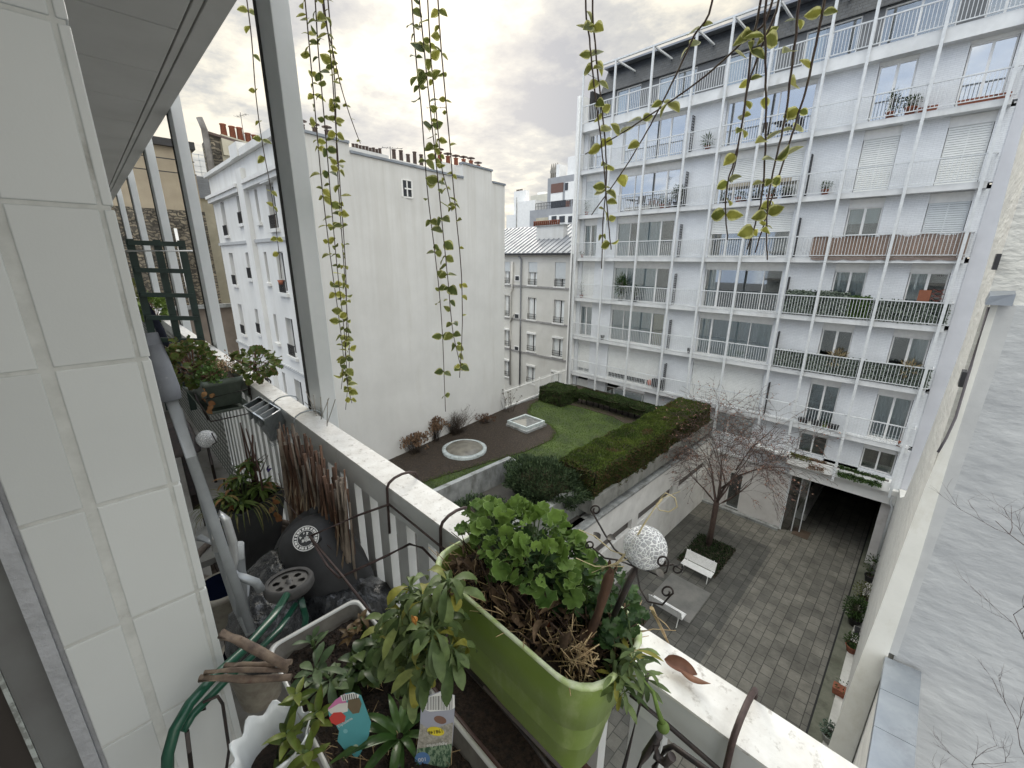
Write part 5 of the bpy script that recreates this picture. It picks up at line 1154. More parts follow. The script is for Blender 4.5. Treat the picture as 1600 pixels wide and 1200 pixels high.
for (x, i, lab) in ((-16.9,1,'small black flower pots behind the rail on the second row left balcony'),(-10.45,1,'small black flower pots behind the rail on the second row middle balcony')):
    mb = MB(); mb.lathe((x,26.15,FL[i]), [(.001,0),(.12,0),(.16,.3),(.001,.29)], 12); mb.build('flower_pot', POTB, label=lab, cat='flower pot')
potplant('potted_plant', 'dried grassy plant before the second row right window', (-3.1,26.22,FL[1]), .2,.5,POTB,.75,200,leafm=leafmat('straw_leaves', (.2,.15,.08), (.4,.33,.2)),L=.25)
potplant('potted_plant', 'dried grassy plant before the last window of the second row', (-.4,26.22,FL[1]), .2,.5,POTB,.6,200,leafm=bpy.data.materials['straw_leaves'],L=.25)
# bare twigs in front of the grey wall at lower right
mb = MB(); rs2 = random.Random(5)
def twig(p, d, L, r, dep):
    pts = [p]; q = p.copy(); dd = d.normalized()
    for k in range(4): dd = (dd+Vector((rs2.uniform(-.25,.25),rs2.uniform(-.1,.1),rs2.uniform(-.2,.25)))).normalized(); q = q+dd*L/4; pts.append(q.copy())
    mb.tube(pts, [r,r*.85,r*.7,r*.6,r*.5], 4)
    if dep < 3:
        for k in range(3): i = rs2.choice((1,2,3,4)); twig(pts[i], dd+Vector((rs2.uniform(-1,1),rs2.uniform(-.3,.3),rs2.uniform(-.6,1))), L*.62, r*.6, dep+1)
for (px, py, l) in ((1640,1080,2.2),(1650,1250,2.2),(1600,1300,2.0),(1660,900,1.8),(1560,1330,1.8)):
    twig(onY(px,py,7.5), Vector((-.75,0,.65)), l*.42, .008, 0)
tw_ = mb.build('climbing_twigs', M_('grey_twig', (.14,.12,.12), (.09,.075,.075), scale=10), label='bare branching twigs in front of the grey plaster wall', cat='shrub')
# ============================================================ THINGS ON OUR BALCONY
GSOIL = M_('potting_soil', (.045,.028,.018), (.010,.007,.005), scale=90, bump=1, bscale=160, bdist=.01, rough=.95)
GREENP = M_('lime_green_plastic', (.20,.285,.050), (.165,.240,.042), rough=.42, scale=6, bump=.05, bscale=30, stain=((.36,.42,.20), 14, .54, .5, (1,1,.35)))
RIMW = M_('worn_pale_rim', (.62,.68,.48), (.42,.52,.22), rough=.6, scale=40, contrast=(.40,.60))
BLKW = M_('black_wire', (.025,.023,.024), (.05,.035,.03), rough=.5, scale=60, metal=.3)
BRNW = M_('rusty_brown_wire', (.085,.055,.050), (.045,.030,.028), rough=.55, scale=60, metal=.3)
def roundrect(x0, x1, y0, y1, r, n=5):
    pts = []
    for cx__, cy__, a0 in ((x1-r,y1-r,0),(x0+r,y1-r,90),(x0+r,y0+r,180),(x1-r,y0+r,270)):
        for k in range(n+1): a = R(a0+90*k/n); pts.append((cx__+r*math.cos(a), cy__+r*math.sin(a)))
    return pts
def rings(mb, loops, smooth=True, capb=True):
    ids = [[mb.vert(p) for p in lp] for lp in loops]
    for a, b in zip(ids, ids[1:]):
        n = len(a)
        for j in range(n): mb.face([a[j],a[(j+1)%n],b[(j+1)%n],b[j]], smooth)
    if capb: mb.face(ids[0][::-1])
# ---- green planter
X0, X1, Y0, Y1, ZR = -.590, -.212, .358, .528, -.55
t = thing('green_planter', 'long lime green plastic planter with a worn pale rim hung inside the rail', 'planter', ((X0+X1)/2,(Y0+Y1)/2,ZR-.19))
def rr(i, z, r=.055): return [(x,y,z) for x, y in roundrect(X0+i, X1-i, Y0+i*.8, Y1-i*.8, r)]
mb = MB(); rings(mb, [rr(.048,ZR-.25,.03), rr(.040,ZR-.235,.04), rr(.022,ZR-.115), rr(.015,ZR-.11), rr(.006,ZR-.045), rr(.002,ZR-.008)])
rings(mb, [rr(.006,ZR-.008), rr(.012,ZR-.05), rr(.030,ZR-.17,.04)], capb=False); mb.build('shell', GREENP, t)
mb = MB(); rings(mb, [rr(.002,ZR-.008), rr(-.003,ZR-.004), rr(-.002,ZR), rr(.004,ZR+.001), rr(.006,ZR-.008)], capb=False); mb.build('rim', RIMW, t)
mb = MB(); s = roundrect(X0+.012,X1-.012,Y0+.01,Y1-.01,.05); c0 = mb.vert(((X0+X1)/2,(Y0+Y1)/2,ZR-.028)); ids = [mb.vert((x,y,ZR-.035)) for x, y in s]
for j in range(len(ids)): mb.face([c0, ids[j], ids[(j+1)%len(ids)]])
mb.build('soil', GSOIL, t)
# ---- geranium
GER = leafmat('geranium_leaves', (.045,.100,.016), (.17,.27,.055), edge=(.24,.34,.12), rough=.65, transl=.3, edge_at=.95, nscale=90)
GERD = leafmat('dark_geranium_leaves', (.020,.050,.016), (.060,.115,.035), rough=.5, transl=.25, nscale=90)
DEAD = leafmat('dead_brown_leaves', (.022,.013,.009), (.17,.115,.070), rough=.85, transl=.1, nscale=120)
STEMG = M_('green_stem', (.07,.12,.03), (.04,.06,.02), scale=40)
STRAW = M_('straw', (.46,.36,.20), (.30,.20,.10), scale=60)
t = thing('geranium', 'bushy green scalloped geranium filling the far end of the lime planter', 'plant', (-.42,.45,ZR-.03))
gl, sm = MB(), MB(); ra = random.Random(3)
gcen = Vector((-.435,.470,ZR+.055))
for i in range(300):
    d = Vector((ra.gauss(0,1),ra.gauss(0,1),ra.gauss(.35,.8))).normalized(); k = ra.uniform(.45,1)**.5
    if d.z < -.05 and ra.random() < .65: continue
    p = gcen+Vector((d.x*.15*k,d.y*.08*k,d.z*.058*k))
    if p.z < ZR+.012: p.z = ZR+.012+ra.random()*.02
    L = ra.uniform(.012,.034)
    nr = (d+Vector((.15,-.25,.9))).normalized(); dd = (d+Vector((ra.uniform(-.8,.8),ra.uniform(-.8,.8),ra.uniform(-.5,.3))))
    gl.leaf(p, dd, nr, L, L*ra.uniform(.85,1.1), curl=ra.uniform(.1,.45), kind='round', rnd=min(1,max(0,.25+.5*d.z+ra.uniform(-.2,.3))))
    if i % 3 == 0: b = Vector((gcen.x+ra.uniform(-.05,.05),gcen.y+ra.uniform(-.03,.03),ZR-.03)); sm.tube([b, b.lerp(p,.5)+Vector((0,0,.012)), p], [.0022,.0015,.001], 4)
gl.build('leaves', GER, t); sm.build('stems', STEMG, t)
t = thing('ivy_geranium', 'darker small leaved geranium shoots trailing along the middle of the lime planter', 'plant', (-.35,.47,ZR-.03))
gl, sm = MB(), MB()
for i in range(420):
    x = ra.uniform(-.55,-.225); p = Vector((x, ra.uniform(.44,.535) , ZR+ra.uniform(-.01,.075)*(1 if -.45 < x < -.27 else .7))); L = ra.uniform(.010,.024)
    gl.leaf(p, (ra.uniform(-1,1),ra.uniform(-1,1),ra.uniform(-.3,.5)), (ra.uniform(-.3,.5),-.4,1), L, L, curl=.3, kind='round', rnd=ra.random())
    if i % 3 == 0: b = Vector((x+ra.uniform(-.04,.04),.47,ZR-.03)); sm.tube([b,b.lerp(p,.6)+Vector((0,0,.01)),p], [.0018,.0014,.001], 4)
gl.build('leaves', GERD, t); sm.build('stems', STEMG, t)
# ---- dead material
BROWNST_ = M_('dark_brown_stem', (.075,.045,.03), (.035,.022,.016), rough=.85, scale=60)
t = thing('withered_plants', 'tangle of withered brown leaves and stalks on the soil of the lime planter', 'dead plants', (-.4,.44,ZR-.03))
dl = MB(); sk = MB()
for i in range(480):
    x, y = ra.uniform(X0+.03,X1-.025), ra.uniform(Y0+.02,Y1-.012); p = Vector((x,y,ZR-.028+ra.random()**2*.05))
    dl.leaf(p, (ra.uniform(-1,1),ra.uniform(-1,1),ra.uniform(-.3,.7)), (ra.uniform(-.6,.6),ra.uniform(-.6,.6),1), ra.uniform(.010,.034), ra.uniform(.004,.013), curl=ra.uniform(-.6,1.2), kind='ovate', seg=3)
for i in range(330):
    x, y = ra.uniform(X0+.03,X1-.02), ra.uniform(Y0+.02,Y1-.01); p = Vector((x,y,ZR-.03)); d = Vector((ra.uniform(-1,1),ra.uniform(-1,1),ra.uniform(.1,1.2))).normalized(); l = ra.uniform(.02,.085)
    sk.tube([p,p+d*l*.5+Vector((0,0,.006)),p+d*l+Vector((0,0,-.004))], [.0011,.0009,.0006], 4)
dl.build('dead_leaves', DEAD, t); sk.build('dry_stalks', STRAW, t)
dk = MB(); big = MB()
for i in range(170):
    x, y = ra.uniform(X0+.03,X1-.03), ra.uniform(Y0+.03,Y1-.015); p = Vector((x,y,ZR-.03)); d = Vector((ra.uniform(-.7,.7),ra.uniform(-.7,.7),1)).normalized(); l = ra.uniform(.03,.11)
    dk.tube([p,p+d*l*.5+Vector((ra.uniform(-.008,.008),0,0)),p+d*l+Vector((ra.uniform(-.015,.015),0,-.004))], [.0016,.0012,.0007], 4)
for i in range(46):
    x, y = ra.uniform(X0+.05,X1-.03), ra.uniform(Y0+.02,Y1-.02); p = Vector((x,y,ZR-.02+ra.random()*.05))
    big.leaf(p, (ra.uniform(-1,1),ra.uniform(-1,1),ra.uniform(-.9,.8)), (ra.uniform(-1,1),ra.uniform(-1,1),1), ra.uniform(.03,.06), ra.uniform(.010,.020), curl=ra.uniform(-1.2,1.6), fold=.9, kind='ovate', seg=6)
dk.build('dark_stems', BROWNST_, t); big.build('curled_leaves', DEAD, t)
BROWNST = M_('brown_stalk', (.11,.055,.030), (.045,.024,.015), rough=.8, scale=50, stretch=(1,1,.3), bump=.6, bscale=120, bdist=.003)
def P5(px, py, y=.44): return onY(px, py, y)
mb = MB(); _k = [P5(905,1035,.43),P5(925,985,.435),P5(942,935,.44),P5(955,890,.445)]
_p = [_k[0].lerp(_k[1],t/4) for t in range(4)]+[_k[1].lerp(_k[2],t/4) for t in range(4)]+[_k[2].lerp(_k[3],t/4) for t in range(5)]
mb.tube([p+Vector((ra.uniform(-1,1),0,ra.uniform(-1,1)))*.0012 for p in _p], [.0068*ra.uniform(.78,1.15) for p in _p[:-1]]+[.0045], 9)
for k in range(5): a = 1.25*k; q_ = _k[3]+Vector((.005*math.cos(a),.005*math.sin(a),-.004)); mb.leaf(q_, Vector((.4*math.cos(a),.4*math.sin(a),1)), Vector((math.cos(a),math.sin(a),0)), ra.uniform(.010,.018), .006, curl=.3, kind='lance', seg=3)
for k in range(7): q_ = _k[0].lerp(_k[2],ra.random())+Vector((ra.uniform(-.005,.005),-.006,0)); mb.leaf(q_, Vector((ra.uniform(-.4,.4),-.2,-1)), (0,-1,0), ra.uniform(.02,.04), .007, curl=.6, kind='lance', seg=4)
mb.build('cut_stalk', BROWNST, label='thick dark brown broken stalk standing upright in the lime planter', cat='stalk')
mb = MB(); mb.tube([P5(822,1022,.41),P5(812,1003,.41),P5(805,986,.405)], [.004,.0048,.0055], 10); mb.build('cut_stalk', STRAW, label='short pale cut stalk standing in the lime planter soil', cat='stalk')
mb = MB()
for i in range(40):
    a = P5(ra.uniform(895,925),ra.uniform(1000,1075),.40); mb.tube([a, a+Vector((ra.uniform(-.02,.02),ra.uniform(-.02,.01),ra.uniform(-.015,.03))), a+Vector((ra.uniform(-.03,.03),ra.uniform(-.03,.01),ra.uniform(-.02,.035)))], [.0014,.001,.0006], 4)
mb.build('straw_tuft', STRAW, label='tuft of pale shredded straw stems at the near rim of the lime planter', cat='dead plant')
mb = MB()
mb.leaf(P5(845,1000,.42), (-.25,0,1), (.3,-1,.1), .05, .028, curl=.25, kind='ovate', seg=6, rnd=.25); mb.leaf(P5(848,1015,.42), (.15,0,1), (.3,-1,.1), .055, .022, curl=.3, kind='ovate', seg=6, rnd=.1)
mb.leaf(P5(815,985,.42), (-1,0,.25), (.1,-.6,.8), .03, .016, curl=.3, kind='ovate', seg=6, rnd=.15)
mb.build('reddish_leaf', leafmat('reddish_brown_leaf', (.20,.065,.030), (.11,.045,.025), transl=.25), label='upright curled reddish brown leaf in the middle of the lime planter', cat='leaf')
mb = MB(); a = onZ(1038,1030,-.635); b = onZ(1102,1072,-.63); mb.leaf(a, b-a+Vector((0,.02,0)), (.2,-.6,1), (b-a).length*.8, .022, curl=.35, fold=1.1, kind='ovate', seg=10, rnd=.2); mb.leaf(a.lerp(b,.35), b-a, (0,-.1,1), (b-a).length*.8, .012, curl=-.25, fold=-.7, kind='lance', seg=8, rnd=.9)
mb.build('dead_leaf', leafmat('brown_leaf_on_rail', (.16,.075,.05), (.22,.11,.07), transl=.1), label='long curled brown dead leaf lying across the white handrail', cat='leaf')
mb = MB(); mb.tube([onY(1018,950,.56),onY(1035,985,.6),onY(1050,1018,.64)], [.0035,.0028,.001], 6); mb.tube([onY(1022,960,.56),onY(1040,975,.57),onY(1048,985,.58)], [.001,.001,.0005], 4)
mb.build('dead_leaf', STRAW, label='twisted tan dead leaf hanging beyond the far end of the lime planter', cat='leaf')
# ---- marigold shoots at the right end
CAL = leafmat('marigold_leaves', (.055,.090,.030), (.19,.25,.095), rough=.45, transl=.25, nscale=80, dead=(.27,.26,.05))
def shoots(name, label, heads, n, L, Wd, m=CAL, kind='spoon', droop=.35, cat='plant', stem_to=None, upb=.35):
    c = heads[0]; t = thing(name, label, cat, (c.x,c.y,c.z-.03)); lf, st_ = MB(), MB()
    for h in heads:
        if stem_to is not None: st_.tube([stem_to, stem_to.lerp(h,.5)+Vector((0,0,.012)), h], [.0042,.0036,.003], 6)
        for i in range(n):
            a = 2.4*i+ra.uniform(-.3,.3); e = upb+ra.uniform(-.5,.55)
            d = Vector((math.cos(a),math.sin(a),e)); l = L*ra.uniform(.6,1.15)
            lf.leaf(h+Vector((0,0,-.03*i/n)), d, Vector((0,0,1)), l, Wd*ra.uniform(.75,1.15), curl=ra.uniform(droop*.5,droop*2), fold=.25, kind=kind, seg=6)
    lf.build('leaves', m, t)
    if st_.v: st_.build('stems', STEMG, t)
    return t
shoots('marigold_shoots', 'green marigold shoots hanging over the near end of the lime planter', [P5(985,1030,.44),P5(1005,1045,.46),P5(975,1065,.42),P5(990,1015,.45),P5(960,1050,.42)], 14, .040, .008, stem_to=P5(960,1040,.43), droop=.5)
mb = MB(); mb.tube([P5(1000,1056,.44),P5(1020,1080,.44),P5(1028,1110,.44),P5(1036,1132,.44)], [.0022,.0024,.003,.004], 8); mb.sphere(P5(1036,1136,.44), .0085, 12, 8, (1,1,.9)); mb.build('hanging_bud', leafmat('bud_green', (.13,.20,.05), (.16,.24,.06)), label='green flower bud on a long drooping stem below the planter end', cat='flower bud')
t = shoots('marigold_plant', 'large leafy marigold with a withering orange flower left of the lime planter', [P5(700,905,.30),P5(660,930,.29),P5(628,950,.27),P5(690,960,.29),P5(650,985,.27),P5(705,1010,.28),P5(668,1025,.26),P5(640,915,.30),P5(675,980,.26),P5(612,965,.27),P5(610,1005,.25),P5(640,1045,.25)], 19, .062, .0165, stem_to=P5(672,1040,.29), droop=.95)
fl = MB(); q = P5(648,968,.245); fl.sphere(q, .0045, 12, 8)
for k in range(16): a = k*2*math.pi/16; fl.leaf(q, (math.cos(a),-.4,math.sin(a)), (0,-1,.2), .0085, .0035, curl=.4, kind='lance', seg=2)
fl.build('flower', M_('orange_flower', (.55,.24,.04), (.35,.15,.03), scale=200), t)
fl = MB()
for i in range(60): a = P5(ra.uniform(660,705),ra.uniform(925,950),.30); fl.leaf(a, (ra.uniform(-1,1),-.3,ra.uniform(-1,1)), (0,-1,0), .014, .005, curl=.9, kind='lance', seg=3)
fl.build('withered_florets', DEAD, t)
# ---- globe light
CR = bpy.data.materials.new('crackle_glass'); CR.use_nodes = True; N = CR.node_tree.nodes; Lk = CR.node_tree.links; b = N['Principled BSDF']
b.inputs['Roughness'].default_value = .08; b.inputs['IOR'].default_value = 1.25
g = N.new('ShaderNodeNewGeometry'); nw = N.new('ShaderNodeTexNoise'); nw.inputs['Scale'].default_value = 60; Lk.new(g.outputs['Position'], nw.inputs['Vector'])
mxv = N.new('ShaderNodeMixRGB'); mxv.blend_type = 'ADD'; mxv.inputs[0].default_value = .012; Lk.new(g.outputs['Position'], mxv.inputs[1]); Lk.new(nw.outputs['Color'], mxv.inputs[2])
vo = N.new('ShaderNodeTexVoronoi'); vo.feature = 'DISTANCE_TO_EDGE'; vo.inputs['Scale'].default_value = 190; Lk.new(mxv.outputs[0], vo.inputs['Vector'])
rp = N.new('ShaderNodeValToRGB'); rp.color_ramp.elements[0].position = .02; rp.color_ramp.elements[0].color = (1,1,1,1); rp.color_ramp.elements[1].position = .10; rp.color_ramp.elements[1].color = (.80,.82,.84,1)
Lk.new(vo.outputs['Distance'], rp.inputs[0]); Lk.new(rp.outputs[0], b.inputs['Base Color']); trm = N.new('ShaderNodeMapRange'); trm.inputs[1].default_value = .0; trm.inputs[2].default_value = .13; trm.inputs[4].default_value = .62; Lk.new(vo.outputs['Distance'], trm.inputs[0]); Lk.new(trm.outputs[0], b.inputs['Transmission Weight'])
bp = N.new('ShaderNodeBump'); bp.inputs['Strength'].default_value = 1; bp.inputs['Distance'].default_value = .002; Lk.new(vo.outputs['Distance'], bp.inputs['Height']); Lk.new(bp.outputs[0], b.inputs['Normal'])
gc = P5(1008,855,.47); gr = .0288
t = thing('globe_light', 'crackled glass solar globe on a black stake with curled wire leaves', 'garden light', (gc.x,gc.y,ZR-.05))
mb = MB(); mb.sphere(gc, gr, 40, 24); mb.build('globe', CR, t)
gd = (P5(962,955,.455)-gc).normalized()
mb = MB(); mb.tube([gc+gd*gr*.85, gc+gd*(gr+.012), gc+gd*(gr+.10)], [.010,.005,.0042], 10); mb.build('stake', BLKW, t)
def curl_wire(mb, a, mid, cc, r0, a0, turns, r=.0013, y=.45, sgn=1):
    pts = [a]+mid
    for k in range(int(14*turns)+1):
        th = a0+sgn*2*math.pi*k/14; rr_ = r0*(1-.62*k/(14*turns)); pts.append(onY(cc[0]+rr_*math.cos(th), cc[1]+rr_*math.sin(th), y))
    mb.tube(pts, r, 6)
mb = MB()
hub = onY(993,886,.455)
curl_wire(mb, hub, [onY(960,858,.45),onY(945,835,.45),onY(930,808,.45)], (931,797), 8, math.pi, 1.2)
curl_wire(mb, hub, [onY(965,875,.45),onY(945,872,.45),onY(925,855,.45)], (922,852), 7, math.pi*.8, 1.2)
curl_wire(mb, hub, [onY(1015,893,.46),onY(1030,900,.46),onY(1042,893,.46)], (1035,878), 10, .4, 1.2, sgn=-1)
curl_wire(mb, hub, [onY(1000,920,.45),onY(1012,940,.45),onY(1035,945,.45),onY(1048,930,.45)], (1042,925), 10, .2, 1.1, sgn=-1)
curl_wire(mb, hub, [onY(1030,885,.5),onY(1052,882,.5),onY(1066,890,.5)], (1058,888), 9, -.3, .9)
mb.build('wire_scrolls', BLKW, t)
mb = MB()
for (px, py, d) in ((938,842,(-1,0,.5)),(935,875,(-.8,0,-.5)),(1025,890,(1,.2,-.5)),(948,838,(1,0,.3))): mb.leaf(onY(px,py,.452), d, (0,-.5,1), .014, .010, curl=.3, kind='ovate', seg=4, rnd=.5)
mb.build('metal_leaves', M_('dull_metal', (.16,.15,.14), (.09,.085,.08), metal=.6, rough=.4, scale=60), t)
mb = MB()
for off in (0, 1, 2): mb.tube([onY(940,893-3*off,.44),onY(965,878+2*off,.445),onY(985,855+off,.45),onY(1005,820+off,.46),onY(1022,795,.47),onY(1035,778+off,.48)], .0008, 5)
mb.tube([onY(1032,780,.48),onY(1025,788,.48),onY(1030,797,.48),onY(1045,800,.48),onY(1058,792,.48),onY(1055,778,.48),onY(1040,770,.48),onY(1032,778,.48)], .0008, 5)
mb.tube([onY(905,828,.44),onY(930,838,.445),onY(955,860,.45),onY(980,868,.45)], .0009, 5); mb.tube([onY(925,895,.44),onY(950,884,.44),onY(990,870,.45)], .0008, 5); mb.tube([onY(900,872,.44),onY(930,885,.44),onY(975,885,.45)], .0008, 5)
mb.tube([onY(1035,778,.48),onY(1052,772,.49),onY(1062,768,.49)], .0006, 4)
mb.build('raffia_tie', M_('pale_raffia', (.62,.54,.34), (.50,.42,.24), scale=60), label='pale raffia string tied in a loop behind the glass globe', cat='string')
# ---- brackets over the rail
def bracket(label, x, z1=-.90, m=BLKW, r=.0042, extra=(), gname='wire brackets hooked over the handrail', name='rail_hook'):
    mb = MB(); pts = [Vector((x,.618,-.69)), Vector((x,.618,-.655))]
    for k in range(7): a = math.pi*k/6; pts.append(Vector((x,.568+.052*math.cos(a),-.648+.028*math.sin(a))))
    pts += [Vector((x,.514,-.70)), Vector((x,.512,z1))]
    mb.tube(pts, r, 8)
    for e_ in extra: mb.tube(e_, r*.85, 6)
    return mb.build(name, m, label=label, cat='bracket', group=gname)
Z8 = -.83
bracket('brown wire bracket with an empty hoop hooked over the rail beside the reed bundle', onZ(640,750,-.65).x, -.80, BRNW, extra=[
    [onY(640,850,.51),onY(605,868,.47),onZ(530,903,Z8)], [onY(640,850,.51),onY(660,856,.51),onY(693,890,.50)], [onY(608,788,.512),onY(690,855,.512),onY(735,890,.5)],
    [onZ(484,838,-.80),onY(560,805,.47),onY(608,788,.51)], [onZ(484,838,-.80),onZ(535,900,-.82),onZ(578,955,-.83)], [onZ(484,838,-.80),onZ(512,885,-.86),onZ(530,903,Z8)]])
bracket('dark wire bracket hooked over the rail at the far end of the lime planter', onZ(728,806,-.65).x, -.86, BRNW)
bracket('thick brown bracket hooked over the bare handrail at lower right', onZ(1168,1110,-.65).x, -1.0, BRNW, r=.0045)
t = thing('planter_bracket', 'black iron bracket with hooks under the near end of the lime planter', 'bracket', (-.2,.45,-1.0)); mb = MB()
mb.tube([onY(1012,1052,.50),onY(975,1200,.50),onY(955,1280,.50)], .0038, 8); mb.tube([onY(985,1085,.51),onY(1040,1130,.51),onY(1120,1200,.51),onY(1160,1240,.51)], .0038, 8)
mb.tube([onY(990,1215,.44),onY(1008,1180,.44),onY(1030,1148,.44)], .0055, 8); mb.build('rods', BLKW, t)
mb = MB(); mb.tube([onY(1025,1160,.44),onY(1026,1182,.44),onY(1040,1192,.44),onY(1050,1182,.44)], .006, 8); mb.tube([onY(1022,1200,.45),onY(1040,1170,.45),onY(1052,1166,.45),onY(1100,1200,.45),onY(1160,1245,.45)], .004, 8); mb.build('hooks', BLKW, t)
mb = MB(); mb.tube([onY(690,1000,.35),onY(760,1075,.35),onY(830,1160,.345),onY(880,1230,.34)], .003, 8); mb.tube([Vector((-.62,.345,-.69)),Vector((-.2,.345,-.69))], .003, 8); mb.build('side_rod', BLKW, t)
# ---- brown trough under the green planter
mb = MB(); X0_, X1_ = -.72, -.24
def rq(i, z): return [(x,y,z) for x, y in roundrect(X0_+i, X1_-i, .375+i, .505-i, .02)]
t = thing('brown_trough', 'dark red brown plastic trough below the lime planter', 'planter', (-.47,.44,-1.02)); rings(mb, [rq(.02,-1.06), rq(.0,-.94), rq(.0,-.925), rq(.010,-.925), rq(.02,-.97)]); mb.build('shell', M_('brown_plastic', (.085,.040,.030), (.06,.028,.022), rough=.4, scale=10), t)
mb = MB(); mb.box(X0_+.03,X1_-.03,.40,.48,-.99,-.97); mb.build('soil', GSOIL, t)
# ---- clear plastic box with soil and plants
BX0, BX1, BY0, BY1, BZ = -.865, -.335, .125, .325, -.80
t = thing('clear_plant_box', 'shallow clear plastic box of dark soil with seedlings below the lime planter', 'plant box', (-.6,.22,BZ-.16))
def rb(i, z): return [(x,y,z) for x, y in roundrect(BX0+i, BX1-i, BY0+i, BY1-i, .02)]
mb = MB(); rings(mb, [rb(.03,BZ-.15), rb(.012,BZ-.03), rb(.004,BZ-.004)], capb=True); rings(mb, [rb(.007,BZ-.004), rb(.015,BZ-.03)], capb=False)
mb.build('shell', M_('cloudy_plastic', (.20,.19,.17), (.12,.11,.10), rough=.2, scale=20, coat=.3), t)
mb = MB(); rings(mb, [rb(.004,BZ-.004), rb(-.001,BZ-.003), rb(-.001,BZ), rb(.006,BZ), rb(.007,BZ-.004)], capb=False); mb.build('rim', M_('plastic_rim', (.55,.55,.53), (.40,.40,.38), rough=.25), t)
mb = MB(); nx, ny = 40, 16; g_ = [[mb.vert((BX0+.014+(BX1-BX0-.028)*i/nx, BY0+.014+(BY1-BY0-.028)*j/ny, BZ-.040+.012*mnoise.noise(Vector((i*.5,j*.5,2))))) for j in range(ny+1)] for i in range(nx+1)]
for i in range(nx):
    for j in range(ny): mb.face([g_[i][j],g_[i+1][j],g_[i+1][j+1],g_[i][j+1]], True)
mb.build('soil', GSOIL, t)
cr = MB()
for i in range(500):
    p = Vector((ra.uniform(BX0+.02,BX1-.02),ra.uniform(BY0+.02,BY1-.02),BZ-.036)); cr.sphere(p, ra.uniform(.0012,.0035), 6, 4)
cr.build('soil_crumbs', GSOIL, t, kind='stuff')
cr = MB()
for i in range(45):
    p = Vector((ra.uniform(-.66,-.40),ra.uniform(BY0+.02,BY1-.015),BZ-.034)); cr.tube([p,p+Vector((ra.uniform(-.02,.02),ra.uniform(-.02,.02),.01)),p+Vector((ra.uniform(-.03,.03),ra.uniform(-.03,.03),.002))], .0007, 4)
cr.build('dry_roots', STRAW, label='thin pale dry roots scattered over the soil of the clear box', cat='roots', kind='stuff')
ZB = BZ-.035
def PZ(px, py, z=ZB): return onZ(px, py, z)
SEED = leafmat('grey_green_leaves', (.050,.085,.038), (.14,.19,.095), rough=.4, transl=.2, nscale=90)
shoots('seedling_rosette', 'grey green rosette of spoon leaves at the back left of the clear box', [PZ(492,1045,ZB+.035),PZ(515,1060,ZB+.03)], 13, .070, .018, m=SEED, droop=.3, stem_to=PZ(500,1060))
shoots('seedling_rosette', 'upright pale green seedling in the far corner of the clear box', [PZ(487,1000,ZB+.03)], 7, .042, .014, m=SEED, droop=.2, stem_to=PZ(492,1018), upb=.9)
RND = leafmat('round_dark_leaves', (.030,.055,.018), (.085,.125,.035), rough=.35, transl=.2, nscale=80, dead=(.20,.19,.03))
t = shoots('round_leaf_seedlings', 'seedlings with round dark glossy leaves in the middle of the clear box', [PZ(560,1020,ZB+.04),PZ(590,1000,ZB+.045),PZ(540,1060,ZB+.03),PZ(575,1045,ZB+.04),PZ(600,1030,ZB+.04)], 9, .044, .026, m=RND, kind='ovate', droop=.35, stem_to=PZ(560,1045), upb=.5)
shoots('bronze_seedling', 'small bronze tinted seedling near the far rim of the clear box', [PZ(565,965,ZB+.05),PZ(545,985,ZB+.04)], 8, .032, .012, m=leafmat('bronze_leaves', (.09,.06,.03), (.16,.10,.04)), kind='ovate', stem_to=PZ(570,990))
AGA = leafmat('agapanthus_leaves', (.028,.065,.016), (.095,.165,.050), rough=.28, transl=.15, nscale=60)
t = thing('strap_leaf_plant', 'glossy plant with arching strap leaves at the near end of the clear box', 'plant', (-.5,.2,ZB)); lf = MB()
bc = PZ(625,1150, ZB)
for i, (a, e_, l, w_) in enumerate([(100,1.1,.10,.014),(140,.6,.085,.013),(30,.9,.085,.013),(-30,.4,.075,.013),(185,.25,.085,.012),(220,.45,.10,.015),(250,.5,.11,.016),(285,.6,.10,.015),(320,.5,.085,.014),(165,.9,.075,.012),(65,1.3,.085,.013),(0,1.2,.06,.012),(205,1.0,.08,.014),(265,1.2,.085,.015)]):
    a = R(a); lf.leaf(bc+Vector((math.cos(a)*.006,math.sin(a)*.006,.0)), (math.cos(a),math.sin(a),e_), (0,0,1), l*1.25, w_*1.2, curl=ra.uniform(.45,1.1), fold=.35, kind='strap', seg=10)
bc = PZ(655,1090, ZB)
for i in range(7):
    a = R(60+i*47); lf.leaf(bc, (math.cos(a)*.6,math.sin(a)*.6,1.2), (0,0,1), ra.uniform(.05,.09), .010, curl=ra.uniform(.2,.6), fold=.35, kind='strap', seg=8)
lf.build('leaves', AGA, t)
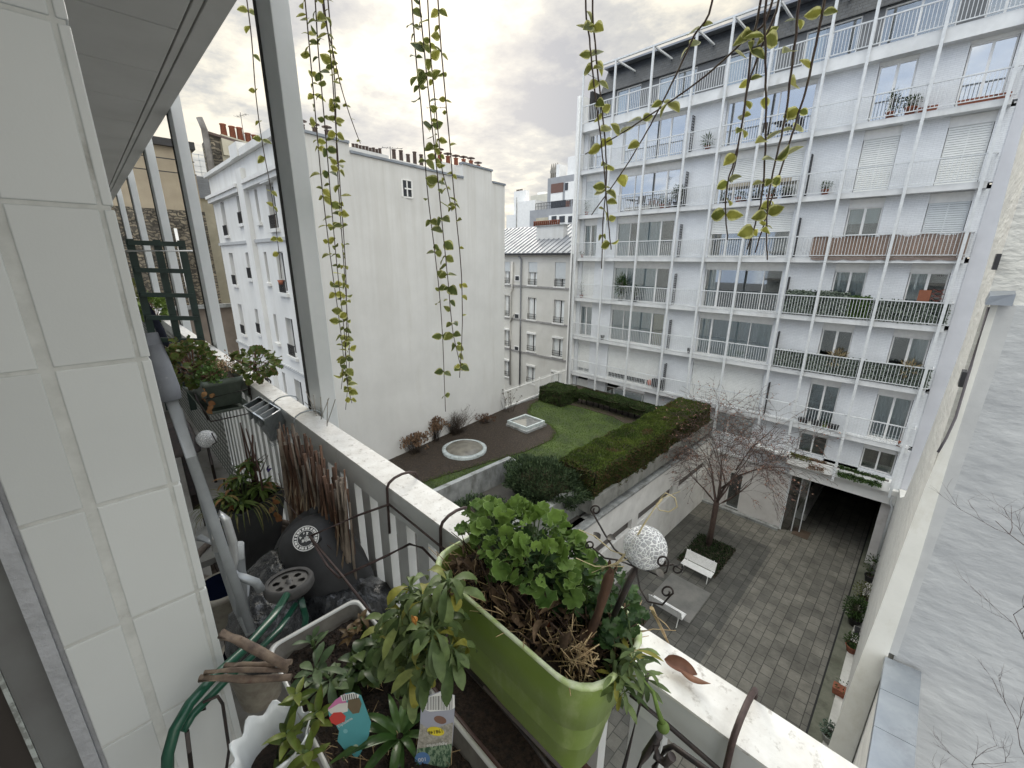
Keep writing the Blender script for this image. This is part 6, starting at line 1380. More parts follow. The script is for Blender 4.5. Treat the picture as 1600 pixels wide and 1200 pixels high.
# plant labels
def text_mesh(name, s, size, mat, parent, mtx, ext=.00002):
    c = bpy.data.curves.new(name, 'FONT'); c.body = s; c.size = size; c.extrude = ext; c.align_x = 'CENTER'; c.align_y = 'CENTER'; c.resolution_u = 2
    o = bpy.data.objects.new(name, c); col.objects.link(o); bpy.context.view_layer.update()
    me = bpy.data.meshes.new_from_object(o.evaluated_get(bpy.context.evaluated_depsgraph_get())); bpy.data.objects.remove(o)
    me.transform(mtx); me.materials.clear(); me.materials.append(mat); o = bpy.data.objects.new(name, me); col.objects.link(o); o.parent = parent; return o
def flatm(n, c, r=.45): return M_(n, c, tuple(x*.93 for x in c), rough=r, scale=30)
WT, BKT = flatm('label_white', (.78,.78,.76)), flatm('label_black', (.03,.03,.03))
def card(label, name, o0, ex, ey, outline, mat, z0=0):
    """flat plant label: o0 origin, ex right axis, ey up axis; parts laid 0.2 mm proud"""
    ex = Vector(ex).normalized(); ey = Vector(ey); ey = (ey-ex*ey.dot(ex)).normalized(); ez = ex.cross(ey)
    t = thing(name, label, 'plant label', o0); o0 = Vector(o0)
    def put(nm, pts, m, k=1, th=.0002):
        mb = MB(); lo = [ex*x+ey*y+ez*(.0003*k)+o0 for x, y in pts]; mb.hexa(lo, [p+ez*th for p in lo]); return mb.build(nm, m, t)
    put('card', outline, mat, 0, .0002)
    def txt(s, x, y, size, m, rot=0, k=5):
        mt = Matrix.Translation(ex*x+ey*y+ez*(.0003*k)) @ Matrix((ex.to_4d(),ey.to_4d(),ez.to_4d(),Vector((0,0,0,1)))).transposed()
        mt = Matrix.Translation(ex*x+ey*y+ez*(.0003*k)) @ Matrix(((ex.x,ey.x,ez.x,0),(ex.y,ey.y,ez.y,0),(ex.z,ey.z,ez.z,0),(0,0,0,1))) @ Matrix.Rotation(rot,4,'Z')
        return text_mesh('lettering', s, size, m, t, mt)
    return t, put, txt
def ell(cx__, cy__, a, b, n=20, th=0): return [(cx__+a*math.cos(2*math.pi*k/n)*math.cos(th)-b*math.sin(2*math.pi*k/n)*math.sin(th), cy__+a*math.cos(2*math.pi*k/n)*math.sin(th)+b*math.sin(2*math.pi*k/n)*math.cos(th)) for k in range(n)]
# label 1: teal with pink, white and red flowers
p0 = onZ(553,1150,-.80); dpt = (p0-Vector((0,0,0)))
exw = r2_; eyw = (u2_*.9+Vector((0,0,1))*.1)
sc = p0.dot(fw)/F     # metres per photo pixel at this depth
def S(l): return [((x-553)*sc, (1150-y)*sc) for x, y in l]
t, put, txt = card('teal plant label with pink, white and red flowers stuck in the soil', 'plant_label', p0, exw, eyw, S([(523,1128),(530,1142),(527,1158),(538,1172),(548,1178),(556,1186),(562,1180),(576,1150),(580,1128),(572,1105),(565,1085),(553,1080),(540,1082),(525,1092),(513,1106),(515,1120)]), flatm('teal_card', (.10,.36,.40)))
put('pink_bloom', S([(513,1106),(525,1092),(540,1082),(542,1098),(530,1106),(516,1112)]), flatm('pink_print', (.62,.20,.40)), 1)
put('white_bloom', S([(513,1108),(530,1098),(545,1096),(544,1110),(534,1113),(518,1114)]), flatm('white_print', (.72,.70,.66)), 2)
put('red_bloom', S([(515,1120),(522,1112),(534,1111),(541,1118),(539,1126),(526,1132),(518,1128)]), flatm('red_print', (.60,.06,.05)), 3)
put('striped_edge', S([(533,1085),(553,1080),(562,1084),(560,1090),(545,1092),(536,1094)]), WT, 2)
for k in range(7): put('bar', S([(536+k*3.4,1084.5-k*.5),(537.4+k*3.4,1084.3-k*.5),(538.4+k*3.4,1092-k*.2),(537+k*3.4,1092.2-k*.2)]), BKT, 3)
put('brown_leaf_print', S([(545,1092),(562,1088),(566,1098),(562,1112),(552,1114),(544,1104)]), flatm('brown_print', (.16,.12,.07)), 3)
put('emblem', S(ell(556,1167,4,4)), flatm('pale_emblem', (.5,.6,.45)), 1)
put('emblem', S(ell(540,1142,3.5,3.5)), flatm('pale_emblem2', (.22,.50,.54)), 1)
txt('Dipladenia', (540-553)*sc, (1150-1127)*sc, 6.2*sc, WT, R(32))
# label 2: tall printed label, lettering upside down
p0 = onZ(680,1140,-.78); sc = p0.dot(fw)/F
def S(l): return [((x-680)*sc, (1140-y)*sc) for x, y in l]
t, put, txt = card('tall printed plant label with a barcode and yellow oval, its writing upside down', 'plant_label', p0, exw, eyw, S([(659,1090),(657,1120),(655,1150),(650,1180),(645,1215),(700,1215),(707,1160),(710,1120),(711,1085),(690,1078)]), flatm('grey_violet_card', (.36,.37,.44)))
put('stone_print', S([(657,1130),(672,1140),(708,1128),(706,1168),(651,1172)]), M_('stone_print', (.42,.40,.35), (.20,.19,.16), scale=160), 1)
put('grass_print', S([(652,1170),(706,1162),(702,1208),(647,1208)]), M_('grass_print', (.22,.30,.20), (.04,.09,.05), scale=260, stretch=(1,1,.4), contrast=(.45,.55)), 2)
put('barcode_ground', S([(659,1092),(658,1106),(672,1111),(706,1108),(711,1104),(710,1085),(690,1079)]), WT, 1)
for k in range(22):
    x = 662+k*2.1; w_ = (.5,.9,.6,1.2)[k%4]; put('bar', S([(x,1088-k*.2),(x+w_,1088-k*.2),(x+w_-.3,1108),(x-.3,1108)]), BKT, 2)
put('brown_print', S(ell(688,1124,10,6,th=.3)), flatm('brown_rock_print', (.22,.12,.09)), 2)
put('yellow_oval', S(ell(681,1142,13.5,7,th=.18)), flatm('yellow_oval', (.72,.60,.05)), 3)
txt('198148', (681-680)*sc, (1140-1142)*sc, 8*sc, BKT, math.pi+.15, 6)
put('blue_round', S(ell(660,1186,12,11)), flatm('blue_round', (.10,.20,.40)), 4)
txt('100', (660-680)*sc, (1140-1186)*sc, 9*sc, WT, math.pi+.12, 7)
txt('Agapanthus', (683-680)*sc, (1140-1163)*sc, 7*sc, WT, math.pi+.12, 6)
# ---- white frilly pot with a bronze green shrub
fc_ = onZ(425,1152,-.79); fc_ = Vector((fc_.x,fc_.y,-.90))
t = thing('frilly_pot', 'white glazed pot with a wavy frilled rim at the bottom of the view', 'flower pot', fc_)
mb = MB(); n = 60; prof = [(.034,0),(.042,.03),(.048,.07),(.055,.10),(.060,.112),(.057,.113),(.051,.098),(.044,.06),(.037,.02)]
ids = []
for r_, z in prof:
    k = max(0,(z-.06)/.05); ids.append([mb.vert((fc_.x+(r_*(1+.07*k*math.cos(9*2*math.pi*j/n)))*math.cos(2*math.pi*j/n), fc_.y+(r_*(1+.07*k*math.cos(9*2*math.pi*j/n)))*math.sin(2*math.pi*j/n), fc_.z+z+.006*k*math.cos(9*2*math.pi*j/n))) for j in range(n)])
for a, b in zip(ids, ids[1:]):
    for j in range(n): mb.face([a[j],a[(j+1)%n],b[(j+1)%n],b[j]], True)
mb.build('pot', M_('white_glaze', (.74,.77,.78), (.68,.71,.72), rough=.25, scale=8), t)
mb = MB(); mb.lathe(fc_+Vector((0,0,.05)), [(.042,0),(.001,.004)], 20); mb.build('soil', GSOIL, t)
AZ = leafmat('bronze_green_leaves', (.07,.11,.018), (.17,.21,.045), edge=(.17,.085,.04), edge_at=1.0, rough=.35, transl=.3, nscale=70)
shoots('azalea', 'small shrub with yellow green and bronze leaves in the frilly pot', [fc_+Vector((.03,.02,.135)),fc_+Vector((-.01,.05,.155)),fc_+Vector((.07,.035,.115)),fc_+Vector((.045,-.005,.085)),fc_+Vector((.02,.07,.12))], 9, .042, .015, m=AZ, kind='ovate', droop=.2, stem_to=fc_+Vector((0,0,.05)), upb=.45)
# ---- bundle of cut sticks
STK = M_('cut_branch', (.22,.165,.12), (.08,.055,.045), scale=30, bump=.6, bscale=90, bdist=.003, stretch=(1,1,1), stain=((.10,.035,.025), 40, .58, .7, (1,1,1)))
for i, (a, b, r_, lab) in enumerate((((345,990),(450,1042),.0085,'thickest cut branch stub pointing left at the top of the stick bundle'),((312,1060),(455,1058),.0065,'long straight grey cut branch lowest in the stick bundle'),((320,1051),(450,1047),.0045,'thin cut branch in the middle of the stick bundle'),((352,1040),(455,1034),.0055,'upper thin cut branch under the thick stub'))):
    A_, B_ = onX(*a,-.79), onX(*b,-.70); mid = A_.lerp(B_,.5)+Vector((0,0,.004*(-1)**i)); mb = MB(); mb.tube([A_,A_.lerp(mid,.5)+Vector((0,.001,.0015)),mid,B_], [r_,r_*.93,r_*1.03,r_*.9], 9)
    if i == 0: q_ = A_.lerp(B_,.32); mb.tube([q_,q_+Vector((-.002,0,.014))], [.003,.002], 6)
    mb.build('cut_stick', STK, label=lab, cat='stick', group='bundle of cut sticks beside the clear box')
# ---- green tubular trolley
GT = M_('green_enamel', (.012,.075,.045), (.010,.06,.036), rough=.3, scale=10)
t = thing('garden_trolley', 'dark green tubular garden cart handle with a grey spoked wheel', 'cart', (-.9,.1,-1.3))
mb = MB(); XT = -.80
mb.tube([onX(448,930,-1.0),onX(425,965,-.93),onX(385,1012,-.86),onX(330,1062,XT),onX(296,1100,XT+.03),onX(273,1140,XT+.05),onX(262,1180,XT+.06),onX(262,1230,XT+.07)], .0088, 12)
mb.build('handle_tube', GT, t)
mb = MB(); mb.tube([onX(462,945,-1.0),onX(435,985,-.93),onX(400,1020,-.87),onX(350,1066,-.82),onX(300,1118,-.78),onX(285,1143,-.77)], .0070, 12); mb.build('side_tube', GT, t)
mb = MB(); mb.tube([onX(470,935,-1.02),onX(478,965,-1.0),onX(472,1000,-.98)], .008, 10); mb.build('rear_tube', GT, t)
mb = MB(); mb.tube([onX(308,1112,-.79),onX(320,1108,-.79),onX(318,1097,-.79),onX(340,1088,-.79),onX(348,1100,-.79),onX(358,1170,-.79),onX(352,1215,-.79)], .0028, 8); mb.tube([onX(292,1142,-.77),onX(300,1210,-.77)], .0035, 8); mb.build('wire_frame', BLKW, t)
wc = onX(452,913,-1.06); ax = (Vector((-.12,.04,.98))).normalized(); d_, u_, v_ = frame_of(ax); wr = .060
w_ = thing('wheel', None, None, (0,0,0)); w_.parent = t; w_.location = wc-wpos(t)
mb = MB(); mb.lathe(wc, [(wr*.80,.012),(wr*.93,.015),(wr,.008),(wr,-.008),(wr*.93,-.015),(wr*.80,-.012)], 40, axis=ax); mb.build('tyre', M_('grey_rubber', (.075,.072,.070), (.055,.053,.052), rough=.8, scale=40), w_)
mb = MB()
RM = M_('grey_wheel_plastic', (.105,.10,.095), (.08,.077,.073), rough=.5, scale=20)
n = 72; rin, rout = wr*.15, wr*.82; holes = 6; grid = []
for i in range(13):
    rr__ = rin+(rout-rin)*i/12; grid.append([(rr__, 2*math.pi*j/n) for j in range(n)])
def inhole(r__, th):
    th = th % (math.pi/3)-math.pi/6; return ((r__-wr*.52)/(wr*.15))**2+(th*r__/(wr*.15))**2 < 1
vid = [[mb.vert(wc+ax*.007+(u_*math.cos(th)+v_*math.sin(th))*r__) for r__, th in row] for row in grid]
for i in range(12):
    for j in range(n):
        r__, th = (grid[i][j][0]+grid[i+1][j][0])/2, grid[i][j][1]+math.pi/n
        if not inhole(r__, th): mb.face([vid[i][j],vid[i][(j+1)%n],vid[i+1][(j+1)%n],vid[i+1][j]])
mb.lathe(wc, [(.001,.016),(wr*.11,.016),(wr*.12,.0),(wr*.2,.006)], 20, axis=ax); mb.build('hub', RM, w_)
mb = MB(); mb.lathe(wc, [(wr*.8,-.006),(.001,-.006)], 24, axis=ax); mb.build('back_disc', BKT, w_)
# ---- blue glazed pots
NAVY = M_('navy_glaze', (.010,.016,.045), (.006,.009,.022), rough=.25); CRIM = M_('cream_clay_rim', (.42,.39,.33), (.28,.25,.21), scale=30)
for px, py, z, r_, lab in ((393,1010,-1.14,.080,'open pot with cream rim and navy inside behind the cut sticks'),(345,915,-1.18,.085,'open pot with cream rim and navy inside half hidden by the tiled pier')):
    c = onZ(px,py,z); t = thing('blue_pot', lab, 'pot', (c.x,c.y,z-.2)); mb = MB(); mb.lathe(c, [(r_*.7,-.2),(r_*.95,-.03),(r_*1.06,-.02),(r_*1.08,0),(r_*.92,.002)], 40); mb.build('rim', CRIM, t)
    mb = MB(); mb.lathe(c, [(r_*.919,.001),(r_*.88,-.03),(r_*.65,-.19),(.001,-.19)], 40); mb.build('inside', NAVY, t)
# ---- grey folding frame
ALU = M_('grey_aluminium', (.36,.38,.40), (.28,.30,.32), rough=.45, metal=.3, scale=14)
t = thing('folding_parasol', 'folded grey parasol with aluminium pole leaning behind the tiled pier', 'parasol', onX(395,985,-1.05)); mb = MB()
A_, B_ = onX(262,608,-1.12), onX(393,985,-1.02); mb.tube([A_,A_.lerp(B_,.5),B_], [.0112,.0108,.0095], 14); mb.build('pole', ALU, t)
mb = MB(); C_ = onX(236,520,-1.14); mb.tube([C_,C_.lerp(A_,.55),A_,A_.lerp(B_,.04)], [.011,.018,.0215,.018], 14); mb.build('cover', M_('grey_cover', (.22,.235,.265), (.17,.18,.21), rough=.8, scale=18, stain=((.5,.5,.5), 60, .62, .5, (1,1,1))), t)
t = thing('folding_chair', 'grey aluminium folding chair frame jammed between the pier and the black bag', 'chair', onX(390,985,-1.1)); mb = MB()
mb.tube([onX(275,640,-1.2),onX(310,745,-1.2),onX(342,860,-1.18),onX(372,950,-1.14),onX(392,990,-1.10)], .0115, 12); mb.build('back_tube', ALU, t)
mb = MB(); mb.tube([onX(340,860,-1.08),onX(336,815,-1.08),onX(343,803,-1.08),onX(353,812,-1.08),onX(364,848,-1.08),onX(366,875,-1.08),onX(360,905,-1.08)], .0095, 12); mb.build('arm_loop', M_('polished_aluminium', (.62,.63,.64), (.5,.51,.52), rough=.3, metal=.5, scale=14), t)
mb = MB(); mb.tube([onX(362,893,-1.08),onX(380,903,-1.07),onX(400,910,-1.06),onX(408,922,-1.06)], .0105, 12); mb.sphere(onX(368,897,-1.07), .004, 10, 6); mb.build('joint_tube', ALU, t)
mb = MB(); mb.tube([onX(372,850,-1.10),onX(376,900,-1.1),onX(378,960,-1.09)], .013, 10); mb.build('leg', ALU, t)
mb = MB(); mb.tube([onX(385,905,-1.15),onX(384,960,-1.15)], .009, 8); mb.build('leg', ALU, t)
mb = MB(); mb.tube([onX(312,840,-1.25),onX(340,850,-1.2),onX(352,862,-1.15)], .009, 8); mb.build('stretcher', ALU, t)
# ---- black dome container with emblem
DK = M_('matt_charcoal', (.040,.041,.045), (.030,.031,.034), rough=.62, scale=20, bump=.15, bscale=200, bdist=.001)
bc = onX(502,868,-1.33); t = thing('charcoal_container', 'matt charcoal domed plastic container with a round white emblem', 'container', bc-Vector((0,0,.2)))
ax2 = Vector((-.35,-.25,.9)).normalized()
mb = MB(); mb.lathe(bc, [(.001,.142),(.036,.140),(.070,.126),(.095,.100),(.112,.055),(.120,0),(.122,-.07),(.115,-.15),(.10,-.20),(.07,-.21)], 48, axis=ax2); mb.build('body', DK, t)
fb = onX(470,838,-1.42); mb = MB(); mb.lathe(fb, [(.001,.03),(.07,.028),(.108,.012),(.118,-.012),(.112,-.03),(.06,-.04)], 48, axis=Vector((-.1,-.5,.7))); mb.build('flange', DK, t)
kb = onX(492,800,-1.42); mb = MB(); mb.sphere(kb, .021, 16, 10, (1,1,.9)); mb.tube([kb,kb+Vector((.02,.01,-.05))], .017, 10); mb.build('knob', DK, t)
eo = onX(491,848,-1.33); en = (-(eo)).normalized()*.75+Vector((.1,-.25,.35)); en.normalize()
eo = bc+ (eo-bc) ; hit = None
d_, u_, v_ = frame_of(en)
ec = eo+en*.112
mb = MB(); er = .0385
def disc(mb, r0, r1, a0=0, a1=2*math.pi, k=0, n=40):
    pr = None
    for j in range(n+1):
        a = a0+(a1-a0)*j/n; p, q = mb.vert(ec+en*(.0008*k)+(u_*math.cos(a)+v_*math.sin(a))*r0), mb.vert(ec+en*(.0008*k)+(u_*math.cos(a)+v_*math.sin(a))*r1)
        if pr: mb.face([pr[0],p,q,pr[1]])
        pr = (p, q)
disc(mb, er*.93, er, k=1); disc(mb, er*.62, er*.66, k=1)
for k_ in range(22):
    a = k_*2*math.pi/22; disc(mb, er*.70, er*.88, a, a+.15+.05*(k_%3), 1, 3)
mb.build('emblem_ring', WT, t)
mb = MB()
for k_ in range(26):
    a = ra.uniform(0,6.28); r__ = ra.uniform(0,.50)*er; c = ec+en*.0012+(u_*math.cos(a)+v_*math.sin(a))*r__; b0 = ra.uniform(0,6.28)
    mb.poly([c+(u_*math.cos(b0+q*2.1)+v_*math.sin(b0+q*2.1))*er*ra.uniform(.07,.17) for q in range(3)])
mb.build('emblem_pattern', WT, t)
mb = MB(); mb.tube([ec-en*.12, ec+en*.0002], [er*1.06,er*1.03], 40); mb.build('emblem_plate', DK, t)
# ---- black bin bags
BAG = M_('black_plastic_film', (.030,.032,.036), (.018,.019,.021), rough=.25, scale=8, bump=.9, bscale=26, bdist=.02, coat=.4)
def bag(label, px, py, x, r_, sc_):
    c = onX(px,py,x); mb = MB(); mb.sphere(c, r_, 48, 32, sc_); v2 = []
    for p in mb.v:
        d = (Vector(p)-c); s = 1+.22*mnoise.noise(Vector(p)*9)+.16*abs(mnoise.noise(Vector((p[0]*30,p[1]*30,p[2]*11)))); v2.append(tuple(c+d*s))
    mb.v = v2; return mb.build('bin_bag', BAG, label=label, cat='bin bag')
bag('shiny black bin bag with creases behind the grey wheel', 440, 905, -1.36, .105, (1,1.1,.85))
bag('larger slack black bin bag under the charcoal container', 540, 955, -1.22, .15, (1.1,.9,.9))
bag('dull black bin bag low between the pier and the clear box', 420, 985, -1.2, .12, (1,.9,.9))
# ---- dark square pot with plant
pc = onZ(372,768,-1.0); pc = Vector((-1.95,.31,-1.0))
t = thing('square_pot', 'tall black square plastic pot tapering towards its foot', 'flower pot', (pc.x,pc.y,-1.35)); mb = MB()
def sq(h, z, rot=.5): return [(pc.x+h*math.cos(rot+k*math.pi/2+math.pi/4)*1.414, pc.y+h*math.sin(rot+k*math.pi/2+math.pi/4)*1.414, z) for k in range(4)]
rings(mb, [sq(.062,-1.33), sq(.108,-1.02), sq(.112,-1.02), sq(.112,-.99), sq(.102,-.99), sq(.10,-1.03)], smooth=False); mb.build('pot', M_('black_square_plastic', (.030,.032,.034), (.02,.021,.023), rough=.5, scale=20), t)
mb = MB(); mb.poly(sq(.10,-1.015)); mb.build('soil', GSOIL, t)
GRS = leafmat('mixed_pot_leaves', (.050,.095,.020), (.15,.21,.055), transl=.25, nscale=40, dead=(.30,.16,.07))
shoots('grassy_pot_plant', 'leafy green plant with trailing grass blades in the black square pot', [pc+Vector((a_,b_,.06+c_)) for a_, b_, c_ in ((0,0,.05),(-.07,-.03,.02),(.05,.05,0),(.08,-.03,-.02),(0,.09,-.02),(-.03,.04,.09),(.04,-.07,0),(-.1,.05,.06))], 22, .075, .016, m=GRS, kind='lance', droop=.6, stem_to=pc+Vector((0,0,-.02)))
mb = MB()
for i in range(90):
    a = ra.uniform(0,6.28); p = pc+Vector((math.cos(a)*.09,math.sin(a)*.09,.0)); d = Vector((math.cos(a),math.sin(a),ra.uniform(.2,.9))); mb.leaf(p, d, (0,0,1), ra.uniform(.09,.19), .004, curl=ra.uniform(.8,1.7), kind='lance', seg=7)
mb.build('trailing_grass', leafmat('long_grass', (.10,.13,.035), (.30,.27,.12)), label='long thin grass blades arching over the rim of the square pot', cat='grass')
mb = MB(); mb.leaf(pc+Vector((.05,.09,.12)), (.2,.3,1), (0,-1,0), .03, .014, curl=.3); mb.leaf(pc+Vector((.06,.09,.12)), (.6,.3,.7), (0,-1,0), .03, .014, curl=.3); mb.build('purple_petals', leafmat('purple_flower', (.03,.02,.12), (.06,.03,.20)), label='small dark purple flower in the square pot plant', cat='flower')
mb = MB()
for k_ in range(5):
    p = pc+Vector((-.1+.04*k_,.06,0)); mb.tube([p,p+Vector((ra.uniform(-.05,.05),.0,.14)),p+Vector((ra.uniform(-.12,.12),.0,.30))], [.005,.004,.0025], 5)
    mb.tube([p+Vector((0,0,.12)),p+Vector((ra.uniform(-.1,.2),.03,.22))], [.003,.0015], 4)
mb.build('bare_twigs', M_('dark_red_stem', (.10,.05,.04), (.06,.035,.03)), label='bare reddish twigs rising behind the square pot', cat='twigs')
mb = MB()
for k_ in range(9): mb.leaf(pc+Vector((.11,.08,.02-.014*k_)), (ra.uniform(-1,1),ra.uniform(-1,1),-.5), (1,-.5,.3), .032, .022, curl=.5)
mb.build('orange_leaves', leafmat('dry_orange_leaves', (.30,.14,.06), (.42,.24,.11)), label='dry orange leaves hanging at the side of the square pot', cat='leaf')
# ---- cane ring table below it
t = thing('cane_stool', 'round bent cane stool ring holding the square pot', 'stool', (-1.95,.30,-1.65)); c = Vector((-1.95,.29,-1.24)); CANE = M_('grey_cane', (.26,.22,.19), (.15,.12,.10), scale=40, bump=.3)
mb = MB()
for z, rr__ in ((0,.20),(-.035,.20)):
    mb.tube([c+Vector((rr__*math.cos(2*math.pi*k/40),rr__*math.sin(2*math.pi*k/40),z)) for k in range(41)], .014, 8)
mb.build('rings', CANE, t)
for y in (-.12,-.06,0,.06,.12): mb = MB(); mb.tube([c+Vector((-.17,y,-.04)),c+Vector((.17,y,-.04))], .010, 6); mb.build('slat', M_('dark_cane', (.07,.055,.05)) if 'dark_cane' not in bpy.data.materials else bpy.data.materials['dark_cane'], t)
for a in (.6,2.2,3.8,5.4): mb = MB(); mb.tube([c+Vector((.19*math.cos(a),.19*math.sin(a),-.03)),c+Vector((.2*math.cos(a),.2*math.sin(a),-.40))], .016, 8); mb.build('leg', CANE, t)
# ---- reed bundle tied inside the rail
REED = M_('weathered_reed', (.30,.25,.20), (.085,.062,.048), rough=.85, scale=30, stretch=(1,1,.25), bump=.5, bscale=90, bdist=.004)
REED2 = M_('brown_reed', (.17,.095,.060), (.060,.034,.024), rough=.85, scale=30, stretch=(1,1,.25), bump=.5, bscale=90, bdist=.004)
t = thing('reed_bundle', 'bundle of weathered brown reed stems standing against the inside of the rail', 'reed bundle', (-1.45,.48,-1.6))
for i in range(96):
    u_i = ra.random(); top = Vector((-1.82+.62*u_i+ra.uniform(-.03,.03), .485-.05*ra.random(), -.665-.035*u_i-ra.random()**1.5*.09+.02)); 
    if ra.random() < .12: top.z += .05
    bot = Vector((-1.50+.36*(u_i*.7+ra.random()*.3)+ra.uniform(-.05,.05), .46-.09*ra.random(), -1.58)); r_ = ra.choice((.0035,.0045,.006,.0085))
    mid = top.lerp(bot,.5)+Vector((ra.uniform(-.015,.015),ra.uniform(-.012,.012),0)); mb = MB(); mb.tube([top,top.lerp(mid,.5)+Vector((ra.uniform(-.006,.006),ra.uniform(-.006,.006),0)),mid,bot], [r_*.8,r_,r_*1.05,r_], 7); mb.build('reed', REED if ra.random() < .5 else REED2, t)
mb = MB()
for i in range(220):
    u_i = ra.random(); p = Vector((-1.75+.55*u_i,.43,-.8-ra.random()*.7)); mb.leaf(p, (ra.uniform(-.2,.3),ra.uniform(-.3,.1),-1), (.4,-1,.1), ra.uniform(.06,.17), ra.uniform(.004,.010), curl=ra.uniform(-.2,.3), kind='lance', seg=4)
mb.build('loose_sheaths', leafmat('reed_sheath', (.14,.085,.055), (.38,.30,.21), rough=.9, transl=.05, nscale=60), t)
mb = MB(); mb.tube([Vector((-1.80,.42,-.86)),Vector((-1.6,.38,-.88)),Vector((-1.4,.37,-.86)),Vector((-1.22,.40,-.90))], .0016, 5); mb.tube([Vector((-1.74,.41,-1.05)),Vector((-1.5,.37,-1.18)),Vector((-1.3,.39,-1.05))], .0016, 5); mb.build('tie_wire', BRNW, t)
# ---- bird spikes on the handrail
mb = MB()
for px, py, qx, qy in ((478,612,492,640),(490,617,494,650),(501,620,502,655),(514,622,502,652),(512,624,511,666),(524,624,512,660),(476,628,500,650)): mb.tube([onY(px,py,.57),onY(qx,qy,.57)], .0017, 5)
mb.build('bird_spikes', M_('steel_wire', (.35,.32,.28), metal=.5, rough=.4), label='thin metal bird spikes standing on the handrail above the reeds', cat='bird spikes')
# ---- galvanised holder
GALV = M_('galvanised_steel', (.34,.37,.39), (.22,.245,.26), rough=.4, metal=.6, scale=34, detail=8)
t = thing('galvanised_box', 'galvanised metal box with four slots hung on the rail before the reeds', 'metal box', (-2.0,.43,-.82)); zt_ = -.63
q = [onZ(380,634,zt_),onZ(405,620,zt_),onZ(438,640,zt_),onZ(412,656,zt_)]; dn = [p*1 for p in q]
lo = [onZ(400,660,-.79), onZ(430,645,-.79), onZ(455,677,-.79), onZ(424,690,-.79)]
mb = MB()
for i in range(4):
    j = (i+1)%4; mb.poly([q[i],q[j],lo[j],lo[i]])
mb.poly([l_ for l_ in lo]); mb.build('box', GALV, t)
mb = MB()
for i in range(4): mb.tube([q[i],q[(i+1)%4]], .0035, 6)
for s_ in (.25,.5,.75):
    a, b = q[0].lerp(q[3],s_), q[1].lerp(q[2],s_); mb.hexa([a,b,b+Vector((.004,0,0)),a+Vector((.004,0,0))], [p+Vector((0,0,-.05)) for p in (a,b,b+Vector((.004,0,0)),a+Vector((.004,0,0)))])
mb.build('rim', M_('bright_galvanised', (.60,.63,.65), (.5,.53,.55), rough=.3, metal=.5, scale=30), t)
mb = MB(); a, b = lo[3]+Vector((0,-.01,-.004)), lo[2]+Vector((0,.02,-.004))
for k in range(9): p = a.lerp(b,k/8); mb.tube([p-Vector((.02,0,0)),p+Vector((.05,0,0))], .0013, 4)
for k in range(5): o_ = Vector((-.02+.07*k/4,0,.002)); mb.tube([a+o_,b+o_], .0013, 4)
mb.build('wire_shelf', GALV, t)
for x in (-2.08,-1.80):
    mb = MB(); pts = [Vector((x,.615,-.66))]+[Vector((x,.565+.055*math.cos(math.pi*k/6),-.648+.03*math.sin(math.pi*k/6))) for k in range(7)]+[Vector((x,.50,-.72))]; mb.tube(pts, .003, 6); mb.build('hook', GALV, t)
# ---- green window box with geraniums farther along the rail
t = thing('green_window_box', 'weathered dark green plastic window box on a bracket inside the rail', 'planter', (-2.8,.40,-.78))
WB = M_('weathered_green_plastic', (.17,.21,.18), (.11,.14,.12), rough=.5, scale=14, stain=((.20,.23,.21), 18, .56, .5, (1,1,.5)))
def rw2(i, z): return [(x,y,z) for x, y in roundrect(-3.15+i, -2.52-i, .315+i, .500-i, .012)]
mb = MB(); rings(mb, [rw2(.022,-.745), rw2(.008,-.628), rw2(.0,-.626), rw2(.0,-.598), rw2(.008,-.597), rw2(.014,-.63)]); mb.build('shell', WB, t)
mb = MB(); mb.box(-3.13,-2.54,.335,.48,-.64,-.615); mb.build('soil', GSOIL, t)
mb = MB(); rings(mb, [rw2(.01,-.775), rw2(-.01,-.757), rw2(-.006,-.755), rw2(.014,-.770)]); mb.build('saucer', WB, t)
mb = MB()
for x in (-2.50,):
    mb.tube([(x,.30,-.68),(x,.52,-.665)], .004, 6); mb.tube([(x,.515,-.63),(x,.515,-.80),(x,.32,-.80),(x,.28,-.66)], .004, 6); mb.tube([(x,.31,-.79),(x,.28,-.64)], .003, 6)
pts = [Vector((-2.50,.615,-.67))]+[Vector((-2.50,.565+.055*math.cos(math.pi*k/6),-.645+.03*math.sin(math.pi*k/6))) for k in range(7)]+[Vector((-2.50,.51,-.70))]; mb.tube(pts, .004, 6); mb.build('bracket', BLKW, t)
RG = leafmat('reddening_geranium', (.055,.095,.022), (.145,.195,.050), edge=(.22,.10,.06), edge_at=.9, transl=.25, nscale=50)
def gmound(name, label, c, rx, ry, rz, n, L0, L1, m, seed):
    t = thing(name, label, 'plant', c); rg = random.Random(seed); mb, sb = MB(), MB(); c = Vector(c)
    for i in range(n):
        d = Vector((rg.gauss(0,1),rg.gauss(0,1),rg.gauss(.3,.8))).normalized(); k = rg.uniform(.4,1)**.5*(1+.3*mnoise.noise(d*2+c)); p = c+Vector((d.x*rx*k,d.y*ry*k,rz*.6+d.z*rz*k)); L = rg.uniform(L0,L1)
        mb.leaf(p, d+Vector((rg.uniform(-.7,.7),rg.uniform(-.7,.7),-.2)), (d+Vector((.3,-.3,.8))), L, L, curl=.3, kind='round', rnd=rg.random())
        if i % 4 == 0: sb.tube([c+Vector((rg.uniform(-.05,.05),0,0)),c.lerp(p,.6)+Vector((0,0,.01)),p], .0022, 4)
    mb.build('leaves', m, t); sb.build('stems', M_('red_brown_stem', (.16,.08,.05)) if 'red_brown_stem' not in bpy.data.materials else bpy.data.materials['red_brown_stem'], t)
gmound('window_box_geranium', 'green and bronze geranium on the left of the weathered window box', (-2.80,.33,-.62), .22,.11,.12, 230, .026,.05, RG, 4)
